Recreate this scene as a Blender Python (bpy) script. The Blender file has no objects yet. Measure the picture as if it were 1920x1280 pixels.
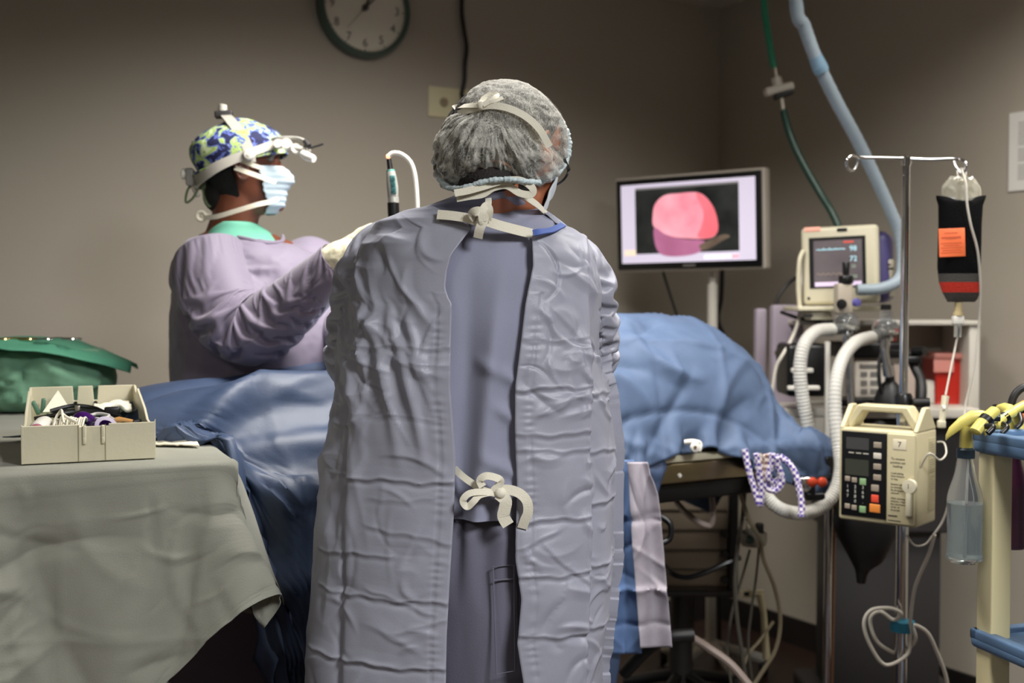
import bpy, math, random
import numpy as np
from mathutils import Vector, Matrix, Euler, noise as mnoise
random.seed(7); np.random.seed(7)
PI = math.pi
SC = bpy.context.scene
COL = SC.collection

# ------------------------------------------------------------------ camera
FPX = 2150.0; CAMZ = 1.40; PITCH = math.radians(1.87)
cam_d = bpy.data.cameras.new('camera'); cam = bpy.data.objects.new('camera', cam_d); COL.objects.link(cam)
cam.location = (0, 0, CAMZ); cam.rotation_euler = (PI/2-PITCH, 0, 0)
cam_d.sensor_width = 36; cam_d.lens = FPX/1920*36; cam_d.clip_start = .05
cam_d.dof.use_dof = True; cam_d.dof.focus_distance = 2.0; cam_d.dof.aperture_fstop = 3.2
SC.camera = cam

# ------------------------------------------------------------------ world, light, exposure
w = bpy.data.worlds.new('world'); SC.world = w; w.use_nodes = True
w.node_tree.nodes['Background'].inputs[0].default_value = (.8, .8, .9, 1)
w.node_tree.nodes['Background'].inputs[1].default_value = .03
SC.view_settings.view_transform = 'Standard'; SC.view_settings.look = 'None'
SC.view_settings.gamma = 1; SC.view_settings.use_curve_mapping = False
SC.view_settings.exposure = 0.68
def area(name, loc, target, sx, sy, power, col, spread=180):
    l = bpy.data.lights.new(name, 'AREA'); l.shape = 'RECTANGLE'; l.size = sx; l.size_y = sy
    l.energy = power; l.color = col; l.spread = math.radians(spread)
    o = bpy.data.objects.new(name, l); COL.objects.link(o); o.location = loc
    d = Vector(target)-Vector(loc); o.rotation_euler = d.to_track_quat('-Z', 'Y').to_euler()
    return o
LIGHTS = [
 ('lamp_light_over_table',  (.0, 2.65, 2.64), (-.35, 3.65, 0), .55, 1.1, 33, (1, .96, .90), 122),
 ('lamp_light_by_camera',   (1.12, .35, 2.66), (.80, .85, 0), .6, 1.2, 80, (.97, .98, 1), 148),
 ('lamp_light_right',       (1.42, 2.75, 2.66), (1.50, 2.95, 0), .5, .9, 21, (1, .96, .90), 138),
 ('lamp_light_rear',        (-1.3, -.2, 2.66), (-1.2, 0, 0), .6, 1.2, 15, (1, .99, .93), 150),
]
for L in LIGHTS: area(*L)

# ------------------------------------------------------------------ helpers
_cp, _sp = math.cos(PITCH), math.sin(PITCH)
def at(px, py, Y):
    "point of the place at distance Y into the room seen at that spot of the photograph"
    a = (px-960)/FPX; b = (640-py)/FPX
    d = Vector((a, b*_sp+_cp, b*_cp-_sp)); return Vector((d.x/d.y*Y, Y, CAMZ+d.z/d.y*Y))
def ats(l): return [at(*p) for p in l]

def s2l(c):
    return tuple(((x/255)/12.92 if x/255 <= .04045 else (((x/255)+.055)/1.055)**2.4) for x in c)
MATS = {}
def mat(name, rgb, rough=.6, metal=0, bump=None, vary=None, emit=0, alpha=1, trans=0, sheen=0, sss=0, spec=None, coat=0, ior=None, wave=None):
    "rgb in 0..255; bump=(scale,strength[,detail]); vary=(scale, rgb2[,contrast])"
    if name in MATS: return MATS[name]
    m = bpy.data.materials.new(name); m.use_nodes = True; nt = m.node_tree; N = nt.nodes; L = nt.links
    p = N['Principled BSDF']; c = s2l(rgb)+(1,)
    p.inputs['Base Color'].default_value = c; p.inputs['Roughness'].default_value = rough
    p.inputs['Metallic'].default_value = metal
    if spec is not None: p.inputs['Specular IOR Level'].default_value = spec
    if trans: p.inputs['Transmission Weight'].default_value = trans
    if ior: p.inputs['IOR'].default_value = ior
    if sheen: p.inputs['Sheen Weight'].default_value = sheen; p.inputs['Sheen Roughness'].default_value = .5
    if sss:
        p.inputs['Subsurface Weight'].default_value = sss; p.inputs['Subsurface Radius'].default_value = (.01, .004, .002)
    if coat: p.inputs['Coat Weight'].default_value = coat; p.inputs['Coat Roughness'].default_value = .1
    if alpha < 1: p.inputs['Alpha'].default_value = alpha
    tc = N.new('ShaderNodeTexCoord')
    if emit:
        p.inputs['Emission Color'].default_value = c; p.inputs['Emission Strength'].default_value = emit
    if vary:
        n = N.new('ShaderNodeTexNoise'); n.inputs['Scale'].default_value = vary[0]; n.inputs['Detail'].default_value = 5
        L.new(tc.outputs['Object'], n.inputs['Vector'])
        r = N.new('ShaderNodeValToRGB'); k = vary[2] if len(vary) > 2 else .2
        r.color_ramp.elements[0].position = .5-k; r.color_ramp.elements[1].position = .5+k
        r.color_ramp.elements[0].color = c; r.color_ramp.elements[1].color = s2l(vary[1])+(1,)
        L.new(n.outputs['Fac'], r.inputs['Fac']); L.new(r.outputs['Color'], p.inputs['Base Color'])
        if emit: L.new(r.outputs['Color'], p.inputs['Emission Color'])
    last = None
    def addbump(sock, strength, dist=.01):
        nonlocal last
        b = N.new('ShaderNodeBump'); b.inputs['Strength'].default_value = strength; b.inputs['Distance'].default_value = dist
        L.new(sock, b.inputs['Height'])
        if last: L.new(last, b.inputs['Normal'])
        last = b.outputs['Normal']; L.new(last, p.inputs['Normal'])
    if bump:
        n = N.new('ShaderNodeTexNoise'); n.inputs['Scale'].default_value = bump[0]
        n.inputs['Detail'].default_value = bump[2] if len(bump) > 2 else 4
        L.new(tc.outputs['Object'], n.inputs['Vector']); addbump(n.outputs['Fac'], bump[1])
    if wave:
        wv = N.new('ShaderNodeTexWave'); wv.inputs['Scale'].default_value = wave[0]; wv.bands_direction = wave[2] if len(wave) > 2 else 'X'
        L.new(tc.outputs['Object'], wv.inputs['Vector']); addbump(wv.outputs['Fac'], wave[1])
    MATS[name] = m; return m

class MB:
    def __init__(s): s.v = []; s.f = []
    def add(s, vs, fs):
        o = len(s.v); s.v += [Vector(v) for v in vs]; s.f += [tuple(i+o for i in f) for f in fs]; return s
    def box(s, c, d, R=None, bev=0):
        c = Vector(c); hx, hy, hz = d[0]/2, d[1]/2, d[2]/2
        if bev <= 0:
            vs = [Vector((x, y, z)) for x in (-hx, hx) for y in (-hy, hy) for z in (-hz, hz)]
            fs = [(0,1,3,2),(4,6,7,5),(0,4,5,1),(2,3,7,6),(0,2,6,4),(1,5,7,3)]
        else:
            b = min(bev, hx*.98, hy*.98, hz*.98); vs = []; fs = []
            rings = []
            K = 3
            def ring(z, off):
                r = []
                rr = b-off
                for qx, qy, a0 in ((1,1,0),(-1,1,90),(-1,-1,180),(1,-1,270)):
                    for k in range(K+1):
                        a = math.radians(a0+90*k/K)
                        r.append(Vector((qx*(hx-b)+math.cos(a)*rr, qy*(hy-b)+math.sin(a)*rr, z)))
                return r
            for k in range(K+1):
                a = PI/2*k/K; rings.append(ring(-hz+b-b*math.cos(a), b-b*math.sin(a)))
            for k in range(K+1):
                a = PI/2*k/K; rings.append(ring(hz-b+b*math.sin(a), b-b*math.cos(a)))
            n = 4*(K+1)
            for r in rings: vs += r
            for i in range(len(rings)-1):
                for j in range(n): fs.append((i*n+j, i*n+(j+1) % n, (i+1)*n+(j+1) % n, (i+1)*n+j))
            fs.append(tuple(range(n-1, -1, -1))); fs.append(tuple((len(rings)-1)*n+j for j in range(n)))
        if R is not None: vs = [R @ v for v in vs]
        return s.add([v+c for v in vs], fs)
    def tube(s, pts, r, n=10, caps=True, closed=False, sq=1):
        pts = [Vector(p) for p in pts]; m = len(pts)
        rs = r if isinstance(r, (list, tuple)) else [r]*m
        T = []
        for i in range(m):
            a = pts[(i-1) % m] if (i or closed) else pts[0]; b = pts[(i+1) % m] if (i < m-1 or closed) else pts[-1]
            t = (b-a); T.append(t.normalized() if t.length > 1e-9 else Vector((0,0,1)))
        up = Vector((0,0,1)) if abs(T[0].z) < .9 else Vector((1,0,0))
        nrm = T[0].cross(up).normalized(); vs = []; 
        for i in range(m):
            if i:
                q = T[i-1].rotation_difference(T[i]); nrm = q @ nrm; nrm = (nrm-T[i]*nrm.dot(T[i])).normalized()
            bn = T[i].cross(nrm)
            for k in range(n):
                a = 2*PI*k/n; vs.append(pts[i]+(nrm*math.cos(a)+bn*math.sin(a)*sq)*rs[i])
        fs = []
        for i in range(m if closed else m-1):
            i2 = (i+1) % m
            for k in range(n): fs.append((i*n+k, i*n+(k+1) % n, i2*n+(k+1) % n, i2*n+k))
        if caps and not closed:
            fs.append(tuple(range(n-1, -1, -1))); fs.append(tuple((m-1)*n+k for k in range(n)))
        return s.add(vs, fs)
    def cyl(s, a, b, r, r2=None, n=20):
        return s.tube([a, b], [r, r if r2 is None else r2], n)
    def lathe(s, c, prof, n=28, axis=(0,0,1), arc=None):
        c = Vector(c); q = Vector((0,0,1)).rotation_difference(Vector(axis).normalized()); vs = []; fs = []; m = len(prof)
        for (r, h) in prof:
            for k in range(n):
                a = 2*PI*k/n; vs.append(c+q @ Vector((r*math.cos(a), r*math.sin(a), h)))
        for i in range(m-1):
            for k in range(n): fs.append((i*n+k, i*n+(k+1) % n, (i+1)*n+(k+1) % n, (i+1)*n+k))
        if prof[0][0] > 1e-5: fs.append(tuple(range(n-1, -1, -1)))
        if prof[-1][0] > 1e-5: fs.append(tuple((m-1)*n+k for k in range(n)))
        return s.add(vs, fs)
    def ell(s, c, r, R=None, nu=20, nv=12):
        c = Vector(c); r = (r, r, r) if isinstance(r, (int, float)) else r; vs = []; fs = []
        for i in range(1, nv):
            p = PI*i/nv
            for k in range(nu):
                a = 2*PI*k/nu; v = Vector((r[0]*math.sin(p)*math.cos(a), r[1]*math.sin(p)*math.sin(a), r[2]*math.cos(p)))
                vs.append(v)
        vs.append(Vector((0,0,r[2]))); vs.append(Vector((0,0,-r[2]))); t = len(vs)-2
        for i in range(nv-2):
            for k in range(nu): fs.append((i*nu+k, (i+1)*nu+k, (i+1)*nu+(k+1) % nu, i*nu+(k+1) % nu))
        for k in range(nu):
            fs.append((t, k, (k+1) % nu)); fs.append((t+1, (nv-2)*nu+(k+1) % nu, (nv-2)*nu+k))
        if R is not None: vs = [R @ v for v in vs]
        return s.add([v+c for v in vs], fs)
    def cap(s, a, b, r0, r1, n=16):
        "tapered capsule"
        a = Vector(a); b = Vector(b); s.tube([a, b], [r0, r1], n); s.ell(a, r0, None, n, 8); s.ell(b, r1, None, n, 8); return s
    def prism(s, poly, h, M=None):
        "poly in xy extruded +z by h, then placed by M"
        n = len(poly); vs = [Vector((p[0], p[1], 0)) for p in poly]+[Vector((p[0], p[1], h)) for p in poly]
        fs = [tuple(range(n-1, -1, -1)), tuple(range(n, 2*n))]+[(i, (i+1) % n, n+(i+1) % n, n+i) for i in range(n)]
        if M is not None: vs = [M @ v for v in vs]
        return s.add(vs, fs)
    def grid(s, P, closed=False):
        "P: array (n,m,3)"
        n, m = P.shape[:2]; vs = [Vector(p) for p in P.reshape(-1, 3)]; fs = []
        for i in range(n-1):
            for j in range(m if closed else m-1):
                j2 = (j+1) % m; fs.append((i*m+j, i*m+j2, (i+1)*m+j2, (i+1)*m+j))
        return s.add(vs, fs)
    def ribbon(s, pts, wd, nrm, th=.0012, twist=None):
        "flat tape along pts; nrm = facing direction(s)"
        pts = [Vector(p) for p in pts]; m = len(pts); vs = []; fs = []
        for i in range(m):
            t = (pts[min(i+1, m-1)]-pts[max(i-1, 0)]).normalized()
            nn = Vector(nrm[i] if isinstance(nrm, list) else nrm); nn = (nn-t*nn.dot(t)).normalized()
            if twist: nn = Matrix.Rotation(twist[i], 3, t) @ nn
            b = t.cross(nn); w_ = wd[i] if isinstance(wd, (list, tuple)) else wd
            for sx, sy in ((-1,-1),(1,-1),(1,1),(-1,1)): vs.append(pts[i]+b*w_/2*sx+nn*th/2*sy)
        for i in range(m-1):
            for k in range(4): fs.append((i*4+k, i*4+(k+1) % 4, i*4+4+(k+1) % 4, i*4+4+k))
        fs.append((3,2,1,0)); fs.append(tuple((m-1)*4+k for k in range(4)))
        return s.add(vs, fs)
    def xf(s, M, start=0):
        for i in range(start, len(s.v)): s.v[i] = M @ s.v[i]
        return s

def smooth_path(pts, k=8, closed=False):
    "Catmull-Rom through pts"
    P = [Vector(p) for p in pts]; n = len(P); out = []
    rng = range(n if closed else n-1)
    for i in rng:
        p0 = P[(i-1) % n] if (closed or i > 0) else P[0]; p1 = P[i]; p2 = P[(i+1) % n]
        p3 = P[(i+2) % n] if (closed or i+2 < n) else P[-1]
        for j in range(k):
            t = j/k; out.append(.5*((2*p1)+(-p0+p2)*t+(2*p0-5*p1+4*p2-p3)*t*t+(-p0+3*p1-3*p2+p3)*t**3))
    if not closed: out.append(P[-1])
    return out

ORG = {}
def _inv(o):
    while o is not None:
        if o.name in ORG: return ORG[o.name]
        o = o.parent
    return None
def setp(o, label=None, cat=None, group=None, kind=None):
    if label: o['label'] = label
    if cat: o['category'] = cat
    if group: o['group'] = group
    if kind: o['kind'] = kind
    return o
def thing(name, label, cat, loc=(0,0,0), rotz=0, group=None, world=True):
    o = bpy.data.objects.new(name, None); COL.objects.link(o); o.empty_display_size = .05
    o.location = loc; o.rotation_euler = (0, 0, rotz); setp(o, label, cat, group)
    M = Matrix.Translation(Vector(loc)) @ Matrix.Rotation(rotz, 4, 'Z')
    ORG[o.name] = M.inverted() if world else None
    return o
def obj(name, mb, m, parent=None, smooth=40, label=None, cat=None, group=None, kind=None, sub=0, bev=0, solid=0, remesh=0, smoothit=0):
    me = bpy.data.meshes.new(name)
    vs = mb.v
    if parent is not None:
        I = _inv(parent)
        if I is not None: vs = [I @ v for v in vs]
    elif cat is not None and kind is None and len(vs):
        pass
    off = Vector((0, 0, 0))
    if parent is None and kind is None:
        n = len(vs); zs = min(v.z for v in vs)
        off = Vector((sum(v.x for v in vs)/n, sum(v.y for v in vs)/n, zs)); vs = [v-off for v in vs]
    me.from_pydata([tuple(v) for v in vs], [], mb.f); me.validate()
    o = bpy.data.objects.new(name, me); COL.objects.link(o); o.location = off
    if m: me.materials.append(m)
    if parent is not None: o.parent = parent
    if smooth:
        me.polygons.foreach_set('use_smooth', [True]*len(me.polygons))
        if smooth < 180: me.set_sharp_from_angle(angle=math.radians(smooth))
    if remesh:
        r = o.modifiers.new('r', 'REMESH'); r.mode = 'VOXEL'; r.voxel_size = remesh; r.use_smooth_shade = True
    if smoothit:
        r = o.modifiers.new('s', 'SMOOTH'); r.iterations = smoothit; r.factor = .5
    if sub:
        r = o.modifiers.new('u', 'SUBSURF'); r.levels = sub; r.render_levels = sub
    if bev:
        r = o.modifiers.new('b', 'BEVEL'); r.width = bev; r.segments = 2; r.limit_method = 'ANGLE'
    if solid:
        r = o.modifiers.new('t', 'SOLIDIFY'); r.thickness = solid; r.offset = 0
    setp(o, label, cat, group, kind); return o

def textmb(mb, s, size, M, ext=.0003, align='CENTER'):
    c = bpy.data.curves.new('t', 'FONT'); c.body = s; c.size = size; c.align_x = align; c.align_y = 'CENTER'; c.extrude = ext; c.resolution_u = 3
    o = bpy.data.objects.new('t', c); me = bpy.data.meshes.new_from_object(o)
    mb.add([M @ v.co for v in me.vertices], [tuple(p.vertices) for p in me.polygons])
    bpy.data.objects.remove(o); bpy.data.curves.remove(c); bpy.data.meshes.remove(me); return mb

# ---- vectorised cloth relaxation (position based), grid topology
def cloth(P, L2=None, su=1., sv=1., pin=None, coll=None, steps=100, iters=6, g=.002, bend=.15, jit=.002, damp=.97, seed=1):
    """P (n,m,3) start; L2: flat coordinates (n,m,2|3) that give the rest lengths (default P itself)
    su, sv: rest-length factors along columns / rows (scalars or (n,m) arrays)"""
    rs = np.random.RandomState(seed); P = P.astype(float).copy(); F = P.copy() if L2 is None else L2
    n, m = P.shape[:2]; P0 = P.copy()
    su = np.broadcast_to(np.asarray(su, float), (n, m)); sv = np.broadcast_to(np.asarray(sv, float), (n, m)); sd = (su+sv)/2
    nz = rs.randn(n, m, 3)*jit
    for _ in range(2):
        nz[1:-1] = (nz[:-2]+nz[2:]+nz[1:-1])/2; nz[:, 1:-1] = (nz[:, :-2]+nz[:, 2:]+nz[:, 1:-1])/2
    if pin is not None: nz[pin] = 0
    P += nz
    G = []
    def grp(a, b, k, sc):
        L = np.linalg.norm(F[b]-F[a], axis=-1)*.5*(sc[a]+sc[b]); G.append((a, b, L, k))
    S = slice
    for st in (0, 1):
        e = m-1; a = (S(None), S(st, e, 2)); b = (S(None), S(st+1, None, 2)); grp(a, b, 1, su)
        a = (S(st, n-1, 2), S(None)); b = (S(st+1, None, 2), S(None)); grp(a, b, 1, sv)
    for st in (0, 1):
        a = (S(st, n-1, 2), S(0, m-1)); b = (S(st+1, None, 2), S(1, m)); grp(a, b, .5, sd)
        a = (S(st, n-1, 2), S(1, m)); b = (S(st+1, None, 2), S(0, m-1)); grp(a, b, .5, sd)
    for q in (2, 4):
        for st in range(2*q):
            if (st % (2*q)) < q:
                pass
        for st in range(q):
            for par in (0, q):
                s0 = st+par
                if s0+q < m:
                    cnt = len(range(s0+q, m, 2*q)); a = (S(None), S(s0, s0+2*q*cnt-q, 2*q)); b = (S(None), S(s0+q, None, 2*q)); grp(a, b, bend if q == 2 else bend*.5, su)
                if s0+q < n:
                    cnt = len(range(s0+q, n, 2*q)); a = (S(s0, s0+2*q*cnt-q, 2*q), S(None)); b = (S(s0+q, None, 2*q), S(None)); grp(a, b, bend if q == 2 else bend*.5, sv)
    V = np.zeros_like(P); gv = np.array([0, 0, -g])
    for s in range(steps):
        V = V*damp+gv; Q = P+V
        if pin is not None: Q[pin] = P0[pin]
        for it in range(iters):
            for a, b, L, k in G:
                d = Q[b]-Q[a]; l = np.sqrt((d*d).sum(-1))+1e-9; c = (k*.5*(l-L)/l)[..., None]*d
                Q[a] += c; Q[b] -= c
            if pin is not None: Q[pin] = P0[pin]
        if coll is not None:
            Q2 = coll(Q); hit = np.abs(Q2-Q).sum(-1) > 1e-7
            Q2[hit, :2] = Q2[hit, :2]*.55+P[hit, :2]*.45
            Q = coll(Q2)
            if pin is not None: Q[pin] = P0[pin]
        V = np.clip(Q-P, -.02, .02); P = Q
    return P
def nrm_grid(P):
    du = np.gradient(P, axis=1); dv = np.gradient(P, axis=0); N = np.cross(du, dv); return N/(np.linalg.norm(N, axis=-1, keepdims=True)+1e-9)
def fbm(P, scale, seed=0, oct=3, ridged=False):
    "smooth lattice noise on an (...,3) array"
    out = 0; amp = 1; tot = 0
    rs = np.random.RandomState(seed); tab = rs.rand(32, 32, 32)
    Q = np.asarray(P)*scale
    for o in range(oct):
        i = np.floor(Q).astype(int); f = Q-i; f = f*f*(3-2*f); i &= 31; j = (i+1) & 31
        x0, y0, z0 = i[..., 0], i[..., 1], i[..., 2]; x1, y1, z1 = j[..., 0], j[..., 1], j[..., 2]; fx, fy, fz = f[..., 0], f[..., 1], f[..., 2]
        c00 = tab[x0,y0,z0]*(1-fx)+tab[x1,y0,z0]*fx; c10 = tab[x0,y1,z0]*(1-fx)+tab[x1,y1,z0]*fx
        c01 = tab[x0,y0,z1]*(1-fx)+tab[x1,y0,z1]*fx; c11 = tab[x0,y1,z1]*(1-fx)+tab[x1,y1,z1]*fx
        v = ((c00*(1-fy)+c10*fy)*(1-fz)+(c01*(1-fy)+c11*fy)*fz)*2-1
        if ridged: v = 1-2*np.abs(v)
        out = out+v*amp; tot += amp; amp *= .5; Q = Q*2.03+5.1
    return out/tot
def creases(A, B, n, seed, wid=(.002, .005), ln=(.04, .14), amp=.004, ang=None, box=None):
    "random sharp ridges on the flat coordinates A (u) and B (v), in metres"
    rs = np.random.RandomState(seed); H = np.zeros_like(A)
    a0, a1, b0, b1 = box if box else (A.min(), A.max(), B.min(), B.max())
    for k in range(n):
        ca = rs.uniform(a0, a1); cb = rs.uniform(b0, b1); th = rs.uniform(0, PI) if ang is None else rs.normal(*ang)
        l = rs.uniform(*ln); w_ = rs.uniform(*wid); s = rs.choice([-1, 1])*amp*rs.uniform(.4, 1)
        x = (A-ca)*math.cos(th)+(B-cb)*math.sin(th); y = -(A-ca)*math.sin(th)+(B-cb)*math.cos(th)
        y = y+.15*x*x/l*rs.uniform(-1, 1)*4
        H += s*np.exp(-np.abs(y)/w_)*np.exp(-(x/l)**2*2)
    return H
def kinks(A, B, n, seed, wid=(.008, .03), ln=(.03, .12), amp=.003, ang=None, box=None, curve=.5):
    "random folds with a sharp crest and flat flanks, metres"
    rs = np.random.RandomState(seed); H = np.zeros_like(A); a0, a1, b0, b1 = box if box else (A.min(), A.max(), B.min(), B.max())
    for k in range(n):
        ca = rs.uniform(a0, a1); cb = rs.uniform(b0, b1); th = rs.uniform(0, PI) if ang is None else rs.normal(*ang)
        l = rs.uniform(*ln); w_ = rs.uniform(*wid); w2 = w_*rs.uniform(.35, 1.6); s = rs.choice([-1, 1], p=[.35, .65])*amp*rs.uniform(.35, 1)*w_/wid[1]*1.3
        x = (A-ca)*math.cos(th)+(B-cb)*math.sin(th); y = -(A-ca)*math.sin(th)+(B-cb)*math.cos(th); y = y+rs.uniform(-curve, curve)*x*x/l
        tri = np.where(y > 0, np.clip(1-y/w_, 0, 1), np.clip(1+y/w2, 0, 1)); H += s*(.55*tri+.45*tri**2)*np.clip(1-(x/l)**2, 0, 1)**1.2
    return H
def shift(P, H): return P+nrm_grid(P)*H[..., None]
# ------------------------------------------------------------------ materials
M_wall = mat('wall_paint', (168, 160, 147), .75, bump=(90, .06), vary=(1.2, (164, 156, 142)))
M_ceil = mat('ceiling_paint', (190, 180, 168), .8, bump=(60, .05))
M_floor = mat('floor_vinyl', (62, 42, 34), .45, vary=(7, (48, 34, 28)), bump=(30, .05))
M_base = mat('baseboard_vinyl', (26, 22, 21), .5)
M_cream = mat('cream_plastic', (205, 198, 172), .45, bump=(120, .03))
M_cream2 = mat('beige_plastic', (183, 173, 140), .45, bump=(160, .06))
M_pumpc = mat('pump_beige', (196, 186, 150), .42, bump=(200, .05))
M_white = mat('white_plastic', (222, 218, 208), .4)
M_offw = mat('off_white_enamel', (205, 200, 190), .4, vary=(5, (192, 186, 174)))
M_black = mat('black_rubber', (18, 18, 19), .5)
M_blackp = mat('black_plastic', (12, 12, 13), .35)
M_dark = mat('dark_grey_plastic', (52, 50, 50), .5)
M_chrome = mat('chrome', (205, 205, 205), .12, 1)
M_steel = mat('brushed_steel', (165, 158, 145), .32, 1, bump=(200, .03))
M_wht_fab = mat('white_tie_fabric', (232, 226, 206), .85, bump=(400, .15), sheen=.2)
M_clear = mat('clear_plastic', (225, 228, 228), .08, trans=.92, ior=1.3)
M_hose = mat('translucent_hose', (205, 203, 196), .35, trans=.25, ior=1.3)
M_line = mat('clear_line_tubing', (214, 208, 196), .3, trans=.2, ior=1.3)

# ------------------------------------------------------------------ room shell
C0 = Vector((.913, 5.10)); RA = Vector((-.858, -.514)); RB = Vector((.514, -.858)); RH = 2.70
ROT = math.atan2(.514, .858)
def room(a, b, z): 
    p = C0+RA*a+RB*b; return Vector((p.x, p.y, z))
def slab(name, a0, a1, b0, b1, z0, z1, m, kind='structure'):
    mb = MB(); c = room((a0+a1)/2, (b0+b1)/2, (z0+z1)/2)
    mb.box(c, (abs(a1-a0), abs(b1-b0), z1-z0), Matrix.Rotation(ROT, 3, 'Z')); return obj(name, mb, m, None, 0, kind=kind)
RW, RD = 5.6, 5.8
slab('floor', -.2, RW+.2, -.2, RD+.2, -.12, 0, M_floor)
slab('ceiling', -.2, RW+.2, -.2, RD+.2, RH, RH+.12, M_ceil)
slab('wall_back', -.12, RW+.12, -.12, 0, 0, RH, M_wall)
slab('wall_right', -.12, 0, 0, RD, 0, RH, M_wall)
slab('wall_left', RW, RW+.12, 0, RD, 0, RH, M_wall)
slab('wall_front', -.12, RW+.12, RD, RD+.12, 0, RH, M_wall)
slab('baseboard_back', .012, RW, 0, .012, 0, .11, M_base)
slab('baseboard_right', 0, .012, 0, RD, 0, .11, M_base)

def wallpt(px, py, wall, off=0):
    "point of the back or right wall seen at px,py, lifted off it by off"
    d = at(px, py, 1.0)-Vector((0, 0, CAMZ))
    n = RB if wall == 'back' else RA
    c = C0+n*off
    t = (c.x*n.x+c.y*n.y)/(d.x*n.x+d.y*n.y)
    return Vector((d.x*t, d.y*t, CAMZ+d.z*t))
RZ = Matrix.Rotation(ROT, 3, 'Z')
def wallM(p):   # local x along back wall (rightwards), y up, z out of wall
    X = Vector((-RA.x, -RA.y, 0)); Z = Vector((RB.x, RB.y, 0)); Y = Vector((0, 0, 1))
    M = Matrix(((X.x, Y.x, Z.x, p.x), (X.y, Y.y, Z.y, p.y), (X.z, Y.z, Z.z, p.z), (0, 0, 0, 1))); return M
def wallMR(p):  # right wall: x along wall towards the camera (rightwards in view), z out of wall
    X = Vector((RB.x, RB.y, 0)); Z = Vector((RA.x, RA.y, 0)); Y = Vector((0, 0, 1))
    return Matrix(((X.x, Y.x, Z.x, p.x), (X.y, Y.y, Z.y, p.y), (X.z, Y.z, Z.z, p.z), (0, 0, 0, 1)))

# ------------------------------------------------------------------ clock
cp = wallpt(678, 18, 'back', 0.0)
CR = (wallpt(762, 30, 'back').xy-wallpt(594, 30, 'back').xy).length/2
ck = thing('wall_clock', 'round white wall clock with a dark green rim above the surgeons', 'clock', cp)
Mc = wallM(cp)
mb = MB().lathe((0,0,0), [(CR*.9, .002), (CR*1.0, .004), (CR*1.03, .02), (CR*1.0, .045), (CR*.955, .055), (CR*.905, .046), (CR*.9, .03)], 64); mb.xf(Mc)
obj('rim', mb, mat('clock_rim', (74, 92, 84), .35), ck)
mb = MB().lathe((0,0,0), [(0, .028), (CR*.905, .028), (CR*.905, .031), (0, .031)], 64); mb.xf(Mc)
obj('clock_face', mb, mat('clock_face', (218, 212, 196), .6), ck)
M_num = mat('clock_ink', (58, 54, 50), .6)
for h in range(1, 13):
    a = PI/2-h*PI/6; mb = textmb(MB(), str(h), CR*.24, Mc @ Matrix.Translation((math.cos(a)*CR*.72, math.sin(a)*CR*.72, .0318)))
    obj('numeral', mb, M_num, ck, 0)
mb = MB()
for k in range(60):
    a = k*PI/30; big = k % 5 == 0
    mb.box((0,0,0), (.004 if big else .0018, CR*(.05 if big else .025), .0006))
    mb.xf(Mc @ Matrix.Rotation(a, 4, 'Z') @ Matrix.Translation((0, CR*.86, .0315)), len(mb.v)-8)
obj('minute_marks', mb, M_num, ck, 0)
def hand(nm, ang, ln, wd, z, m):
    mb = MB(); mb.prism([(-wd, -ln*.15), (wd, -ln*.15), (wd*.5, ln), (-wd*.5, ln)], .0012, Mc @ Matrix.Rotation(-math.radians(ang), 4, 'Z') @ Matrix.Translation((0, 0, z)))
    obj(nm, mb, m, ck, 0)
hand('hour_hand', 30*12.75, CR*.5, .0045, .034, M_num); hand('minute_hand', 45, CR*.72, .0035, .036, M_num); hand('second_hand', 222, CR*.62, .0012, .038, M_num)
obj('hub', MB().lathe((0,0,0), [(.011, .033), (.011, .04), (0, .042)], 20).xf(Mc), M_num, ck)

# ------------------------------------------------------------------ outlet and cord
p = wallpt(846, 194, 'back'); Mo = wallM(p)
ot = thing('wall_outlet', 'ivory wall outlet plate beside the capped head, black plug in it', 'outlet', p)
obj('plate', MB().box((0,0,.004), (.2, .115, .008), bev=.003).xf(Mo), mat('ivory_plate', (205, 196, 160), .4), ot)
for sx in (-.035, .045):
    mb = MB().lathe((sx, 0, 0), [(.0, .008), (.019, .008), (.019, .0095), (0, .0095)], 24)
    sk = obj('socket', mb.xf(Mo), mat('ivory_socket', (150, 136, 108), .4), ot)
    mb = MB()
    for dx in (-.006, .006): mb.box((sx+dx, .004, .0097), (.0025, .008, .001))
    mb.lathe((sx, -.009, .0092), [(0, 0), (.003, 0), (.003, .001), (0, .001)], 10)
    obj('slot', mb.xf(Mo), M_blackp, sk)
pc = thing('power_cord', 'black power cord running down the wall into the ivory outlet', 'cord', p)
mb = MB().box((.045, 0, .03), (.035, .04, .042), bev=.008).xf(Mo); obj('plug', mb, M_black, pc)
q = [Mo @ Vector((.045, .02, .035))]+[wallpt(x, y, 'back', .018) for x, y in ((866, 178), (871, 150), (872, 120), (875, 88), (870, 55), (866, 20), (867, -20), (868, -60))]
obj('cord', MB().tube(smooth_path(q, 8), .0085, 10), M_black, pc)

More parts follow.
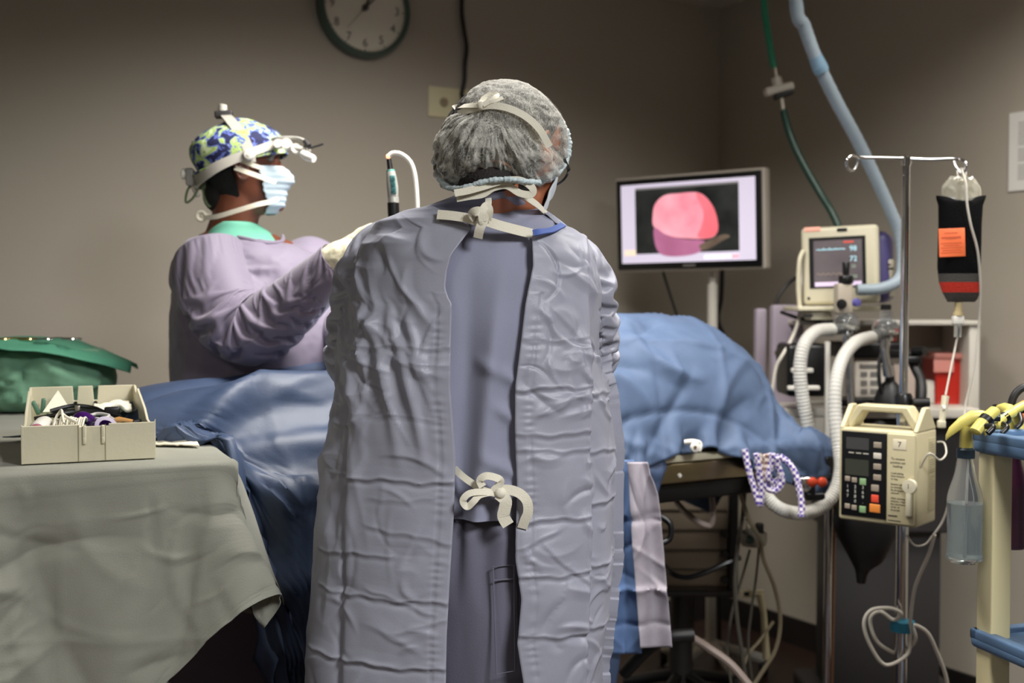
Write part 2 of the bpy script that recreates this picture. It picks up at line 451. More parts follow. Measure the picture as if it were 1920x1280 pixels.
# ------------------------------------------------------------------ paper notice on right wall
p = wallpt(1925, 282, 'right', .0); Mp = wallMR(p)
hh = (wallpt(1925, 208, 'right').z-wallpt(1925, 356, 'right').z)/2
pn = thing('paper_notice', 'white printed sheet taped to the right-hand wall', 'notice', p)
ww = (wallpt(1960, 282, 'right').xy-wallpt(1893, 282, 'right').xy).length
x0 = -(wallpt(1925, 282, 'right').xy-wallpt(1893, 282, 'right').xy).length
obj('sheet', MB().box((x0+ww/2, 0, .003), (ww, hh*2, .003)).xf(Mp), mat('paper', (222, 220, 214), .7), pn)
mb = MB()
for i in range(22):
    if i in (9, 15): continue
    l = ww*.72*(1 if i % 4 else .6); mb.box((x0+.035+l/2, hh*.72-i*hh*.068, .0048), (l, .0022, .0006))
obj('printed_lines', mb.xf(Mp), mat('print_grey', (120, 116, 112), .7), pn)

# ------------------------------------------------------------------ ceiling lights (where the light comes from; above the frame)
for i, (nm, loc, tg, sx, sy, pw, c, _sd) in enumerate(LIGHTS):
    loc = Vector(loc); lb = ['square white ceiling light over the instrument table', 'square white ceiling light nearest the camera', 'white ceiling light over the pump and pole', 'white ceiling light at the rear left of the room'][i]
    t = thing('ceiling_light', lb, 'ceiling light', (loc.x, loc.y, RH-.03), 0, None, world=False)
    mb = MB(); z = .015
    for a, b, c_, d in ((-sx/2-.02, 0, .03, sy+.07), (sx/2+.02, 0, .03, sy+.07), (0, -sy/2-.02, sx+.01, .03), (0, sy/2+.02, sx+.01, .03)): mb.box((a, b, z), (c_, d, .03))
    obj('frame', mb, M_white, t); obj('diffuser', MB().box((0, 0, .012), (sx, sy, .006)), M_white, t)
# round theatre lamp whose lower rim shows at the top edge
lp = at(1815, -38, 3.0)
sl = thing('surgical_lamp', 'round cream ceiling-hung theatre lamp at the top right edge', 'lamp', lp)
mb = MB().lathe(lp, [(0, -.018), (.10, -.016), (.135, -.006), (.145, .01), (.13, .045), (.08, .085), (.03, .1), (0, .1)], 48)
obj('lamp_head', mb, M_cream, sl)
obj('lens', MB().lathe(lp, [(0, -.02), (.085, -.02), (.09, -.0155), (0, -.0155)], 32), mat('lamp_lens', (235, 232, 222), .2), sl)
obj('arm', MB().tube([lp+Vector((0,0,.09)), Vector((lp.x, lp.y, RH))], .018, 12), M_white, sl)
# ------------------------------------------------------------------ screens
def frameM(o, X, Y=Vector((0, 0, 1))):
    X = Vector(X).normalized(); Y = Vector(Y); Y = (Y-X*Y.dot(X)).normalized(); Z = X.cross(Y)
    return Matrix(((X.x, Y.x, Z.x, o[0]), (X.y, Y.y, Z.y, o[1]), (X.z, Y.z, Z.z, o[2]), (0, 0, 0, 1)))
def quad_from(tl, tr, bl):  # size and frame of a panel from three corners
    X = tr-tl; Yv = tl-bl; c = (tr+bl)/2; return frameM(c, X, Yv), X.length, Yv.length

# endoscopy monitor
tl, tr, bl = at(1153, 340, 4.42), at(1424, 319, 4.08), at(1163, 506, 4.42)
Mm, mw, mh = quad_from(tl, tr, bl)
base = at(1337, 700, 4.27); base.z = 0
mon = thing('endoscopy_monitor', 'wide flat monitor with a pink endoscope picture on a white post', 'monitor', base)
obj('casing', MB().box((0, 0, -.028), (mw+.02, mh+.02, .05), bev=.008).xf(Mm), mat('monitor_casing', (170, 162, 150), .4), mon)
obj('bezel', MB().box((0, 0, 0), (mw, mh, .012), bev=.003).xf(Mm), M_blackp, mon)
bz = .022; sw, sh = mw-2*bz, mh-2*bz
scr = obj('screen', MB().box((0, .002, .0065), (sw, sh, .002)).xf(Mm), mat('screen_lavender', (196, 188, 206), .3, emit=.52), mon)
def scrbox(nm, x0, x1, y0, y1, z, m, par=None):   # fractions of the screen
    c = ((x0+x1)/2-.5)*sw, ((y0+y1)/2-.5)*sh+.002
    return obj(nm, MB().box((c[0], c[1], z), (abs(x1-x0)*sw, abs(y1-y0)*sh, .001)).xf(Mm), m, par or scr, 0)
M_sdark = mat('screen_dark', (50, 52, 50), .3, vary=(9, (24, 27, 26), .18), emit=.35)
scrbox('picture_area', .112, .885, .115, .93, .008, M_sdark)
scrbox('title_bar', .115, .885, .93, .955, .008, mat('screen_bar', (128, 124, 126), .3, emit=.4))
scrbox('tool_strip', .63, .88, .03, .075, .008, mat('screen_strip', (222, 214, 232), .3, emit=.75))
scrbox('red_button', .83, .882, .035, .07, .009, mat('screen_pinkbtn', (225, 150, 160), .3, emit=.6))
scrbox('yellow_patch', .02, .11, .10, .17, .008, mat('screen_yellow', (224, 202, 178), .3, emit=.6))
def blob(nm, pts, z, m):
    ps = smooth_path([((x-.5)*sw, (y-.5)*sh, 0) for x, y in pts], 6, True)
    return obj(nm, MB().prism([(p.x, p.y) for p in ps], .0008, Mm @ Matrix.Translation((0, .002, z))), m, scr, 0)
blob('endoscope_view', [(.25,.60),(.26,.45),(.38,.33),(.52,.29),(.66,.28),(.725,.34),(.725,.52),(.69,.70),(.60,.845),(.45,.855),(.34,.84),(.27,.74)], .009, mat('tissue_pink', (226, 122, 140), .4, vary=(7, (232, 166, 178), .16), emit=.52))
blob('tissue_red_rim', [(.585,.31),(.66,.285),(.73,.35),(.73,.52),(.69,.70),(.60,.845),(.585,.8),(.63,.62),(.62,.45)], .0093, mat('tissue_red', (206, 88, 96), .4, vary=(9, (222, 110, 122)), emit=.55))
blob('tissue_purple_fold', [(.26,.44),(.36,.34),(.50,.28),(.60,.265),(.64,.23),(.60,.12),(.48,.075),(.33,.09),(.27,.2)], .0094, mat('tissue_purple', (172, 108, 142), .4, vary=(8, (150, 84, 116)), emit=.5))
blob('instrument_tip', [(.6,.20),(.70,.28),(.78,.32),(.82,.29),(.76,.24),(.68,.16),(.62,.14)], .0096, mat('tissue_tan', (120, 104, 88), .4, vary=(14, (80, 66, 58)), emit=.3))
obj('brand_plate', MB().box((.01, -mh/2+.011, .0075), (.05, .006, .002)).xf(Mm), mat('plate_grey', (120, 116, 112), .4), mon)
pz = (Mm @ Vector((.09, -mh/2, -.05)))
obj('post', MB().cyl((base.x, base.y+.02, .1), (base.x, base.y+.02, pz.z-.06), .019).cyl((base.x, base.y+.02, pz.z-.06), (base.x, base.y+.02, pz.z+.16), .013), M_offw, mon)
obj('bracket', MB().box(Mm @ Vector((.06, 0, -.075)), (.12, .1, .1), bev=.01), M_dark, mon)
mb = MB()
for k in range(5):
    a = 2*PI*k/5; mb.tube([(base.x, base.y+.02, .12), (base.x+.2*math.cos(a), base.y+.02+.2*math.sin(a), .06)], .02, 8)
obj('foot', mb, M_offw, mon)
for k in range(5):
    a = 2*PI*k/5; c = Vector((base.x+.2*math.cos(a), base.y+.02+.2*math.sin(a), .03)); obj('caster', MB().lathe(c, [(0,-.012),(.03,-.012),(.03,.012),(0,.012)], 16, axis=(1,0,0)), M_black, mon)
for nm, lb, pts, r in (('monitor_cable', 'thin dark cable hanging from the left end of the monitor', [at(1242,506,4.40), at(1262,570,4.42), at(1285,640,4.44), at(1296,720,4.45), at(1300,900,4.45)], .005),
                       ('monitor_cable', 'black cable hanging behind the white monitor post', [at(1354,500,4.34), at(1352,560,4.38), at(1346,600,4.4), at(1362,650,4.4), at(1358,760,4.4), at(1350,950,4.4)], .009)):
    q = pts[-1].copy(); q.z = .01; obj(nm, MB().tube(smooth_path(pts+[q], 8), r, 8), M_black, None, label=lb, cat='cable', group='monitor cables')

# ------------------------------------------------------------------ hoses from the ceiling
g0 = at(1428, -120, 4.0); g0.z = RH
gh = thing('gas_hose', 'bright green over dark green gas hose hanging from the ceiling', 'hose', at(1460, 165, 4.0))
obj('upper_hose', MB().tube(smooth_path([g0, at(1432,0,4.0), at(1441,70,4.0), at(1452,132,4.0)], 8), .0115, 12), mat('green_hose', (40, 138, 104), .4), gh)
obj('ferrule', MB().tube(ats([(1452,128,4.0),(1455,150,4.0)]), .013, 12).tube(ats([(1465,185,4.0),(1468,208,4.0)]), .012, 12), M_steel, gh)
a = at(1433, 174, 4.0); b = at(1487, 161, 4.0)
mb = MB().box((0,0,0), ((b-a).length, .028, .05), bev=.01).xf(frameM((a+b)/2, b-a)); obj('coupling_block', mb, M_offw, gh)
obj('neck', MB().tube(ats([(1455,146,4.0),(1460,166,4.0)]), .018, 16), M_offw, gh)
a = at(1452, 183, 4.0); b = at(1486, 172, 4.0)
obj('block_underside', MB().box((0,0,0), ((b-a).length, .018, .042), bev=.004).xf(frameM((a+b)/2, b-a)), M_black, gh)
obj('lower_hose', MB().tube(smooth_path([at(1468,205,4.0), at(1480,250,4.0), at(1502,300,3.98), at(1535,358,3.95), at(1558,395,3.92), at(1572,425,3.9)], 8), .0125, 12), mat('dark_green_hose', (10, 58, 46), .35), gh)

bp = [at(1478,-90,3.3), at(1492,0,3.32), at(1508,50,3.34), at(1532,115,3.36), at(1568,190,3.4), at(1606,260,3.42), at(1640,330,3.44), at(1668,392,3.46), at(1687,440,3.47), at(1692,490,3.46), at(1684,525,3.44), at(1650,541,3.42), at(1606,543,3.42)]
bp[0].z = RH; bpp = smooth_path(bp, 14); n = len(bpp)
rad = []
for i in range(n):
    t = i/(n-1); rad.append((.020-.003*t)*(1+.035*math.sin(i*2.1)))
bh = thing('breathing_tube', 'pale blue corrugated tube from the ceiling down to the breathing valve', 'hose', bp[7])
obj('tube', MB().tube(bpp, rad, 16), mat('pale_blue_tube', (156, 170, 180), .35, trans=.15, ior=1.3), bh)
obj('joint', MB().tube(ats([(1526,101,3.355),(1538,128,3.365)]), [.019,.0235], 16).tube(ats([(1536,124,3.36),(1541,134,3.365)]), .0225, 16), mat('blue_joint', (120, 150, 172), .3), bh)

# ------------------------------------------------------------------ anaesthesia machine
bx = at(1640, 900, 3.9)
am = thing('anaesthesia_machine', 'cream anaesthesia machine with shelves behind the operating table', 'medical machine', (bx.x, bx.y, 0))
def bxp(mb, x0, y0, x1, y1, Yf, dep, bev=.004):
    "box whose front face spans the pixel rectangle at Yf and is dep deep"
    a = at(x0, y0, Yf); b = at(x1, y1, Yf); return mb.box(((a.x+b.x)/2, Yf+dep/2, (a.z+b.z)/2), (abs(b.x-a.x), dep, abs(a.z-b.z)), bev=bev)
def slb(mb, x0, x1, y, Yf, dep, th, bev=.004):
    a = at(x0, y, Yf); b = at(x1, y, Yf); return mb.box(((a.x+b.x)/2, Yf+dep/2, a.z-th/2), (b.x-a.x, dep, th), bev=bev)
obj('top_shelf', slb(MB(), 1500, 1840, 601, 3.62, .34, .015), M_offw, am)
obj('back_panel', bxp(MB(), 1600, 606, 1832, 775, 3.86, .02), mat('panel_taupe', (150, 140, 126), .5), am)
obj('side_panel', bxp(MB(), 1818, 601, 1836, 790, 3.63, .24), M_offw, am)
obj('work_shelf', slb(MB(), 1470, 1838, 766, 3.55, .36, .03), M_offw, am)
obj('drawer_front', bxp(MB(), 1486, 775, 1568, 838, 3.55, .05, .008), M_offw, am)
obj('drawer_unit', bxp(MB(), 1560, 785, 1800, 1000, 3.70, .26, .01), M_dark, am)
a = at(1600, 1000, 3.72); mb = MB().box(((at(1560,1,3.72).x+at(1800,1,3.72).x)/2, 3.85, .5), (.36, .2, .82), bev=.01)
obj('pedestal', mb, M_dark, am)
mb = MB(); mb.box((bx.x, 3.84, .09), (.5, .34, .06), bev=.02); obj('base', mb, M_dark, am)
for sx in (-.2, .2):
    for sy in (-.12, .12): obj('caster', MB().lathe((bx.x+sx, 3.84+sy, .031), [(0,-.015),(.03,-.015),(.03,.015),(0,.015)], 16, axis=(1,0,0)), M_black, am)
obj('vent_panel', bxp(MB(), 1449, 571, 1507, 790, 3.78, .06, .012), mat('lavender_panel', (168, 156, 170), .5), am)
obj('panel_knob', MB().lathe(at(1459, 661, 3.77), [(0,0),(.012,0),(.01,.02),(0,.02)], 16, axis=(0,-1,0)), mat('bronze_knob', (110, 96, 76), .4, .5), am)
obj('side_post', bxp(MB(), 1418, 578, 1438, 745, 3.95, .05, .01), mat('lavender_panel', (0,0,0)), am)
# absorber box
obj('absorber_housing', bxp(MB(), 1477, 644, 1552, 744, 3.44, .16, .016), M_blackp, am)
for y, x0, x1 in ((694, 1485, 1526), (727, 1478, 1538)):
    obj('absorber_latch', bxp(MB(), x0, y-4, x1, y+5, 3.425, .02, .004), M_white, am)
obj('absorber_rail', bxp(MB(), 1549, 640, 1556, 838, 3.43, .02, .003), M_white, am)
obj('canister_top', bxp(MB(), 1583, 642, 1700, 672, 3.58, .2, .008), M_blackp, am)
cl = obj('instruction_label', bxp(MB(), 1603, 677, 1662, 748, 3.59, .012, .003), mat('label_white', (216, 208, 196), .6), am)
obj('label_side_panel', bxp(MB(), 1655, 682, 1716, 752, 3.6, .02, .003), mat('panel_pinkish', (186, 168, 156), .6), am)
mb = MB()
for i in range(3): bxp(mb, 1614, 697+i*16, 1626, 706+i*16, 3.588, .002, 0); bxp(mb, 1632, 697+i*16, 1652, 706+i*16, 3.588, .002, 0)
bxp(mb, 1612, 683, 1645, 690, 3.588, .002, 0)
obj('label_print', mb, mat('print_grey', (0,0,0)), cl, 0)
obj('vertical_rail', bxp(MB(), 1588, 668, 1599, 755, 3.575, .02, .003), M_chrome, am)
obj('lower_tray', bxp(MB(), 1575, 748, 1720, 762, 3.48, .1, .004), M_blackp, am)
for x, r in ((1591, .011),):
    obj('chrome_column', MB().cyl(at(x, 600, 3.42), at(x+6, 770, 3.42), r), M_chrome, am)
# valves
def valve(px, py0, label):
    v = thing('breathing_valve', label, 'valve', at(px, py0+140, 3.40)); return v
v1 = valve(1585, 500, 'breathing valve with tall black knob and cream block before the vital signs screen')
def vl(mb, px, py, prof, Y=3.40, n=24): return mb.lathe(at(px, py, Y), prof, n)
k = 3.40/FPX
obj('knob', vl(MB(), 1586, 531, [(0,0),(13*k,0),(14*k,2*k),(14*k,12*k),(13*k,14*k),(6*k,14*k),(6.5*k,24*k),(7*k,38*k),(6*k,40*k),(0,40*k)]), M_blackp, v1)
obj('block', bxp(MB(), 1571, 531, 1600, 588, 3.385, .05, .006), mat('valve_block', (176, 166, 150), .4), v1)
obj('gauge', MB().lathe(at(1578, 570, 3.38), [(0,0),(9.5*k,0),(9.5*k,.008),(0,.009)], 24, axis=(-.25,-1,0)), M_blackp, v1)
obj('side_port', MB().lathe(at(1604, 567, 3.39), [(0,0),(8*k,0),(7*k,.012),(0,.014)], 20, axis=(.5,-1,0)), mat('blue_port', (92, 88, 160), .4), v1)
def dome(par, px, py, R, Y=3.4):
    obj('clear_dome', MB().lathe(at(px, py, Y), [(0,-R*.9),(R*.7,-R*.8),(R,-R*.35),(R*1.02,0),(R*.98,R*.15),(R*.8,R*.5),(R*.45,R*.8),(R*.4,R*.85),(0,R*.85)], 32), M_clear, par)
    obj('valve_ring', MB().lathe(at(px, py, Y), [(R*.85,-R*.5),(R*1.03,-R*.5),(R*1.05,-R*.35),(R*.85,-R*.3)], 32), M_chrome, par)
    obj('valve_disc', MB().lathe(at(px, py, Y), [(0,-.3*R),(R*.6,-.3*R),(R*.6,-.2*R),(0,-.15*R)], 24), M_offw, par)
dome(v1, 1587, 605, 24*k)
obj('stem', MB().cyl(at(1587, 612, 3.4), at(1590, 650, 3.4), 9*k).cyl(at(1587, 618, 3.4), at(1587, 626, 3.4), 14*k), M_chrome, v1)
obj('elbow', MB().tube(smooth_path(ats([(1587,616,3.4),(1575,617,3.38),(1557,618,3.36)]), 5), 10*k, 16), M_clear, v1)
v2 = valve(1660, 560, 'ribbed clear breathing valve with black cap left of the chrome pole')
obj('cap', vl(MB(), 1661, 581, [(0,0),(10*k,0),(10*k,9*k),(8*k,11*k),(0,11*k)]), M_blackp, v2)
pr = [(0, -20*k)]
for i in range(5): pr += [(11*k, (-20+i*4)*k), (12.5*k, (-18.5+i*4)*k), (11*k, (-17*k+i*4*k))]
pr.append((0, 0)); obj('ribbed_neck', vl(MB(), 1661, 582, pr), M_clear, v2)
dome(v2, 1660, 614, 24*k)
obj('stem', MB().tube(smooth_path(ats([(1660,616,3.4),(1661,640,3.4),(1659,660,3.4),(1664,690,3.4),(1668,706,3.4)]), 5), 8.5*k, 16).cyl(at(1660,628,3.4), at(1660,638,3.4), 15*k).cyl(at(1664,684,3.4), at(1667,704,3.4), 11*k), M_chrome, v2)
obj('elbow', MB().tube(smooth_path(ats([(1658,624,3.38),(1645,628,3.36),(1630,634,3.34)]), 5), 11*k, 16), M_clear, v2)
obj('red_tag', bxp(MB(), 1671, 616, 1681, 640, 3.41, .004, .001), mat('red_tag', (158, 52, 40), .5), v2)
obj('black_cone', MB().lathe(at(1668, 757, 3.42), [(0,0),(30*k,0),(29*k,10*k),(20*k,32*k),(9*k,44*k),(9*k,54*k),(0,54*k)], 24), M_black, v2)
# hoses
def hosemb(pts, r, amp=.05):
    q = smooth_path(pts, 26); return MB().tube(q, [r*(1+amp*math.sin(i*1.9)) for i in range(len(q))], 16)
h = hosemb(ats([(1560,618,3.36),(1530,622,3.32),(1508,646,3.28),(1500,690,3.27),(1504,740,3.27),(1514,790,3.27),(1527,850,3.27)]), 12.5*3.3/FPX)
obj('breathing_hose', h, M_hose, None, label='corrugated white hose curving left past the black absorber box', cat='hose', group='breathing hoses')
h = hosemb(ats([(1634,632,3.34),(1604,642,3.22),(1580,672,3.16),(1567,720,3.12),(1566,780,3.10),(1573,840,3.08),(1576,880,3.06),(1566,920,3.04),(1540,950,3.02),(1500,962,3.0),(1460,952,3.0),(1435,925,3.02),(1428,890,3.05)]), 12.5*3.1/FPX)
obj('breathing_hose', h, M_hose, None, label='corrugated white hose looping beside the pump and under the blue drape', cat='hose', group='breathing hoses')
# other circuit pieces
obj('suction_tube', MB().tube(smooth_path([at(1465,585,3.7), at(1500,597,3.6), at(1545,604,3.5), at(1572,600,3.45)], 8), .006, 8), M_black, None, label='black tube sagging in front of the lavender panel', cat='tube')
obj('sampling_line', MB().tube(smooth_path([at(1508,478,3.62), at(1502,540,3.60), at(1497,600,3.58), at(1482,640,3.5), at(1468,664,3.45), at(1455,690,3.45), at(1447,740,3.45)], 8), .0055, 8), M_line, None, label='clear sampling line hanging left of the vital signs screen', cat='tube')
obj('black_cable', MB().tube(smooth_path([at(1449,590,3.86), at(1460,555,3.86), at(1478,532,3.86), at(1500,515,3.84)], 8), .006, 8), M_black, None, label='black cable arching to the back of the vital signs screen', cat='cable')
q = [at(1690,660,3.45), at(1655,662,3.42), at(1648,700,3.4), at(1655,738,3.4), at(1680,760,3.42)]
obj('black_tube', MB().tube(smooth_path(q, 8), .006, 8), M_black, None, label='thin black tube looped around the chrome valve stem', cat='tube')
bb = thing('scavenging_hose', 'thick black hose with knobs curving down right of the chrome pole', 'hose', at(1722, 700, 3.4))
obj('hose', MB().tube(smooth_path(ats([(1706,668,3.45),(1716,690,3.42),(1727,715,3.4),(1728,745,3.38),(1720,775,3.38)]), 8), 9*k, 12), M_black, bb)
obj('knob', MB().cyl(at(1712,659,3.43), at(1734,658,3.4), 9*k), M_blackp, bb)
obj('clamp', bxp(MB(), 1700, 668, 1729, 682, 3.4, .03, .005), M_blackp, bb)

# sharps bin on the shelf
sb = thing('sharps_container', 'red sharps container with a pinkish lid on the machine shelf', 'container', at(1787, 765, 3.74))
a = at(1753, 758, 3.7); b = at(1822, 758, 3.7); top = at(1787, 672, 3.7).z; shz = at(1600, 766, 3.55).z
mb = MB(); W = b.x-a.x
poly = []
mb.grid(np.array([[[(a.x+b.x)/2+sx*W/2*s, 3.76+sy*.06*s, z] for sx, sy in ((-1,-1),(1,-1),(1,1),(-1,1))] for z, s in ((shz+.001, .9), (shz+.02, .93), (top, 1.0))]), closed=True)
mb.f.append((0,1,2,3)); mb.f.append((11,10,9,8))
obj('bin', mb, mat('sharps_red', (176, 34, 22), .35), sb, bev=.004)
obj('lid', MB().box(((a.x+b.x)/2, 3.76, top+.008), (W+.02, .15, .02), bev=.006), mat('sharps_lid', (205, 132, 118), .35, trans=.2), sb)
obj('label_flap', bxp(MB(), 1751, 673, 1789, 698, 3.69, .006, .002), mat('sharps_flap', (212, 140, 128), .4), sb)
wp = thing('wipes_tub', 'small ribbed white tub standing left of the red sharps container', 'tub', at(1738, 760, 3.75))
c = at(1739, 700, 3.75)
obj('tub', MB().lathe((c.x, 3.74, shz+.001), [(0,0),(.026,0),(.028,.004),(.026,.01),(.028,.03),(.026,.035),(.028,.06),(.026,.065),(.026,.075),(0,.078)], 28), M_offw, wp)

# vital signs monitor
tl, tr, bl = at(1506, 428, 3.55), at(1650, 420, 3.46), at(1502, 572, 3.55)
Mv, vw, vh = quad_from(tl, tr, bl)
vm = thing('vital_signs_monitor', 'cream vital signs monitor with a dark screen and purple back', 'monitor', at(1580, 590, 3.6))
mb = MB()
fr = [(-vw/2, vw/2, vh/2-.022, vh/2), (-vw/2, vw/2, -vh/2, -vh/2+.035), (-vw/2, -vw/2+.022, -vh/2, vh/2), (vw/2-.03, vw/2, -vh/2, vh/2)]
obj('bezel', MB().box((0, 0, -.012), (vw, vh, .05), bev=.012).xf(Mv), M_cream, vm)
obj('casing', MB().box((.04, -.008, -.10), (vw*.92, vh*.92, .15), bev=.03).xf(Mv), mat('purple_casing', (72, 66, 112), .45), vm)
x0, x1, y0, y1 = -vw/2+.024, vw/2-.036, -vh/2+.05, vh/2-.032
obj('screen_surround', MB().box(((x0+x1)/2, (y0+y1)/2, .0135), (x1-x0, y1-y0, .003)).xf(Mv), M_blackp, vm)
x0 += .014; x1 -= .01; y0 += .004; y1 -= .01; W, H = x1-x0, y1-y0
vs = obj('screen', MB().box(((x0+x1)/2, (y0+y1)/2, .0158), (W, H, .002)).xf(Mv), mat('vs_screen', (98, 90, 92), .2, vary=(12, (84, 77, 80)), emit=.28), vm)
def vb(mb, a, b, c, d): return mb.box((x0+W*(a+b)/2, y0+H*(c+d)/2, .0172), (W*(b-a), H*(d-c), .001))
mb = MB(); pts = []
for i in range(60):
    pts.append(Mv @ Vector((x0+W*(.06+.6*i/59), y0+H*(.80+.012*math.sin(i*1.7)+(.03 if i % 12 == 3 else 0)), .0175)))
obj('trace', mb.tube(pts, .0011, 5), mat('trace_blue', (150, 190, 200), .4, emit=.7), vs)
obj('trace_yellow', MB().tube([Mv @ Vector((x0+W*(.06+.6*i/39), y0+H*(.27+.02*math.sin(i*.9)), .0175)) for i in range(40)], .0007, 5), mat('trace_tan', (150, 135, 110), .4, emit=.35), vs)
obj('bottom_bar', vb(MB(), .02, .98, .01, .10).xf(Mv), mat('vs_bar', (190, 172, 196), .4, emit=.6), vs)
obj('alarm_text', vb(MB(), .62, .83, .93, .965).xf(Mv), mat('vs_red', (190, 70, 56), .4, emit=.5), vs)
for y, s, m_ in ((.80, '98', 'trace_blue'), (.58, '72', 'trace_blue'), (.42, '35', None), (.2, '120', None)):
    textmb_ = textmb(MB(), s, .022 if m_ else .014, Mv @ Matrix.Translation((x0+W*.82, y0+H*y, .0172)))
    obj('reading', textmb_, MATS['trace_blue'] if m_ else mat('vs_green', (130, 150, 130), .4, emit=.5), vs, 0)
obj('alarm_lamp', MB().box((-vw/2+.035, vh/2-.006, .012), (.05, .014, .008), bev=.003).xf(Mv), mat('alarm_lamp', (226, 160, 140), .4, emit=.25), vm)
obj('sensor_port', MB().box((.01, vh/2-.012, .0135), (.03, .01, .004), bev=.001).xf(Mv), M_blackp, vm)
for x in (.0, .012, .03): obj('button', MB().box((x-.01, -vh/2+.022, .014), (.008, .004, .004), bev=.001).xf(Mv), mat('violet_button', (150, 140, 190), .4), vm)
obj('power_button', MB().lathe((0,0,0), [(0,0),(.005,0),(.004,.003),(0,.003)], 16).xf(Mv @ Matrix.Translation((-vw/2+.02, -vh/2+.02, .0135))), M_dark, vm)
obj('module_rack', bxp(MB(), 1650, 486, 1679, 556, 3.485, .08, .004), mat('module_cream', (176, 168, 148), .5), vm)
mb = bxp(MB(), 1655, 501, 1675, 504, 3.482, .003, 0); bxp(mb, 1661, 494, 1670, 497, 3.482, .003, 0); obj('module_slot', mb, M_dark, vm)
obj('mount_tray', bxp(MB(), 1497, 574, 1652, 583, 3.48, .2, .004), M_cream, vm)
obj('side_handle', MB().tube(smooth_path(ats([(1506,470,3.53),(1499,490,3.52),(1497,540,3.52),(1500,580,3.52)]), 6), .007, 10), M_cream, vm)
obj('recorder', bxp(MB(), 1520, 583, 1560, 600, 3.5, .12, .004), M_cream, vm)
obj('recorder_slot', bxp(MB(), 1508, 589, 1524, 594, 3.495, .01, .001), M_dark, vm)

# ------------------------------------------------------------------ IV pole
PX, PY = .975, 2.85
ip = thing('iv_pole', 'chrome drip pole with two hooks carrying the beige pump', 'stand', (PX, PY, 0))
zt = at(1697, 298, PY).z; zj = at(1697, 752, PY).z
obj('upper_rod', MB().cyl((PX, PY, zj), (PX, PY, zt), .0105, n=24), M_chrome, ip)
obj('lower_tube', MB().cyl((PX, PY, .12), (PX, PY, zj), .0155, n=24), M_chrome, ip)
obj('collar', MB().lathe((PX, PY, zj), [(0,-.03),(.02,-.03),(.022,-.02),(.022,.012),(.018,.02),(0,.02)], 24), M_blackp, ip)
obj('collar_knob', MB().cyl((PX+.018, PY-.02, zj-.002), (PX+.055, PY-.03, zj), .011), M_blackp, ip)
obj('cap', MB().lathe((PX, PY, zt), [(0,-.015),(.013,-.015),(.014,.003),(.008,.008),(0,.008)], 20), M_chrome, ip)
def hk(pts): return MB().tube(smooth_path(pts, 8), .0037, 10)
Yh = PY-.006
obj('hook_arm', hk([at(1697,297,Yh), at(1650,296,Yh-.02), at(1612,295,Yh-.04), at(1597,292,Yh-.06), at(1588,300,Yh-.07), at(1588,312,Yh-.06), at(1597,320,Yh-.04), at(1606,312,Yh-.03), at(1610,298,Yh-.04)]), M_chrome, ip)
obj('hook_arm', hk([at(1697,297,Yh), at(1745,299,Yh-.01), at(1780,298,Yh-.02), at(1800,299,Yh-.03), at(1811,306,Yh-.05), at(1811,318,Yh-.05), at(1802,324,Yh-.04), at(1793,314,Yh-.03), at(1788,299,Yh-.02)]), M_chrome, ip)
mb = MB(); hub = MB().lathe((PX, PY, .09), [(0,0),(.04,0),(.045,.02),(.03,.05),(0,.05)], 24); obj('base_hub', hub, M_chrome, ip)
for q in range(5):
    a = 2*PI*q/5+.3; e = Vector((PX+.26*math.cos(a), PY+.26*math.sin(a), .075))
    obj('foot', MB().tube([(PX, PY, .11), tuple(e)], .013, 10), M_chrome, ip)
    obj('caster', MB().lathe((e.x, e.y, .031), [(0,-.012),(.03,-.012),(.03,.012),(0,.012)], 18, axis=(math.sin(a), math.cos(a), 0)), M_black, ip)

# infusion pump, clamped in front of the pole
pa = Vector((.787, 2.75, 0)); ang = -math.radians(40)
zb, zt2 = at(1573, 972, 2.75).z, at(1576, 800, 2.75).z
PH = zt2-zb; PWd, PD = .19, .122
Mpu = Matrix.Translation((pa.x, pa.y, zb)) @ Matrix.Rotation(ang, 4, 'Z')
ipu = thing('infusion_pump', 'beige infusion pump with keypad, marked 7, clamped to the pole', 'pump', Mpu @ Vector((PWd/2, PD/2, 0)))
def pb(mb, x0, x1, z0, z1, y0, y1, bev=0): return mb.box(((x0+x1)/2, (y0+y1)/2, (z0+z1)/2), (abs(x1-x0), abs(y1-y0), abs(z1-z0)), bev=bev)
obj('body', pb(MB(), 0, PWd, 0, PH, 0, PD, .006).xf(Mpu), M_pumpc, ipu)
# handle: truncated frame over the top
HH = .056
mb = MB()
prof = [(0, 0), (.034, HH), (PWd-.034, HH), (PWd, 0), (PWd-.022, 0), (PWd-.048, HH-.016), (.048, HH-.016), (.022, 0)]
mb.prism(prof, .05, Matrix.Translation((0, .075, PH-.001)) @ Matrix.Rotation(PI/2, 4, 'X'))
obj('handle', mb.xf(Mpu), M_pumpc, ipu, bev=.004)
mb = MB(); mb.prism([(0,0),(PD,0),(PD*.62,HH-.002),(PD*.42,HH-.002)], .012, Matrix(((0,0,1,PWd-.012),(1,0,0,0),(0,1,0,PH-.001),(0,0,0,1))))
obj('handle_cheek', MB().prism([(0,0),(PD,0),(PD*.62,HH-.002),(PD*.42,HH-.002)], .012, Matrix(((0,0,1,0),(1,0,0,0),(0,1,0,PH-.001),(0,0,0,1)))).xf(Mpu), M_pumpc, ipu, bev=.003)
obj('handle_cheek', mb.xf(Mpu), M_pumpc, ipu, bev=.003)
kx0, kx1 = .008, .118
kp = obj('keypad_panel', pb(MB(), kx0, kx1, .012, PH-.008, -.003, .002, .001).xf(Mpu), M_blackp, ipu)
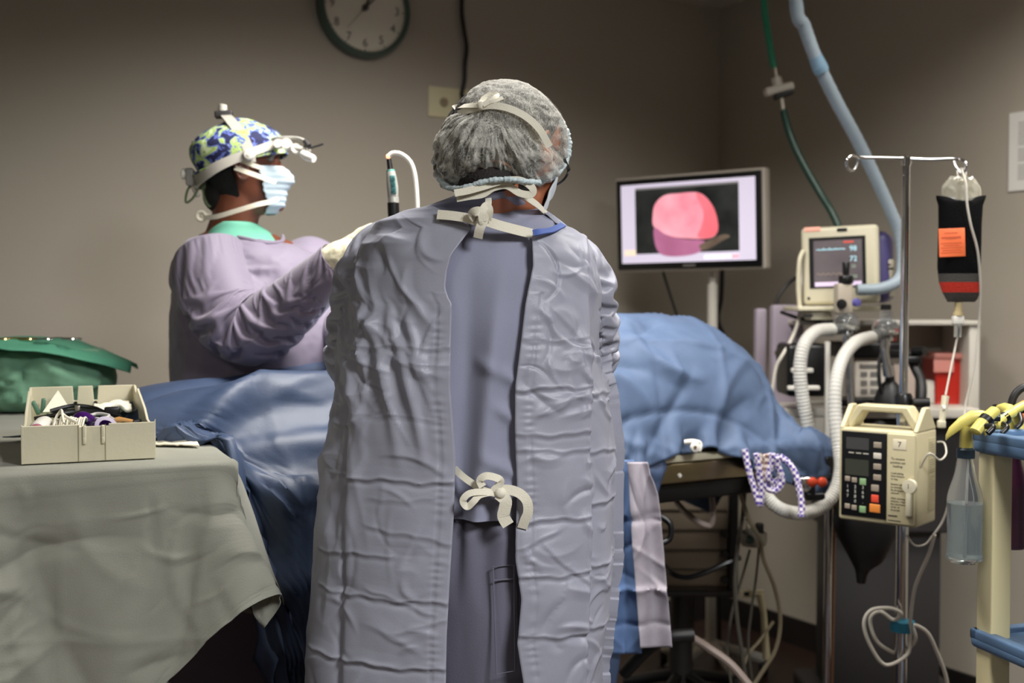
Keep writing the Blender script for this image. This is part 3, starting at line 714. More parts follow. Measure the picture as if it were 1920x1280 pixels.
obj('display', pb(MB(), kx0+.012, kx1-.042, PH-.05, PH-.022, -.0042, -.002).xf(Mpu), mat('lcd_dark', (66, 66, 64), .15), kp)
obj('display', pb(MB(), kx0+.010, kx1-.042, PH-.112, PH-.074, -.0042, -.002).xf(Mpu), mat('lcd_olive', (58, 60, 50), .15), kp)
mb = MB()
for i in range(3): pb(mb, kx0+.018+i*.018, kx0+.031+i*.018, PH-.060, PH-.0575, -.0036, -.003)
obj('printed_marks', mb.xf(Mpu), mat('key_print', (190, 185, 170), .5), kp, 0)
M_key = mat('key_taupe', (150, 138, 122), .5); M_keyg = mat('key_green', (134, 168, 120), .5)
def key(x, z, w_, h_, m): obj('key', pb(MB(), x-w_/2, x+w_/2, z-h_/2, z+h_/2, -.0055, -.002, .0015).xf(Mpu), m, kp)
for i, m_ in enumerate((M_key, mat('key_pale', (206, 198, 184), .5), M_key, M_key)): key(kx1-.021, PH-.036-i*.0255, .019, .014, m_)
key(kx1-.026, PH-.138, .019, .016, M_key)
key(kx1-.026, PH-.163, .018, .018, mat('key_red', (226, 78, 54), .45)); key(kx1-.026, PH-.186, .026, .02, mat('key_orange', (232, 140, 60), .45))
for z in (PH-.124, .032):
    key(kx0+.016, z+.002, .013, .012, M_key); key(kx0+.033, z, .013, .012, M_key); key(kx0+.054, z-.002, .016, .016, M_keyg)
mb = MB(); n = 1
for r in range(4):
    for c_ in range(3):
        s = '123456789 0.'[r*3+c_]
        if s != ' ': textmb(mb, s, .011, Mpu @ Matrix.Translation((kx0+.016+c_*.019, -.0032, PH-.140-r*.0115)) @ Matrix.Rotation(PI/2, 4, 'X'))
obj('key_digits', mb, mat('digit_white', (190, 186, 178), .5), kp, 0)
dx0, dx1 = .122, PWd-.004
dr = obj('door', pb(MB(), dx0, dx1, .006, PH-.006, -.009, .002, .002).xf(Mpu), M_pumpc, ipu)
st = obj('number_sticker', pb(MB(), dx0+.014, dx0+.046, PH-.042, PH-.018, -.0103, -.0085, .0008).xf(Mpu), mat('sticker_cream', (224, 214, 186), .5), dr)
TM = lambda x, z: Mpu @ Matrix.Translation((x, -.0105, z)) @ Matrix.Rotation(PI/2, 4, 'X')
obj('digit_seven', textmb(MB(), '7', .017, TM(dx0+.03, PH-.030)), M_num, st, 0)
mb = MB(); z = PH-.064
for ln in ('To ensure', 'positive set', 'loading:'): textmb(mb, ln, .0078, Matrix.Translation((0,0,0)) @ Mpu @ Matrix.Translation((dx0+.026, -.0092, z)) @ Matrix.Rotation(PI/2, 4, 'X')); z -= .0085
z -= .008
for grp_ in (('Load tubing', 'from bottom', 'to top.'), ('Extend tubing', 'to ensure tight', 'fit along guide', 'channel.'), ('After starting', 'infusion, clean', 'line downstream', 'of air, as', 'to purge.')):
    for ln in grp_: textmb(mb, ln, .0062, Mpu @ Matrix.Translation((dx0+.010, -.0092, z)) @ Matrix.Rotation(PI/2, 4, 'X'), align='LEFT'); z -= .0068
    z -= .0055
obj('door_text', mb, M_num, dr, 0)
mb = MB(); textmb(mb, 'Micro-Infuser', .0065, Mpu @ Matrix.Translation((dx0+.004, -.0092, .024)) @ Matrix.Rotation(PI/2, 4, 'X'), align='LEFT')
mb = MB(); pb(mb, dx0+.004, dx0+.026, .023, .026, -.0095, -.0088); pb(mb, dx0+.004, dx0+.034, .0125, .0145, -.0095, -.0088)
obj('maker_marks', mb.xf(Mpu), M_num, dr, 0)
lv = obj('latch_lever', pb(MB(), dx1-.016, dx1-.003, .028, .088, -.019, -.008, .003).lathe((dx1-.008, -.008, .098), [(0,0),(.017,0),(.016,.011),(0,.012)], 28, axis=(0,-1,0)).xf(Mpu), M_cream, dr)
obj('lever_recess', pb(MB(), dx1-.018, dx1-.001, .022, .115, -.0098, -.0088).xf(Mpu), mat('recess_tan', (160, 148, 114), .5), dr)
obj('lever_mark', pb(MB(), dx1-.0095, dx1-.0083, .094, .104, -.0206, -.0198).xf(Mpu), M_num, lv)
obj('side_label', pb(MB(), PWd-.001, PWd+.0012, .03, PH-.02, .07, .112, .0003).xf(Mpu), mat('side_label', (182, 172, 136), .5), ipu)
mb = MB()
for i in range(26): pb(mb, PWd+.001, PWd+.0016, PH-.03-i*.0058, PH-.0316-i*.0058, .074, .074+(.034 if i % 5 else .018)) if i not in (6, 13) else None
obj('side_print', mb.xf(Mpu), mat('side_print', (140, 132, 106), .6), ipu, 0)
obj('pole_clamp', pb(MB(), .09, .15, .07, .13, PD-.002, PD+.05, .006).xf(Mpu), M_blackp, ipu)

# tubing below the pump and coil on the pole
zb_ = at(1693, 1170, PY).z
obj('pump_power_cord', MB().tube(smooth_path([at(1752,1002,2.76), at(1741,1040,2.78), at(1716,1100,2.80), at(1707,1160,2.81), at(1706,1200,2.82), at(1700,1228,2.82), at(1660,1246,2.82), at(1632,1210,2.82), at(1620,1170,2.82), at(1633,1144,2.82), at(1668,1140,2.82), at(1690,1150,2.81), at(1676,1162,2.83), at(1650,1146,2.84), at(1632,1160,2.85), at(1640,1195,2.85), at(1660,1215,2.85), at(1690,1225,2.86), at(1716,1200,2.82), at(1712,1172,2.82), at(1738,1185,2.82), at(1756,1220,2.82), at(1772,1262,2.82), at(1780,1300,2.82), Vector((1.12, 2.82, .3)), Vector((1.2, 2.84, .012)), Vector((1.35, 2.95, .012))], 10), .0048, 8), M_line, None, label='cream cord coiled on the chrome pole below the pump', cat='cord')
obj('cord_band', MB().lathe((PX, PY-.01, zb_), [(.0162,-.014),(.030,-.013),(.031,0),(.030,.012),(.0162,.013)], 28), mat('teal_band', (34, 108, 132), .4), None, label='teal band holding the coiled cord on the chrome pole', cat='band')
obj('pump_outlet_line', MB().tube(smooth_path([at(1700,1003,2.74), at(1715,1022,2.74), at(1735,1020,2.74), at(1748,1004,2.74)], 8), .0025, 8), M_line, None, label='thin loop of clear line under the pump', cat='tube')
obj('pump_set_line', MB().tube(smooth_path([Mpu @ Vector((PWd+.003, .012, .14)), at(1742,850,2.60), at(1762,862,2.62), at(1774,850,2.66), at(1770,830,2.7), Mpu @ Vector((PWd+.004, .115, .19))], 8), .0022, 8), M_line, None, label='thin clear line looped against the side of the pump', cat='tube')

# pressure infuser in a black sleeve
Yb = PY-.05; bc = at(1800, 470, Yb)
pbg = thing('pressure_sleeve', 'black knitted sleeve with orange sticker hanging from the pole hook', 'bag', at(1797, 572, Yb))
rows = [(366,1755,1849,.010),(372,1756,1847,.018),(385,1760,1842,.022),(420,1761,1839,.027),(460,1760,1838,.029),(500,1759,1837,.029),(530,1762,1837,.027),(548,1768,1836,.022),(560,1774,1832,.016),(566,1777,1828,.010)]
def bagrow(r, n=40):
    y, x0, x1, d = r; out = []
    for i in range(n):
        a = 2*PI*i/n; px = (x0+x1)/2+(x1-x0)/2*math.copysign(abs(math.cos(a))**.7, math.cos(a))
        dip = 8*math.exp(-((px-1800)/28)**2) if y < 375 else 0
        out.append(tuple(at(px, y+dip, Yb)+Vector((0, d*math.copysign(abs(math.sin(a))**.8, math.sin(a)), 0))))
    return out
def bagmb(rs): 
    P = np.array([bagrow(r) for r in rs]); return MB().grid(P, closed=True)
def interp(y):
    for i in range(len(rows)-1):
        if rows[i][0] <= y <= rows[i+1][0]:
            t = (y-rows[i][0])/(rows[i+1][0]-rows[i][0]); return tuple(a+(b-a)*t for a, b in zip(rows[i], rows[i+1]))
def seg(y0, y1, n=5): return [interp(y0+(y1-y0)*i/(n-1)) for i in range(n)]
M_knit = mat('knit_black', (9, 9, 10), .95, bump=(300, .3), spec=.1)
obj('sleeve_cloth', bagmb(seg(366, 513, 24)), M_knit, pbg)
obj('grey_rib', bagmb(seg(513, 529, 4)), mat('knit_grey', (64, 60, 56), .9, bump=(300, .5)), pbg)
obj('red_band', bagmb(seg(529, 548, 4)), mat('knit_red', (190, 42, 22), .85, bump=(300, .5)), pbg)
mb = bagmb(seg(548, 566, 4)); mb.f.append(tuple(range(len(mb.v)-40, len(mb.v)))); obj('grey_hem', mb, mat('knit_grey', (0,0,0)), pbg)
tl, tr, bl = at(1762,429,Yb-.0305), at(1811,427,Yb-.0305), at(1759,482,Yb-.0305)
Ms, sw_, sh_ = quad_from(tl, tr, bl)
stk = obj('orange_sticker', MB().box((0,0,0), (sw_, sh_, .0012), bev=.0005).xf(Ms), mat('sticker_orange', (238, 112, 58), .5, emit=.08), pbg)
mb = MB(); textmb(mb, 'USE BY', .011, Ms @ Matrix.Translation((-.004, sh_*.30, .0008)))
mb = MB()
for i, (y, l) in enumerate(((.34,.5),(.18,.75),(.14,.4),(-.02,.8),(-.10,.6),(-.18,.8),(-.27,.7),(-.35,.8))): mb.box((-.002, sh_*y, .0009), (sw_*l, .0015 if i != 1 else .004, .0004))
obj('sticker_print', mb.xf(Ms), mat('sticker_print', (196, 84, 44), .5), stk, 0)
cb = thing('fluid_bag', 'crumpled clear fluid bag top sticking out of the black sleeve', 'bag', at(1803, 375, Yb))
P = []
for i, y in enumerate(np.linspace(334, 385, 14)):
    t = (y-334)/51; hw = 22+15*min(1, t*3); P.append([tuple(at(1803+hw*math.cos(2*PI*k/32), y+3*math.sin(k*1.9), Yb)+Vector((0, (.008+.008*t)*math.sin(2*PI*k/32), 0))) for k in range(32)])
P = np.array(P); P = P+fbm(P, 70, 3)[..., None]*.004*np.array([1, 1, 1])
mb = MB().grid(P, closed=True); mb.f.append(tuple(range(31, -1, -1)))
obj('bag_film', mb, mat('bag_film', (225, 222, 205), .15, trans=.8, ior=1.2), cb, 80)
obj('hanger_tab', MB().tube(smooth_path(ats([(1798,340,Yb),(1795,322,Yb+.005),(1803,316,Yb+.008),(1811,322,Yb+.005),(1808,340,Yb)]), 5), .0022, 8), M_line, cb)
dc = thing('drip_chamber', 'clear drip chamber and white spike hanging under the black sleeve', 'drip chamber', at(1795, 640, Yb))
kk = Yb/FPX
obj('spike', MB().cyl(at(1797,562,Yb), at(1797,585,Yb), 7*kk).cyl(at(1797,585,Yb), at(1796,592,Yb), 9*kk), mat('amber_spike', (190, 172, 128), .3), dc)
obj('roller_body', MB().box(at(1796,600,Yb), (20*kk, 14*kk, 16*kk), bev=.003), M_white, dc)
obj('chamber', MB().cyl(at(1796,608,Yb), at(1795,632,Yb), 6.5*kk), M_clear, dc)
obj('line', MB().tube(smooth_path([at(1795,632,Yb), at(1791,652,Yb), at(1783,690,Yb-.02), at(1773,740,Yb-.04)], 8), .0026, 8), M_line, dc)
rc = thing('roller_clamp', 'white roller clamp on the drip line above the right corner of the pump', 'clamp', at(1768, 800, Yb-.05))
obj('clamp_body', MB().tube(ats([(1773,742,Yb-.045),(1766,790,Yb-.055)]), [7*kk, 6*kk], 8).box(at(1765,795,Yb-.055), (14*kk, 12*kk, 14*kk), bev=.003), M_cream, rc)
obj('wheel', MB().lathe(at(1769,765,Yb-.058), [(0,-.003),(.006,-.003),(.006,.003),(0,.003)], 16, axis=(1,0,0)), M_white, rc)
obj('pressure_line', MB().tube(smooth_path([at(1803,318,Yb-.03), at(1811,345,Yb-.045), at(1813,380,Yb-.05), at(1820,420,Yb-.05), at(1833,470,Yb-.04), at(1838,530,Yb-.02), at(1836,600,Yb), at(1830,660,Yb), at(1822,710,Yb), at(1810,760,Yb), at(1808,800,Yb-.02), at(1798,860,Yb-.05), at(1782,930,Yb-.07), at(1768,975,Yb-.07), at(1750,1003,Yb-.07)], 8), .0030, 8), M_line, None, label='long white line looping from the hook in front of the black sleeve', cat='tube')
# black reservoir bag
rb = at(1610, 1050, 3.1)
rbo = thing('reservoir_bag', 'black rubber breathing bag hanging below the beige pump', 'bag', rb)
P = []
for y, x0, x1, d in ((930,1575,1660,.05),(960,1562,1690,.06),(985,1560,1692,.06),(1010,1572,1680,.055),(1040,1590,1662,.045),(1058,1598,1652,.03),(1066,1604,1628,.014),(1090,1606,1624,.012),(1094,1607,1623,.010)):
    P.append([tuple(at((x0+x1)/2+(x1-x0)/2*math.cos(2*PI*k_/36), y, 3.1)+Vector((0, d*math.sin(2*PI*k_/36), 0))) for k_ in range(36)])
mb = MB().grid(np.array(P), closed=True); mb.f.append(tuple(range(35,-1,-1))); mb.f.append(tuple(len(mb.v)-36+i for i in range(36)))
obj('bag', mb, M_black, rbo, 60, sub=1)
obj('neck_tube', MB().tube(smooth_path(ats([(1617,935,3.1),(1625,900,3.15),(1640,850,3.25),(1650,800,3.35)]), 6), .022, 14), M_black, rbo)

# ------------------------------------------------------------------ blue cart
ca = Vector((.925, 2.30, at(1825, 809, 2.30).z)); cang = -math.radians(75)
Mca = Matrix.Translation((ca.x, ca.y, 0)) @ Matrix.Rotation(cang, 4, 'Z')   # x towards camera along left side, y to the right
ct = thing('utility_cart', 'blue-shelved cart with cream legs at the right edge', 'cart', Mca @ Vector((.4, .22, 0)))
M_blue = mat('cart_blue', (98, 128, 162), .45, vary=(6, (90, 118, 150)), bump=(80, .04)); M_leg = mat('cart_cream', (212, 200, 156), .5, bump=(60, .05))
CL, CW = .80, .45
def cshelf(z1, th, nm):
    mb = MB().box((CL/2, CW/2, z1-th/2-.004), (CL, CW, th-.008), bev=.01)
    for c_, d in (((CL/2, .012, z1-.008), (CL, .024, .022)), ((CL/2, CW-.012, z1-.008), (CL, .024, .022)), ((.012, CW/2, z1-.008), (.024, CW, .022)), ((CL-.012, CW/2, z1-.008), (.024, CW, .022))): mb.box(c_, d, bev=.005)
    return obj(nm, mb.xf(Mca), M_blue, ct)
cshelf(ca.z, .04, 'top_shelf'); zs2 = at(1835, 1178, 2.30).z; cshelf(zs2, .035, 'lower_shelf'); cshelf(.22, .035, 'bottom_shelf')
for x in (.032, CL-.032):
    for y in (.032, CW-.032):
        obj('leg', MB().box((x, y, (ca.z-.04+.075)/2), (.046, .046, ca.z-.04-.075), bev=.004).xf(Mca), M_leg, ct)
        obj('caster', MB().lathe((x, y, .037), [(0,-.012),(.035,-.012),(.035,.012),(0,.012)], 18, axis=(0,1,0)).xf(Mca), M_black, ct)
# things on top
tz = ca.z+.003
tr_ = obj('instrument_tray', MB().box((.26, .20, tz+.008), (.30, .22, .012), bev=.004).xf(Mca), M_dark, None, label='flat dark tray lying on the blue cart top', cat='tray')
obj('glove_box', MB().box((.10, .33, tz+.022), (.12, .14, .04), bev=.004).xf(Mca), M_blackp, None, label='low black case at the back of the blue cart top', cat='case')
# spray bottles hooked on the rail
def spray(px, py0, Y, yaw, label, bottle, trig, scale=1.0, liquid=None, group='spray bottles on the cart', neck=None):
    o = at(px, py0, Y); s = scale
    t = thing('spray_bottle', label, 'spray bottle', o, 0, group)
    M = Matrix.Translation(o) @ Matrix.Rotation(yaw, 4, 'Z') @ Matrix.Scale(s, 4)
    R = .033
    obj('bottle', MB().lathe((0,0,0), [(0,.004),(R*.8,0),(R,.006),(R,.012),(R*.97,.02),(R*.97,.10),(R,.118),(R*.9,.135),(R*.62,.165),(R*.45,.19),(R*.38,.205),(.0,.205)], 32).xf(M), bottle, t)
    if liquid: obj('liquid', MB().lathe((0,0,0), [(0,.006),(R*.93,.01),(R*.93,.112),(0,.112)], 28).xf(M), liquid, t)
    obj('collar', MB().lathe((0,0,.198), [(0,0),(.0165,0),(.0165,.016),(.012,.02),(0,.02)], 24).xf(M), neck or M_black, t)
    obj('neck', MB().lathe((0,0,.216), [(0,0),(.012,0),(.0105,.03),(.0115,.042),(0,.042)], 20).xf(M), trig, t)
    hd = MB(); sec = [(-.036,.236,.004,.006),(-.03,.246,.008,.010),(-.012,.262,.011,.013),(.008,.274,.012,.014),(.028,.278,.011,.011),(.046,.276,.008,.008)]
    P = np.array([[[x, r1*math.cos(2*PI*k_/16), z+r2*math.sin(2*PI*k_/16)] for k_ in range(16)] for x, z, r1, r2 in sec])
    hd.grid(P, closed=True); hd.f.append(tuple(range(15,-1,-1))); hd.f.append(tuple(len(hd.v)-16+i for i in range(16)))
    obj('spray_head', hd.xf(M), trig, t, 70)
    obj('nozzle', MB().cyl((.046,0,.276), (.060,0,.276), .008).xf(M), M_blackp, t)
    obj('trigger', MB().tube(smooth_path([(.02,0,.266),(.034,0,.25),(.040,0,.232),(.052,0,.215)], 5), [.007]*10+[.005]*6, 10, sq=.6).xf(M), trig, t)
    obj('dip_tube', MB().cyl((0,0,.01), (.004,0,.2), .0022).xf(M), M_line, t)
    return t
M_yel = mat('trigger_yellow', (214, 200, 104), .4)
M_bot = mat('bottle_clear', (214, 220, 222), .08, trans=.93, ior=1.12)
spray(1808, 1053, 2.27, math.radians(-10), 'clear spray bottle with yellow trigger hanging left of the cart leg', M_bot, M_yel, 1.05, mat('bottle_liquid', (186, 198, 196), .1, trans=.7, ior=1.2), neck=mat('collar_navy', (28, 44, 54), .4))
spray(1895, 1026, 2.36, math.radians(100), 'purple bottle with yellow trigger hanging right of the cart leg', mat('bottle_purple', (92, 46, 72), .3), M_yel, 1.03, neck=M_black)
spray(1918, 940, 2.45, math.radians(70), 'amber topped bottle behind the purple bottle at the frame edge', mat('bottle_cream', (190, 186, 160), .35), mat('trigger_amber', (176, 96, 46), .4), .75, neck=mat('trigger_amber', (0,0,0)))
# yellow clamp-like heads on the cart edge
def handgrip(p0, p1, p2, label, r):
    t = thing('trigger_sprayer', label, 'spray head', p0, 0, 'spare spray heads on the cart')
    obj('head', MB().tube(smooth_path([p0, p0.lerp(p1,.5)+Vector((0,0,.004)), p1], 6), [r*.5]+[r]*11+[r*.7], 14, sq=.8), M_yel, t)
    obj('lever', MB().tube(smooth_path([p0.lerp(p1,.3), p2, p2+Vector((-.012,-.005,-.012))], 6), r*.45, 10), M_blackp, t)
    obj('ring', MB().tube([p0.lerp(p1,.45), p0.lerp(p1,.62)], r*1.12, 14), M_blackp, t)
handgrip(at(1826,812,2.2), at(1868,768,2.22), at(1862,800,2.18), 'yellow spray head lying nearest on the blue cart corner', .013)
handgrip(at(1862,800,2.27), at(1900,772,2.3), at(1888,800,2.25), 'second yellow spray head with black ring on the cart', .012)
handgrip(at(1893,775,2.33), at(1945,752,2.36), at(1915,790,2.31), 'rearmost yellow spray head reaching the right frame edge', .011)
obj('black_hose', MB().tube(smooth_path(ats([(1893,775,2.38),(1900,745,2.38),(1915,728,2.38),(1935,722,2.38)]), 6), .008, 10), M_black, None, label='curved black tube standing up behind the yellow spray heads', cat='tube')
# ------------------------------------------------------------------ operating table
OA = Vector((.351, 2.85, 0)); OU = Vector((.858, .514, 0)); OV = Vector((-.514, .858, 0))
def OT(t, s, z): return OA+OU*t+OV*s+Vector((0, 0, z))
MOT = Matrix(((OU.x, OV.x, 0, OA.x), (OU.y, OV.y, 0, OA.y), (0, 0, 1, 0), (0, 0, 0, 1)))
opt = thing('operating_table', 'steel operating table with a long side rail under the blue drapes', 'operating table', OT(-.15, .25, 0))
def ob(mb, t0, t1, s0, s1, z0, z1, bev=0): return mb.box(((t0+t1)/2, (s0+s1)/2, (z0+z1)/2), (t1-t0, s1-s0, z1-z0), bev=bev)
obj('table_frame', ob(MB(), -.95, .66, .012, .5, .945, .985, .004).xf(MOT), M_dark, opt)
obj('side_rail', ob(MB(), -.95, .655, -.012, .008, .948, .998, .004).xf(MOT), mat('rail_steel', (150, 138, 112), .3, 1, bump=(60, .03)), opt)
obj('side_rail', ob(MB(), -.95, .655, .504, .524, .948, .998, .004).xf(MOT), MATS['rail_steel'], opt)
obj('pad', ob(MB(), -.95, .50, .02, .49, .999, 1.035, .012).xf(MOT), M_offw, opt)
obj('side_plate', ob(MB(), -.02, .30, -.01, .25, 1.0, 1.022, .006).xf(MOT), M_cream, opt)
mb = MB()
for t in (.075, .44, .60): mb.lathe(OT(t, -.0125, .968), [(0,0),(.006,0),(.005,.004),(0,.005)], 12, axis=-OV)
for i, t in enumerate((.075, .44, .60)): obj('rail_bolt', MB().lathe(OT(t, -.0125, .968), [(0,0),(.006,0),(.005,.004),(0,.005)], 12, axis=-OV), M_white, opt)
obj('mechanism', ob(MB(), -.02, .42, .02, .40, .895, .944, .006).xf(MOT), M_blackp, opt)
obj('mechanism_arm', ob(MB(), -.02, .02, .01, .06, .80, .90, .004).xf(MOT), M_blackp, opt)
obj('handle_loop', MB().tube(smooth_path([OT(.02,.0,.87), OT(.04,-.02,.85), OT(.035,-.02,.81), OT(-.01,0,.80)], 6), .008, 10), M_blackp, opt)
obj('column', ob(MB(), -.42, -.12, .10, .40, .16, .90, .02).xf(MOT), M_steel, opt)
obj('base', ob(MB(), -.70, .16, .03, .47, .0, .13, .03).xf(MOT), M_dark, opt)
obj('end_clamp', ob(MB(), .56, .65, -.045, -.012, .93, .985, .006).xf(MOT), M_blackp, opt)
obj('clamp_bar', MB().cyl(at(1490,905,3.02), at(1560,895,3.08), .009), M_blackp, opt)
for px in (1523, 1541): obj('red_knob', MB().lathe(at(px, 903, 2.99), [(0,0),(.012,0),(.0135,.004),(.012,.014),(.006,.018),(0,.018)], 20, axis=(-.2,-1,0)), mat('knob_red', (196, 72, 44), .3, .3), opt)
obj('chrome_fitting', MB().box(at(1508, 905, 3.0), (.03, .03, .035), bev=.006), M_chrome, opt)
obj('black_fitting', MB().box(at(1527, 930, 3.03), (.05, .03, .02), bev=.004).box(at(1522, 917, 3.03), (.014, .03, .03), bev=.003), M_blackp, opt)
obj('chrome_leg', MB().cyl(Vector((at(1552,900,3.14).x, 3.14, .02)), at(1555,850,3.14), .011), M_chrome, opt)
obj('copper_leg', MB().cyl(Vector((at(1561,900,3.16).x, 3.16, .02)), at(1566,870,3.16), .005), mat('copper_tube', (170, 128, 100), .3, .6), opt)
obj('leg_foot', MB().box((at(1552,900,3.14).x, 3.15, .012), (.12, .12, .024), bev=.008), M_dark, opt)
cn = thing('pad_clip', 'white plastic clip on the pad edge beside the blue drape', 'clip', OT(.09,-.0,1.03))
obj('strap', MB().tube(smooth_path(ats([(1285,829,2.86),(1300,828,2.85),(1312,832,2.86),(1309,846,2.85)]), 6), .007, 10), M_white, cn)
obj('disc', MB().lathe(at(1303, 838, 2.845), [(0,0),(.013,0),(.012,.008),(.005,.01),(0,.01)], 20, axis=(.2,-1,0)), M_white, cn)
obj('pin', MB().lathe(at(1303, 838, 2.835), [(0,0),(.004,0),(.004,.004),(0,.004)], 12, axis=(.2,-1,0)), mat('bronze_knob', (0,0,0)), cn)

# checked elastic straps hanging from the light blue drape
m = mat('checked_elastic', (216, 208, 222), .8)
nt = m.node_tree; p_ = nt.nodes['Principled BSDF']; tc = nt.nodes.new('ShaderNodeTexCoord'); ck_ = nt.nodes.new('ShaderNodeTexChecker'); ck_.inputs['Scale'].default_value = 120
ck_.inputs['Color1'].default_value = s2l((226, 218, 222))+(1,); ck_.inputs['Color2'].default_value = s2l((84, 66, 150))+(1,)
nt.links.new(tc.outputs['Object'], ck_.inputs['Vector']); nt.links.new(ck_.outputs['Color'], p_.inputs['Base Color'])
m2 = mat('checked_elastic_brown', (216, 208, 222), .8); nt = m2.node_tree; p_ = nt.nodes['Principled BSDF']; tc = nt.nodes.new('ShaderNodeTexCoord'); ck_ = nt.nodes.new('ShaderNodeTexChecker'); ck_.inputs['Scale'].default_value = 120
ck_.inputs['Color1'].default_value = s2l((226, 214, 200))+(1,); ck_.inputs['Color2'].default_value = s2l((128, 96, 88))+(1,)
nt.links.new(tc.outputs['Object'], ck_.inputs['Vector']); nt.links.new(ck_.outputs['Color'], p_.inputs['Base Color'])
YS = 2.93
for pts, mm, lb in (([(1396,842),(1404,880),(1414,915),(1424,946),(1428,925),(1424,890),(1418,850)], m, 'violet checked strap hanging lowest on the left of the bunch'),
                 ([(1422,850),(1427,875),(1432,900),(1438,880),(1436,852)], m2, 'brown checked strap in the middle of the bunch'),
                 ([(1442,850),(1437,880),(1434,905),(1444,918),(1450,905),(1441,896),(1446,870),(1448,850)], m, 'violet checked strap coiled in the middle of the bunch'),
                 ([(1454,852),(1460,880),(1463,895),(1452,905),(1446,918),(1458,918),(1466,900),(1458,870),(1456,856)], m, 'violet checked strap curling right of the bunch'),
                 ([(1462,855),(1480,870),(1492,890),(1498,915),(1503,945),(1502,968)], m, 'violet checked strap hanging alone on the far right')):
    obj('elastic_strap', MB().tube(smooth_path([at(x, y, YS-.004*i) for i, (x, y) in enumerate(pts)], 6), .0085, 12), mm, None, label=lb, cat='strap', group='checked elastic straps')

# equipment under and behind the table
tw = thing('equipment_tower', 'pale ribbed equipment tower standing on casters below the table rail', 'equipment tower', (at(1300,1100,3.75).x, 3.9, 0))
z0 = at(1300, 1092, 3.75).z
def twb(x0, x1, y0, y1, Y, d, m_, nm, bev=.01): return obj(nm, bxp(MB(), x0, y0, x1, y1, Y, d, bev), m_, tw)
twb(1196, 1372, 905, 1104, 3.80, .3, mat('tower_putty', (128, 116, 100), .5), 'body', .02)
for i in range(5): twb(1198, 1362, 955+i*37-0, 957.5+i*37, 3.795, .01, mat('tower_groove', (70, 62, 54), .6), 'groove', 0)
twb(1368, 1384, 900, 1106, 3.78, .3, M_blackp, 'edge_trim', .004)
for y in (1001, 1038, 1086): obj('side_knob', MB().lathe(at(1358, y, 3.79), [(0,0),(.014,0),(.012,.015),(0,.016)], 18, axis=(0,-1,0)), M_black, tw)
q = at(1290, 1104, 3.80); obj('stand', MB().box((q.x, 3.95, q.z-.015), (.34, .3, .03), bev=.01).cyl((q.x, 3.95, .08), (q.x, 3.95, q.z), .04), M_dark, tw)
for i in range(5):
    a_ = 2*PI*i/5+.4; e = Vector((q.x+.2*math.cos(a_), 3.95+.2*math.sin(a_), .07))
    obj('foot', MB().tube([(q.x, 3.95, .12), tuple(e)], .02, 10), M_blackp, tw); obj('caster', MB().lathe((e.x, e.y, .031), [(0,-.012),(.03,-.012),(.03,.012),(0,.012)], 16, axis=(1,0,0)), M_black, tw)
# connector hub with cables
jb = thing('cable_junction', 'grey cable junction hanging under the checked straps with tangled leads', 'junction box', at(1412, 1010, 3.3))
obj('housing', MB().lathe(at(1413, 1008, 3.3), [(0,-.022),(.034,-.022),(.038,-.01),(.038,.014),(.03,.022),(0,.022)], 28), mat('junction_grey', (150, 144, 130), .5), jb)
obj('socket', MB().lathe(at(1406, 1012, 3.26), [(0,0),(.012,0),(.010,.008),(0,.008)], 16, axis=(0,-1,0)), mat('junction_green', (24, 52, 44), .5), jb)
obj('plug', MB().box(at(1424, 990, 3.28), (.022, .02, .03), bev=.004), M_blackp, jb)
obj('plug', MB().box(at(1403, 982, 3.27), (.014, .014, .03), bev=.003), M_cream, jb)
M_cab = mat('cable_beige', (150, 138, 112), .45); M_cabg = mat('cable_grey', (92, 88, 78), .5)
def cabl(pts, r, m_, lb, nm='lead'): obj(nm, MB().tube(smooth_path(pts, 8), r, 8), m_, None, label=lb, cat='cable', group=None)
cabl(ats([(1388,925,3.25),(1396,950,3.24),(1405,975,3.23),(1424,1010,3.22),(1432,1050,3.22),(1452,1100,3.22),(1463,1160,3.22),(1455,1215,3.22),(1432,1255,3.22),(1412,1285,3.22)]), .006, M_cab, 'beige lead bowing furthest right below the junction')
cabl(ats([(1396,925,3.29),(1392,970,3.27),(1384,1020,3.26),(1378,1090,3.25),(1382,1160,3.25),(1392,1230,3.25),(1400,1290,3.25)]), .006, M_cabg, 'grey lead running straight down from the table under the straps')
cabl(ats([(1424,1015,3.33),(1418,1080,3.31),(1408,1150,3.3),(1403,1210,3.3),(1412,1290,3.3)]), .004, M_cabg, 'thin grey lead in the middle of the tangle')
cabl(ats([(1406,1030,3.34),(1392,1080,3.34),(1372,1150,3.33),(1364,1220,3.32),(1372,1290,3.3)]), .004, M_cabg, 'thin grey lead on the left of the tangle')
cabl(ats([(1450,1165,3.36),(1425,1200,3.33),(1400,1232,3.3),(1386,1290,3.28)]), .0045, M_cab, 'short beige lead crossing the tangle near the floor')
cabl(ats([(1246,1060,3.35),(1262,1076,3.3),(1290,1082,3.28),(1325,1072,3.27),(1360,1056,3.27),(1388,1045,3.28)]), .008, M_blackp, 'black cable swagging across the ribbed tower')
cabl(ats([(1268,940,3.3),(1285,960,3.2),(1310,978,3.15),(1332,984,3.15),(1337,960,3.15),(1334,925,3.18)]), .0085, mat('tube_pinkish', (176, 160, 150), .4), 'pinkish tube looping under the black table mechanism', 'tube')
cabl(ats([(1292,1192,3.0),(1330,1216,3.0),(1370,1245,2.98),(1405,1285,2.96)]), .011, mat('tube_taupe', (120, 106, 98), .5), 'thick taupe tube slanting down near the floor', 'tube')
fr_ = thing('foot_switch_bracket', 'beige notched bracket hanging behind the leads', 'bracket', at(1420, 1110, 3.4))
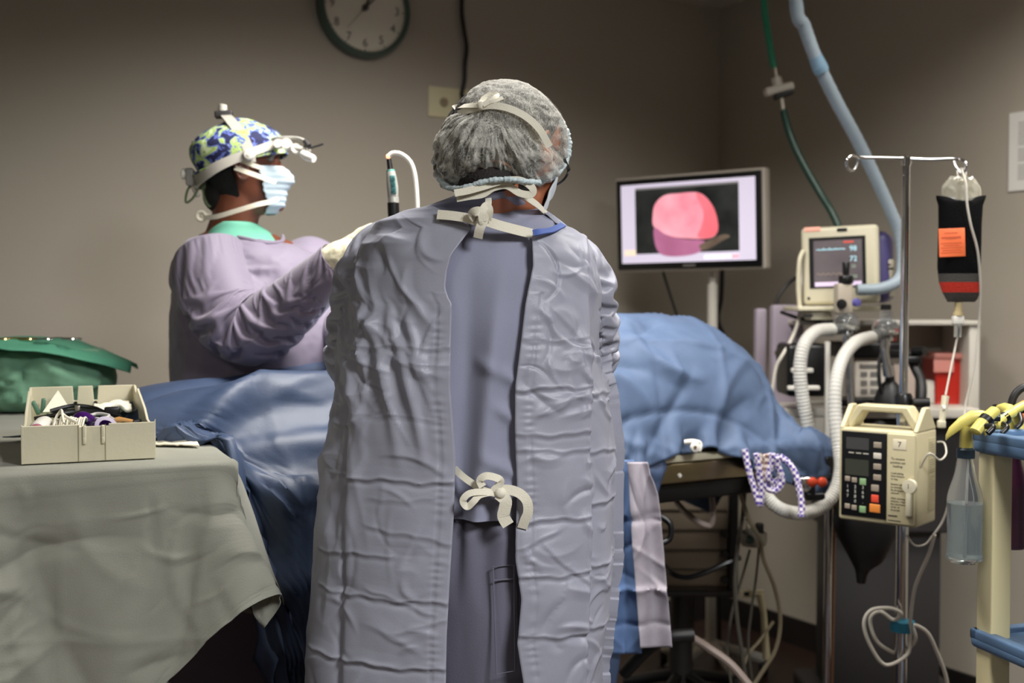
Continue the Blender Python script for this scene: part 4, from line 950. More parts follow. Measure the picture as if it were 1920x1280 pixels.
obj('plate', bxp(MB(), 1387, 1106, 1433, 1121, 3.38, .012, .003), M_cream2, fr_)
obj('slot', bxp(MB(), 1395, 1110, 1405, 1117, 3.377, .004, .001), M_blackp, fr_)
obj('arm', MB().tube(ats([(1424,1112,3.385),(1432,1150,3.385),(1437,1235,3.385)]), [.012,.009,.012], 10), M_cream2, fr_)
# floor items bottom right of the front person
obj('floor_tube', MB().tube(smooth_path([at(1170,1262,3.1), at(1215,1215,3.05), at(1250,1195,3.0), at(1300,1190,3.0)], 8), .018, 12), M_black, None, label='thick black hose arching above the floor under the hanging drape', cat='hose')
q = at(1178, 1255, 3.35); obj('foot_pedal', MB().box((q.x, q.y, .03), (.14, .1, .05), bev=.01), M_cream2, None, label='small beige foot pedal on the floor below the hanging drape', cat='pedal')

# ------------------------------------------------------------------ draped cloth over the table
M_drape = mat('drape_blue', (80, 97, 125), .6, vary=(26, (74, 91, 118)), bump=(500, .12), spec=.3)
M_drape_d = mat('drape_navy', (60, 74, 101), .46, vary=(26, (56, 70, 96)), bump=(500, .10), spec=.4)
def selip(c, r, e):
    c = np.array(c, float); r = np.array(r, float)
    def f(Q, F):   # Q in local frame
        d = (Q-c)/r; k_ = (np.abs(d)**e).sum(-1)**(1/e); ins = (k_ < 1) & (Q[..., 2] > c[2]-.02)
        s_ = np.where(ins, 1/np.maximum(k_, .2), 1)[..., None]; return np.where(ins[..., None], c+(Q-c)*s_, Q)
    return f
def cbox(t0, t1, s0, s1, z1):
    def f(Q, F):
        t, s, z = Q[..., 0], Q[..., 1], Q[..., 2]; ins = (t > t0) & (t < t1) & (s > s0) & (s < s1) & (z < z1)
        d = np.stack([z1-z, t-t0, t1-t, s-s0, s1-s], -1); d[..., 0] *= .8; k_ = d.argmin(-1); R = Q.copy()
        R[..., 2] = np.where(ins & (k_ == 0), z1, z); R[..., 0] = np.where(ins & (k_ == 1), t0, np.where(ins & (k_ == 2), t1, t)); R[..., 1] = np.where(ins & (k_ == 3), s0, np.where(ins & (k_ == 4), s1, s)); return R
    return f
def multi(*fs):
    def c_(Q):
        for f in fs: Q = f(Q, None)
        Q = Q.copy(); Q[..., 2] = np.maximum(Q[..., 2], .012); return Q
    return c_
def foldgrid(A, B, ua, ub, amp, w=.006, seed=0):
    rs = np.random.RandomState(seed); H = 0
    for k_, u0 in enumerate(ua): H = H+rs.choice([-1, 1])*amp*np.exp(-np.abs(A-u0-.004*np.sin(B*9+k_))/w)
    for k_, u0 in enumerate(ub): H = H+rs.choice([-1, 1])*amp*np.exp(-np.abs(B-u0-.004*np.sin(A*8+k_))/w)
    return H
def upsample(P):
    "double a grid with smooth interpolation"
    def up(a):
        n = a.shape[0]; o = np.zeros((2*n-1,)+a.shape[1:]); o[::2] = a; m_ = (a[:-1]+a[1:])/2
        if n > 3: m_[1:-1] = (9*(a[1:-2]+a[2:-1])-(a[:-3]+a[3:]))/16
        o[1::2] = m_; return o
    return np.swapaxes(up(np.swapaxes(up(P), 0, 1)), 0, 1)
def flat(t, s): A, B = np.meshgrid(t, s); return A, B

# light blue drape over the head end
A, B = flat(np.linspace(-.40, .70, 76), np.linspace(0, 1, 70))
B = (1-B)*np.interp(A, [-.4, -.22, -.05, .12, .30, .55, .70], [-.27, -.27, -.24, -.205, -.215, -.15, -.02])+B*np.interp(A, [-.4, .4, .7], [.80, .80, .6])
P = np.stack([A, B, 1.40+0*A], -1); F = P.copy()
P = cloth(P, F, 1, 1, None, multi(selip((.07,.27,.99), (.52,.29,.385), 2.5), cbox(-.5, .63, -.03, .55, 1.04), selip((.05,.10,1.02),(.16,.10,.20),2.)), 110, 6, .0016, .2, .012, .96, 3)
P = upsample(P); A2, B2 = upsample(np.stack([A, B], -1))[..., 0], upsample(np.stack([A, B], -1))[..., 1]
H = foldgrid(A2, B2, (-.22, -.02, .17, .36, .55), (-.12, .06, .24, .44), .0075, .009, 4)+kinks(A2, B2, 80, 5, (.012, .05), (.06, .22), .022)+kinks(A2, B2, 60, 6, (.006, .02), (.03, .1), .006)
P = shift(P, H)
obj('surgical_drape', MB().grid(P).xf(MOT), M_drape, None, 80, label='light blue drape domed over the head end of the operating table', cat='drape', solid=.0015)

# darker blue drape over the patient's body, hanging to the floor
A, B = flat(np.linspace(-1.39, -.12, 84), np.linspace(0, 1, 100)); bm = np.interp(A, [-1.39, -1.2, -1.12, -1.06, -.97, -.9], [.26, .17, .06, -.14, -.7, -1.18]); bt = np.interp(A, [-1.39, -1.1, -.8], [.38, .55, .75]); B = bm+(bt-bm)*B
hang = np.clip(-.02-B, 0, None); hangt = np.clip(-1.36-A, 0, None)
P = np.stack([A+hangt, np.where(B < -.02, -.02, B), 1.255-hang-hangt], -1); F = np.stack([A, B, 0*A], -1)
MOTI = np.array(MOT.inverted())
# instrument table box expressed in this frame
_TA = Vector((-.508, 2.10, 0)); _TU = Vector((.927, .375, 0)); _TV = Vector((-.375, .927, 0))
_MT = Matrix(((_TU.x, _TV.x, 0, _TA.x), (_TU.y, _TV.y, 0, _TA.y), (0, 0, 1, 0), (0, 0, 0, 1))); _X = np.array(_MT.inverted() @ MOT); _Y = np.linalg.inv(_X)
def tabhit(Q, F):
    W_ = Q @ _X[:3, :3].T+_X[:3, 3]; ins = (W_[..., 0] < .03) & (W_[..., 1] > -.03) & (W_[..., 2] < 1.124); up_ = ins & ((W_[..., 2] > .98) | (W_[..., 0] < -.06)); W_ = W_.copy(); W_[..., 2] = np.where(up_, 1.124, W_[..., 2]); W_[..., 0] = np.where(ins & ~up_, .03, W_[..., 0]); return W_ @ _Y[:3, :3].T+_Y[:3, 3]
P = cloth(P, F, 1, 1, None, multi(selip((-.66,.30,1.0), (.64,.20,.232), 4.5), selip((-.60,.12,.98), (.56,.10,.16), 3.5), tabhit, cbox(-.99, .5, -.03, .55, 1.04)), 90, 6, .0018, .25, .010, .96, 8)
P = upsample(P); AB = upsample(np.stack([A, B], -1)); A2, B2 = AB[..., 0], AB[..., 1]
H = foldgrid(A2, B2, (-1.2, -.9, -.6, -.3), (-.75, -.4, -.1, .2), .004, .008, 2)+kinks(A2, B2, 70, 15, (.02, .08), (.10, .35), .032, (.75, .5), None, .3)+kinks(A2, B2, 60, 16, (.01, .03), (.05, .15), .008)
P = shift(P, H)
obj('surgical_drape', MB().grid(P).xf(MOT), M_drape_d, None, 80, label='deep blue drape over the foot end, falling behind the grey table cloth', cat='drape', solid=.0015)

# hanging panel of drape right of the front person
def hangp(nm, px, Y, m_, lb, seed, amp=.006):
    "px: rows of (py, x0, x1)"
    n = 90; rows_ = []; ys = np.linspace(px[0][0], px[-1][0], n)
    for y in ys:
        x0 = np.interp(y, [r[0] for r in px], [r[1] for r in px]); x1 = np.interp(y, [r[0] for r in px], [r[2] for r in px])
        rows_.append([tuple(at(x0+(x1-x0)*j/39, y, Y+.01*math.sin(j*.16+y*.004))) for j in range(40)])
    P = np.array(rows_); A_, B_ = P[..., 0], P[..., 2]
    H_ = creases(A_, B_, 8, seed, (.004, .012), (.05, .15), amp)
    for yy in (975, 1105, 1170): H_ += amp*np.exp(-np.abs(B_-at(1200, yy, Y).z)/.006)*(1 if yy != 1105 else -1.6)
    H_ += .012*np.sin(A_*40)*(P[..., 2].max()-P[..., 2])
    obj(nm, MB().grid(shift(P, H_)), m_, None, 80, label=lb, cat='drape', solid=.0015)
hangp('drape_panel', [(862,1130,1188),(900,1136,1190),(1100,1145,1200),(1224,1140,1203)], 2.72, mat('panel_blue', (92, 118, 160), .7, bump=(400, .1)), 'narrow blue drape panel hanging right of the grey-gowned person', 3)
hangp('drape_panel', [(866,1176,1214),(930,1180,1234),(1100,1192,1250),(1214,1200,1261)], 2.69, mat('panel_lilac', (170, 164, 172), .75, vary=(30, (162, 154, 164)), bump=(400, .15)), 'pale lilac paper drape panel hanging under the table rail', 6)

# ------------------------------------------------------------------ instrument table on the left
TA = Vector((-.508, 2.10, 0)); TU = Vector((.927, .375, 0)); TV = Vector((-.375, .927, 0)); TZ = 1.108
MT = Matrix(((TU.x, TV.x, 0, TA.x), (TU.y, TV.y, 0, TA.y), (0, 0, 1, 0), (0, 0, 0, 1)))
it = thing('instrument_table', 'instrument table hidden under the grey-green cloth at the left', 'table', MT @ Vector((-.5, .7, 0)))
def tb(mb, a0, a1, b0, b1, z0, z1, bev=0): return mb.box(((a0+a1)/2, (b0+b1)/2, (z0+z1)/2), (a1-a0, b1-b0, z1-z0), bev=bev)
obj('tabletop', tb(MB(), -1.05, -.012, .012, 1.42, TZ-.03, TZ-.004, .01).xf(MT), M_steel, it)
for a_ in (-.95, -.18):
    for b_ in (.16, 1.30): obj('leg', tb(MB(), a_-.015, a_+.015, b_-.015, b_+.015, 0, TZ-.031).xf(MT), M_steel, it)
M_gcl = mat('cloth_grey_green', (147, 147, 135), .8, vary=(14, (140, 140, 128)), bump=(420, .14), sheen=.15, spec=.2)
na, nb, nd = 88, 34, 66
a = np.linspace(-1.12, .15, na)
D = np.interp(a, [-1.1, -.6, -.4, -.2, -.1, 0, .06, .15], [.86, .84, .64, .39, .28, .17, .13, .13])
rows_ = []; ra = []
for j in range(nb): b_ = 1.43*(1-j/nb); rows_.append(np.stack([a, np.full(na, b_)], -1))
for j in range(nd+1): rows_.append(np.stack([a, -D*j/nd], -1))
FL = np.array(rows_); FL[..., 0] = np.where(FL[..., 0] > 0, FL[..., 0]*(1+1.5*np.clip(FL[..., 1]/.2, 0, 1)), FL[..., 0]); A, B = FL[..., 0], FL[..., 1]
r = np.hypot(np.maximum(A, 0), np.minimum(B, 0)); corner = (A > 0) & (B < 0)
x = np.where(A > 0, .004, A); y = np.where(B < 0, -.006, B); z = TZ-np.maximum(A, 0)-np.maximum(-B, 0)
x = np.where(corner, .5*A, x); y = np.where(corner, .5*B, y); z = np.where(corner, TZ-.86*r, z)
P = np.stack([x, y+.01*np.sin(A*22)*np.clip(-B, 0, 1)*1.5, z+.003], -1)
def tabcoll(Q):
    Q = cbox(-1.06, -.004, .0, 1.44, TZ)(Q, None); Q[..., 2] = np.maximum(Q[..., 2], .01); return Q
pinT = np.zeros(A.shape, bool); pinT[:nb+1] = (A[:nb+1] < .012)
P = cloth(P, np.concatenate([FL, 0*FL[..., :1]], -1), 1.012, 1.0, pinT, tabcoll, 70, 8, .0007, .3, .012, .95, 5)
P = upsample(P); AB = upsample(FL); A2, B2 = AB[..., 0], AB[..., 1]
onf = np.clip(-B2/.05, 0, 1)
H = (foldgrid(A2, B2, (-.62, -.3), (-.25, -.5), .003, .006, 9)+kinks(A2, B2, 110, 25, (.008, .035), (.04, .18), .011, None, (-.9, .15, -.8, -.02))+kinks(A2, B2, 150, 27, (.005, .016), (.03, .11), .0065, (1.2, .6), (-.9, .15, -.8, -.02))+kinks(A2, B2, 14, 26, (.02, .05), (.15, .35), .022, (1.35, .3), (-.8, .05, -.7, -.15)))*onf+.012*fbm(np.stack([A2*7, B2*2.5, 0*A2], -1), 1, 4, 2)*onf
edge = np.exp(-np.abs(B2+D.repeat(1)[np.clip((np.arange(A2.shape[1])/2).astype(int), 0, na-1)][None, :]-.018)/.003)
P = shift(P, H+.0022*edge); P[..., 0] += .05*np.clip(-B2/.14, 0, 1)*np.clip((A2+.30)/.35, 0, 1)
obj('table_cloth', MB().grid(P).xf(MT), M_gcl, None, 80, label='grey-green cloth draped over the instrument table at the left', cat='cloth', solid=.002)

# tray box
Mb = Matrix.Translation((-.8746, 2.035, TZ+.006)) @ Matrix.Rotation(math.atan2(.375, .927), 4, 'Z')
bx_ = thing('tray_box', 'open cream plastic box of cords and instruments on the grey table', 'box', Mb @ Vector((.11, .18, 0)))
W, DD, H0, H1 = .23, .385, .068, .112
def wall_(poly, th, M): return MB().prism(poly, th, M)
XR = Matrix.Rotation(PI/2, 4, 'X')
fw = MB(); n0 = .098; n1 = .148
fw.prism([(0,0),(W,0),(W,H0+.006),(W-.003,H0),(n1,H0),(n1,H0-.004),(n0,H0-.004),(n0,H0),(.004,H0),(0,H0+.003)], .005, Matrix.Translation((0,.005,0)) @ XR)
obj('front_panel', fw.xf(Mb), M_cream, bx_, bev=.0012)
for i, x_ in enumerate((.102, .134)): obj('hinge_slot', MB().box((x_+.004, -.002, H0-.018), (.0065, .006, .032), bev=.002).box((x_+.004, -.003, H0-.030), (.005, .005, .012), bev=.001).xf(Mb), M_cream, bx_)
obj('panel_seam', MB().box((.142, -.0006, .034), (.0012, .0022, .066)).xf(Mb), mat('seam_shadow', (150, 140, 108), .6), bx_)
obj('panel_seam', MB().box((.096, -.0006, .034), (.0012, .0022, .066)).xf(Mb), MATS['seam_shadow'], bx_)
sidep = [(0,0),(DD,0),(DD,H1),(DD*.93,H1),(DD*.86,H1-.012),(DD*.80,H1-.012),(DD*.78,H1-.002),(DD*.42,H0+.012),(DD*.30,H0-.006),(DD*.1,H0-.01),(0,H0)]
YZ = Matrix(((0,0,1,0),(1,0,0,0),(0,1,0,0),(0,0,0,1)))
tap = .010
obj('side_panel', MB().prism(sidep, .005, Matrix.Translation((W-.005, 0, 0)) @ Matrix.Rotation(math.atan2(tap, DD), 4, 'Z') @ YZ).xf(Mb), M_cream, bx_, bev=.001)
obj('side_panel', MB().prism(sidep, .005, Matrix.Translation((0, 0, 0)) @ Matrix.Rotation(-math.atan2(tap, DD), 4, 'Z') @ YZ).xf(Mb), M_cream, bx_, bev=.001)
bw = [(tap,0),(W-tap,0),(W-tap,H1),(.145,H1),(.143,H1-.03),(.136,H1-.03),(.134,H1),(.105,H1),(.103,H1-.03),(.096,H1-.03),(.094,H1),(tap,H1)]
bp_ = obj('back_panel', MB().prism(bw, .005, Matrix.Translation((0, DD, 0)) @ XR).xf(Mb), M_cream, bx_, bev=.001)
for x_ in (.0995, .1395): obj('rivet', MB().lathe((x_, DD-.0052, H1-.036), [(0,0),(.004,0),(.004,.002),(0,.002)], 12, axis=(0,-1,0)).xf(Mb), M_blackp, bp_)
obj('floor_panel', MB().box((W/2, DD/2, .003), (W-.012, DD-.012, .006)).xf(Mb), M_cream, bx_)
# contents
def L(x_, y_, z_): return Mb @ Vector((x_, y_, z_))
obj('green_cloth', MB().grid((lambda X, Y: np.stack([X, Y, .028+.010*fbm(np.stack([X, Y, 0*X], -1), 40, 2)], -1))(*np.meshgrid(np.linspace(.015, .215, 60), np.linspace(.015, .37, 90)))).xf(Mb), mat('box_cloth_green', (92, 120, 104), .85, bump=(300, .2)), None, label='crumpled dull green cloth lining the cream tray box', cat='cloth', solid=.002)
mk = thing('light_handle', 'white tube with a pink end in the front left of the tray box', 'tube', L(.035, .05, .03))
obj('barrel', MB().lathe(L(.040, .085, .062), [(0,0),(.016,0),(.0175,.01),(.0165,.05),(.014,.055),(0,.055)], 24, axis=(Mb.to_3x3() @ Vector((-.25, -1, -.12)))), M_white, mk)
obj('pink_end', MB().lathe(L(.0265, .031, .0555), [(0,0),(.0135,0),(.0135,.006),(.009,.009),(0,.009)], 24, axis=(Mb.to_3x3() @ Vector((-.25, -1, -.12)))), mat('pink_end', (176, 92, 112), .4), mk)
cdl = thing('cord_bundle', 'bundle of thin white cord tied at the front of the tray box', 'cord', L(.075, .06, .04))
rs = random.Random(3)
for i in range(13):
    x_ = .055+i*.0042; pts = [L(x_-.006+rs.uniform(-.002,.002), .02, .048), L(x_, .03, .066+rs.uniform(-.004,.004)), L(x_+.004, .06, .074+rs.uniform(-.003,.003)), L(x_+.008, .10, .066), L(x_+.004+rs.uniform(-.006,.006), .13, .048)]
    obj('strand', MB().tube(smooth_path(pts, 5), .0019, 6), M_wht_fab, cdl)
obj('tie', MB().tube(smooth_path([L(.052,.035,.06), L(.064,.06,.084), L(.078,.035,.078), L(.094,.02,.07)], 5), .0028, 6).tube(smooth_path([L(.060,.09,.075), L(.068,.06,.090), L(.070,.03,.08), L(.072,.012,.07)], 5), .0025, 6), M_wht_fab, cdl)
obj('white_roll', MB().cyl(L(.095,.03,.052), L(.135,.02,.048), .011, .009), M_wht_fab, None, label='small white roll beside the cord bundle in the tray box', cat='roll')
pc_ = thing('bottle_stopper', 'shiny purple ring-shaped cap lying in the tray box', 'stopper', L(.135, .06, .04))
obj('ring', MB().lathe(L(.140,.065,.045), [(.014,0),(.024,0),(.026,.012),(.022,.022),(.014,.022),(.012,.012)], 28, axis=(Mb.to_3x3() @ Vector((.3,-.8,.6)))), mat('purple_plastic', (62, 24, 94), .2), pc_)
obj('ring_core', MB().lathe(L(.140,.065,.047), [(0,0),(.014,0),(.014,.012),(0,.014)], 20, axis=(Mb.to_3x3() @ Vector((.3,-.8,.6)))), mat('purple_dark', (34, 14, 52), .3), pc_)
obj('purple_tube', MB().tube(smooth_path([L(.085,.15,.05), L(.105,.125,.07), L(.125,.11,.06)], 5), .011, 12), MATS['purple_plastic'], None, label='purple tube behind the purple cap in the tray box', cat='tube')
bi = thing('black_clamp', 'long black clamp tool lying across the tray box', 'instrument', L(.1, .22, .05))
obj('shaft', MB().tube(smooth_path([L(.02,.235,.060), L(.06,.23,.066), L(.10,.235,.070), L(.15,.225,.064), L(.18,.20,.058)], 6), [.004]*6+[.008]*14+[.006]*5, 10), M_blackp, bi)
obj('jaw', MB().tube(smooth_path([L(.05,.25,.072), L(.09,.262,.080), L(.13,.25,.076), L(.155,.22,.066)], 6), .0045, 8), M_blackp, bi)
obj('grip', MB().tube(smooth_path([L(.15,.215,.064), L(.17,.17,.056), L(.195,.13,.045)], 6), .005, 8).box(L(.165,.225,.07), (.03,.02,.018), Mb.to_3x3(), bev=.004), M_blackp, bi)
obj('clip', MB().box(L(.1,.235,.07), (.010,.014,.026), Mb.to_3x3(), bev=.002), M_steel, bi)
def padmb(x0, x1, y0, y1, z_, amp, seed): X, Y = np.meshgrid(np.linspace(x0, x1, 30), np.linspace(y0, y1, 30)); P_ = np.stack([X, Y, z_+amp*fbm(np.stack([X, Y, 0*X], -1), 45, seed)], -1); return MB().grid(P_).xf(Mb)
obj('gauze_pad', padmb(.135, .205, .26, .365, .072, .012, 4), M_wht_fab, None, label='white folded gauze at the back right of the tray box', cat='gauze', solid=.008)
obj('paper_packet', MB().prism([(0,0),(.055,0),(.03,.05)], .006, Mb @ Matrix.Translation((.035,.32,.062)) @ Matrix.Rotation(1.0,4,'X')), M_wht_fab, None, label='white triangular paper packet at the back left of the tray box', cat='packet')
obj('gauze_pad', padmb(.05, .13, .15, .20, .054, .012, 7), mat('gauze_grey', (200, 190, 182), .8), None, label='pale rumpled gauze under the black clamp tool', cat='gauze', solid=.004)
obj('rubber_sheet', padmb(.015, .06, .12, .20, .050, .01, 8), mat('sheet_mauve', (150, 112, 108), .6), None, label='mauve rubber scrap at the left side of the tray box', cat='scrap', solid=.004)
obj('tubing_coil', MB().tube(smooth_path([L(.10,.13,.06), L(.13,.16,.072), L(.155,.14,.07), L(.14,.115,.066), L(.115,.14,.07), L(.145,.17,.07), L(.165,.15,.06)], 6), .0028, 8), mat('coil_grey', (196, 192, 188), .35), None, label='coil of clear grey tubing in the middle of the tray box', cat='tubing')
gi = thing('green_clip', 'green plastic clips in the back left corner of the tray box', 'clip', L(.03, .34, .06))
for i in range(3): obj('clip_jaw', MB().box(L(.022+i*.014,.345,.072+.004*(i%2)), (.009,.02,.03), Mb.to_3x3() @ Matrix.Rotation(.5*i-.4, 3, 'Y'), bev=.003), mat('clip_green', (78, 116, 96), .5), gi)
tn = thing('tan_instrument', 'tan handled instrument pointing right in the tray box', 'instrument', L(.18, .16, .04))
obj('handle', MB().tube([L(.15,.165,.052), L(.175,.16,.056), L(.20,.15,.054)], [.006,.009,.005], 12), mat('tan_handle', (176, 132, 76), .4), tn)
obj('tip', MB().tube([L(.2,.15,.054), L(.215,.155,.056)], .004, 8), M_blackp, tn)
for i, (y0, lb) in enumerate(((.10, 'slim steel instrument nearest the front right of the tray box'), (.115, 'second slim steel instrument behind the front one in the box'), (.135, 'third slim steel instrument below the tan handle'))):
    obj('instrument_rod', MB().tube([L(.135+.01*i, y0+.01, .052), L(.205, y0-.012*i, .048)], .003, 8), M_steel, None, label=lb, cat='instrument', group='steel instruments in the tray box')
# gauze square on the table
X, Y = np.meshgrid(np.linspace(0, 1, 30), np.linspace(0, 1, 20))
c4 = [at(281, 828, 2.30), at(374, 834, 2.28), at(356, 811, 2.43), at(296, 822, 2.39)]
P = np.array([[(c4[0]*(1-u_)+c4[1]*u_)*(1-v_)+(c4[3]*(1-u_)+c4[2]*u_)*v_ for u_ in np.linspace(0,1,30)] for v_ in np.linspace(0,1,20)])
P[..., 2] = TZ+.009+.026*Y**1.5+.006*np.abs(fbm(np.stack([X*3, Y*3, 0*X], -1), 1, 5))
obj('gauze_square', MB().grid(P), mat('gauze_cream', (226, 220, 200), .85, bump=(500, .3)), None, 60, label='flat cream gauze lying alone on the grey table right of the box', cat='gauze', solid=.003)

# green wrapped basin set at the back of the table
gc = at(50, 755, 3.12); gc.z = TZ+.006
gb = thing('wrapped_basin', 'green cloth wrapped basin set at the far left behind the tray box', 'basin', gc)
P = []
for i, (zz, rx, ry) in enumerate(((0,.15,.10),(.004,.18,.13),(.03,.215,.16),(.07,.23,.17),(.11,.228,.17),(.145,.215,.16),(.165,.19,.14),(.17,.12,.1),(.17,.01,.01))):
    P.append([(gc.x+rx*math.cos(2*PI*k_/120), gc.y+ry*math.sin(2*PI*k_/120), gc.z+zz) for k_ in range(120)])
P = np.array(P)
Pn = []
for i in range(P.shape[0]-1):
    for q_ in range(8): Pn.append(P[i]+(P[i+1]-P[i])*q_/8)
Pn.append(P[-1]); P = np.array(Pn); th = np.arctan2(P[..., 1]-gc.y, P[..., 0]-gc.x)
H = (.020*fbm(np.stack([np.cos(th)*2.2, np.sin(th)*2.2, P[..., 2]*9+th*.8], -1), 1.2, 3, 3, True)+kinks(th*.22, P[..., 2]-gc.z, 60, 77, (.01, .03), (.04, .12), .016))*np.clip((P[..., 2]-gc.z)/.02, 0, 1)
P = P+np.stack([np.cos(th), np.sin(th), 0*th], -1)*H[..., None]
M_green = mat('wrap_green', (112, 156, 128), .8, vary=(16, (102, 146, 120)), bump=(400, .15), sheen=.1)
obj('wrap', MB().grid(P, closed=True), M_green, gb, 80)
# top flap pointing right
A, B = flat(np.linspace(-.24, .31, 56), np.linspace(-.22, .20, 44))
m_ = 1-np.clip((A-.05)/.28, 0, 1)*.92
P = np.stack([A, B*m_-.05*np.clip((A-.05)/.28, 0, 1), .182+.012*np.exp(-((A+.03)/.09)**2)-.75*np.clip(A-.10, 0, 1)**1.25*.55-.02*np.clip((np.abs(B)-.13)/.1, 0, 1)+.007*fbm(np.stack([A*9, B*9, 0*A], -1), 1, 6)], -1)+np.array(gc)
obj('top_flap', MB().grid(P), mat('flap_green', (86, 158, 128), .75, vary=(14, (78, 148, 120)), bump=(400, .12)), gb, 80, solid=.003)
for px, py, lb in ((28, 629, 'gold-toned ring handles of a clamp on the green wrap, left'), (108, 630, 'silver ring handles of a clamp on the green wrap, right')):
    c = at(px, py, 3.0); c.z = gc.z+.19
    hz = thing('ring_clamp', lb, 'instrument', c, 0, None)
    mm = mat('clamp_gold', (220, 180, 120), .2, 1) if px < 50 else M_chrome
    for dx, dy in ((-.03, -.012), (.03, .0)):
        obj('finger_ring', MB().tube([(c.x+dx+.017*math.cos(2*PI*k_/20), c.y+dy+.012*math.sin(2*PI*k_/20), c.z+.004) for k_ in range(20)], .0028, 8, closed=True), mm, hz)
    obj('shank', MB().tube([(c.x-.05, c.y-.02, c.z+.003), (c.x, c.y, c.z+.007), (c.x+.06, c.y+.01, c.z+.004)], .003, 8), mm, hz)
# ------------------------------------------------------------------ people: shared pieces
HZ = [0, .02, .045, .06, .08, .10, .12, .15, .18, .205, .222, .232, .236]
HF = [.055, .080, .084, .082, .089, .086, .078, .088, .088, .074, .052, .028, .004]
HB = [-.015, -.035, -.062, -.072, -.084, -.094, -.101, -.107, -.104, -.090, -.068, -.042, -.004]
HW = [.022, .042, .054, .059, .065, .070, .072, .077, .076, .066, .049, .028, .003]
def headsurf(th, z, off=0):
    f, b, w_ = np.interp(z, HZ, HF)+off, np.interp(z, HZ, HB)-off, np.interp(z, HZ, HW)+off
    c = (f+b)/2; ry = (f-b)/2; s, k_ = math.sin(th), math.cos(th)
    return Vector((w_*math.copysign(abs(s)**.9, s), c+ry*math.copysign(abs(k_)**.95, k_), z))
def head_mb(mb, M, eyes=True):
    n0 = len(mb.v); rows_ = []
    for z in np.linspace(.001, .2355, 30): rows_.append([tuple(headsurf(2*PI*k_/40, z)) for k_ in range(40)])
    mb.grid(np.array(rows_), closed=True); n = len(mb.v)
    mb.f.append(tuple(range(n0+39, n0-1, -1))); mb.f.append(tuple(range(n-40, n)))
    # nose, brow, lips, cheeks, chin
    mb.tube([(0,.080,.128), (0,.094,.112), (0,.104,.095), (0,.106,.086)], [.007,.009,.012,.012], 12); mb.ell((0,.100,.086), (.017,.013,.010)); 
    for sx in (-1, 1):
        mb.ell((sx*.012,.096,.083), (.008,.010,.007)); mb.ell((sx*.028,.078,.134), (.020,.010,.007)); mb.ell((sx*.038,.066,.088), (.020,.016,.018))
        mb.ell((sx*.031,.074,.119), (.013,.008,.008))
    mb.ell((0,.088,.062), (.024,.010,.006)); mb.ell((0,.086,.052), (.021,.010,.007)); mb.ell((0,.076,.02), (.020,.014,.015))
    for sx in (-1, 1):   # ears
        ring = [Vector((sx*(.080+.010*math.cos(a)*.6+.004), -.004-.016*math.cos(a)-.004*math.sin(a), .112+.030*math.sin(a))) for a in np.linspace(0, 2*PI, 16, endpoint=False)]
        mb.tube(ring, .0048, 8, closed=True); mb.ell((sx*.076, -.004, .112), (.006, .014, .026)); mb.ell((sx*.080, .006, .088), (.005, .007, .009)); mb.ell((sx*.079, .010, .108), (.004, .004, .007))
    for i in range(n0, len(mb.v)): mb.v[i] = M @ mb.v[i]
    return mb
def hand_mb(mb, M, curl=.6, s=1.0, spread=.06, thumb=.5, side=1):
    "local: +x along fingers, z = back of hand, y*side = thumb side; wrist at origin"
    n0 = len(mb.v)
    for y in (-.030, -.012, .008, .027): mb.cap((.006, y*.75, 0), (.088-.004*abs(y)*50, y, .002), .0165, .0125, 12)
    mb.cap((-.02, 0, 0), (.02, 0, 0), .026, .028, 14)
    for i, (y, l) in enumerate(((-.032, .062), (-.0125, .078), (.0085, .085), (.0275, .076))):
        p = Vector((.086-(.008 if i == 0 else 0), y, .002)); a = -curl*.55; yaw = (i-1.6)*spread; r = .0094 if i else .0082
        for j, fr in enumerate((.46, .30, .24)):
            q = p+Vector((math.cos(a)*math.cos(yaw), math.sin(yaw), math.sin(a)))*l*fr
            mb.cap(p, q, r, r*.9, 12); p = q; r *= .9; a -= curl*(.85 if j == 0 else .7)
    p = Vector((.018, .026, -.006)); q = Vector((.045, .055, -.018)); mb.cap(p, q, .015, .0115, 12)
    q2 = q+Vector((.03*math.cos(thumb), .012, -.028*math.sin(thumb)-.004)); mb.cap(q, q2, .011, .010, 12)
    q3 = q2+Vector((.024*math.cos(thumb*1.6), -.002, -.026*math.sin(thumb*1.6))); mb.cap(q2, q3, .010, .0082, 12)
    for i in range(n0, len(mb.v)):
        v = mb.v[i]*s; v.y *= side; mb.v[i] = M @ v
    if side < 0: mb.f = mb.f
    return mb
def axisM(o, x, z):
    x = Vector(x).normalized(); z = Vector(z); z = (z-x*z.dot(x)).normalized(); y = z.cross(x)
    return Matrix(((x.x, y.x, z.x, o[0]), (x.y, y.y, z.y, o[1]), (x.z, y.z, z.z, o[2]), (0, 0, 0, 1)))
def limb(mb, pts, rs): 
    for i in range(len(pts)-1): mb.cap(pts[i], pts[i+1], rs[i], rs[i+1], 16)
def evalmesh(o, closed_data=True):
    dg = bpy.context.evaluated_depsgraph_get(); e = o.evaluated_get(dg); me = bpy.data.meshes.new_from_object(e); return me
def baked(mb, voxel, smoothit=6):
    "one continuous skin around the pieces of mb -> (verts, faces, normals)"
    o = obj('tmp', mb, None, None, 0, kind='x', remesh=voxel, smoothit=smoothit); me = evalmesh(o)
    n = len(me.vertices); co = np.empty(n*3); me.vertices.foreach_get('co', co); no = np.empty(n*3); me.vertices.foreach_get('normal', no)
    fs = [tuple(p.vertices) for p in me.polygons]; d = o.data; bpy.data.objects.remove(o); bpy.data.meshes.remove(d); bpy.data.meshes.remove(me)
    return co.reshape(-1, 3), fs, no.reshape(-1, 3)
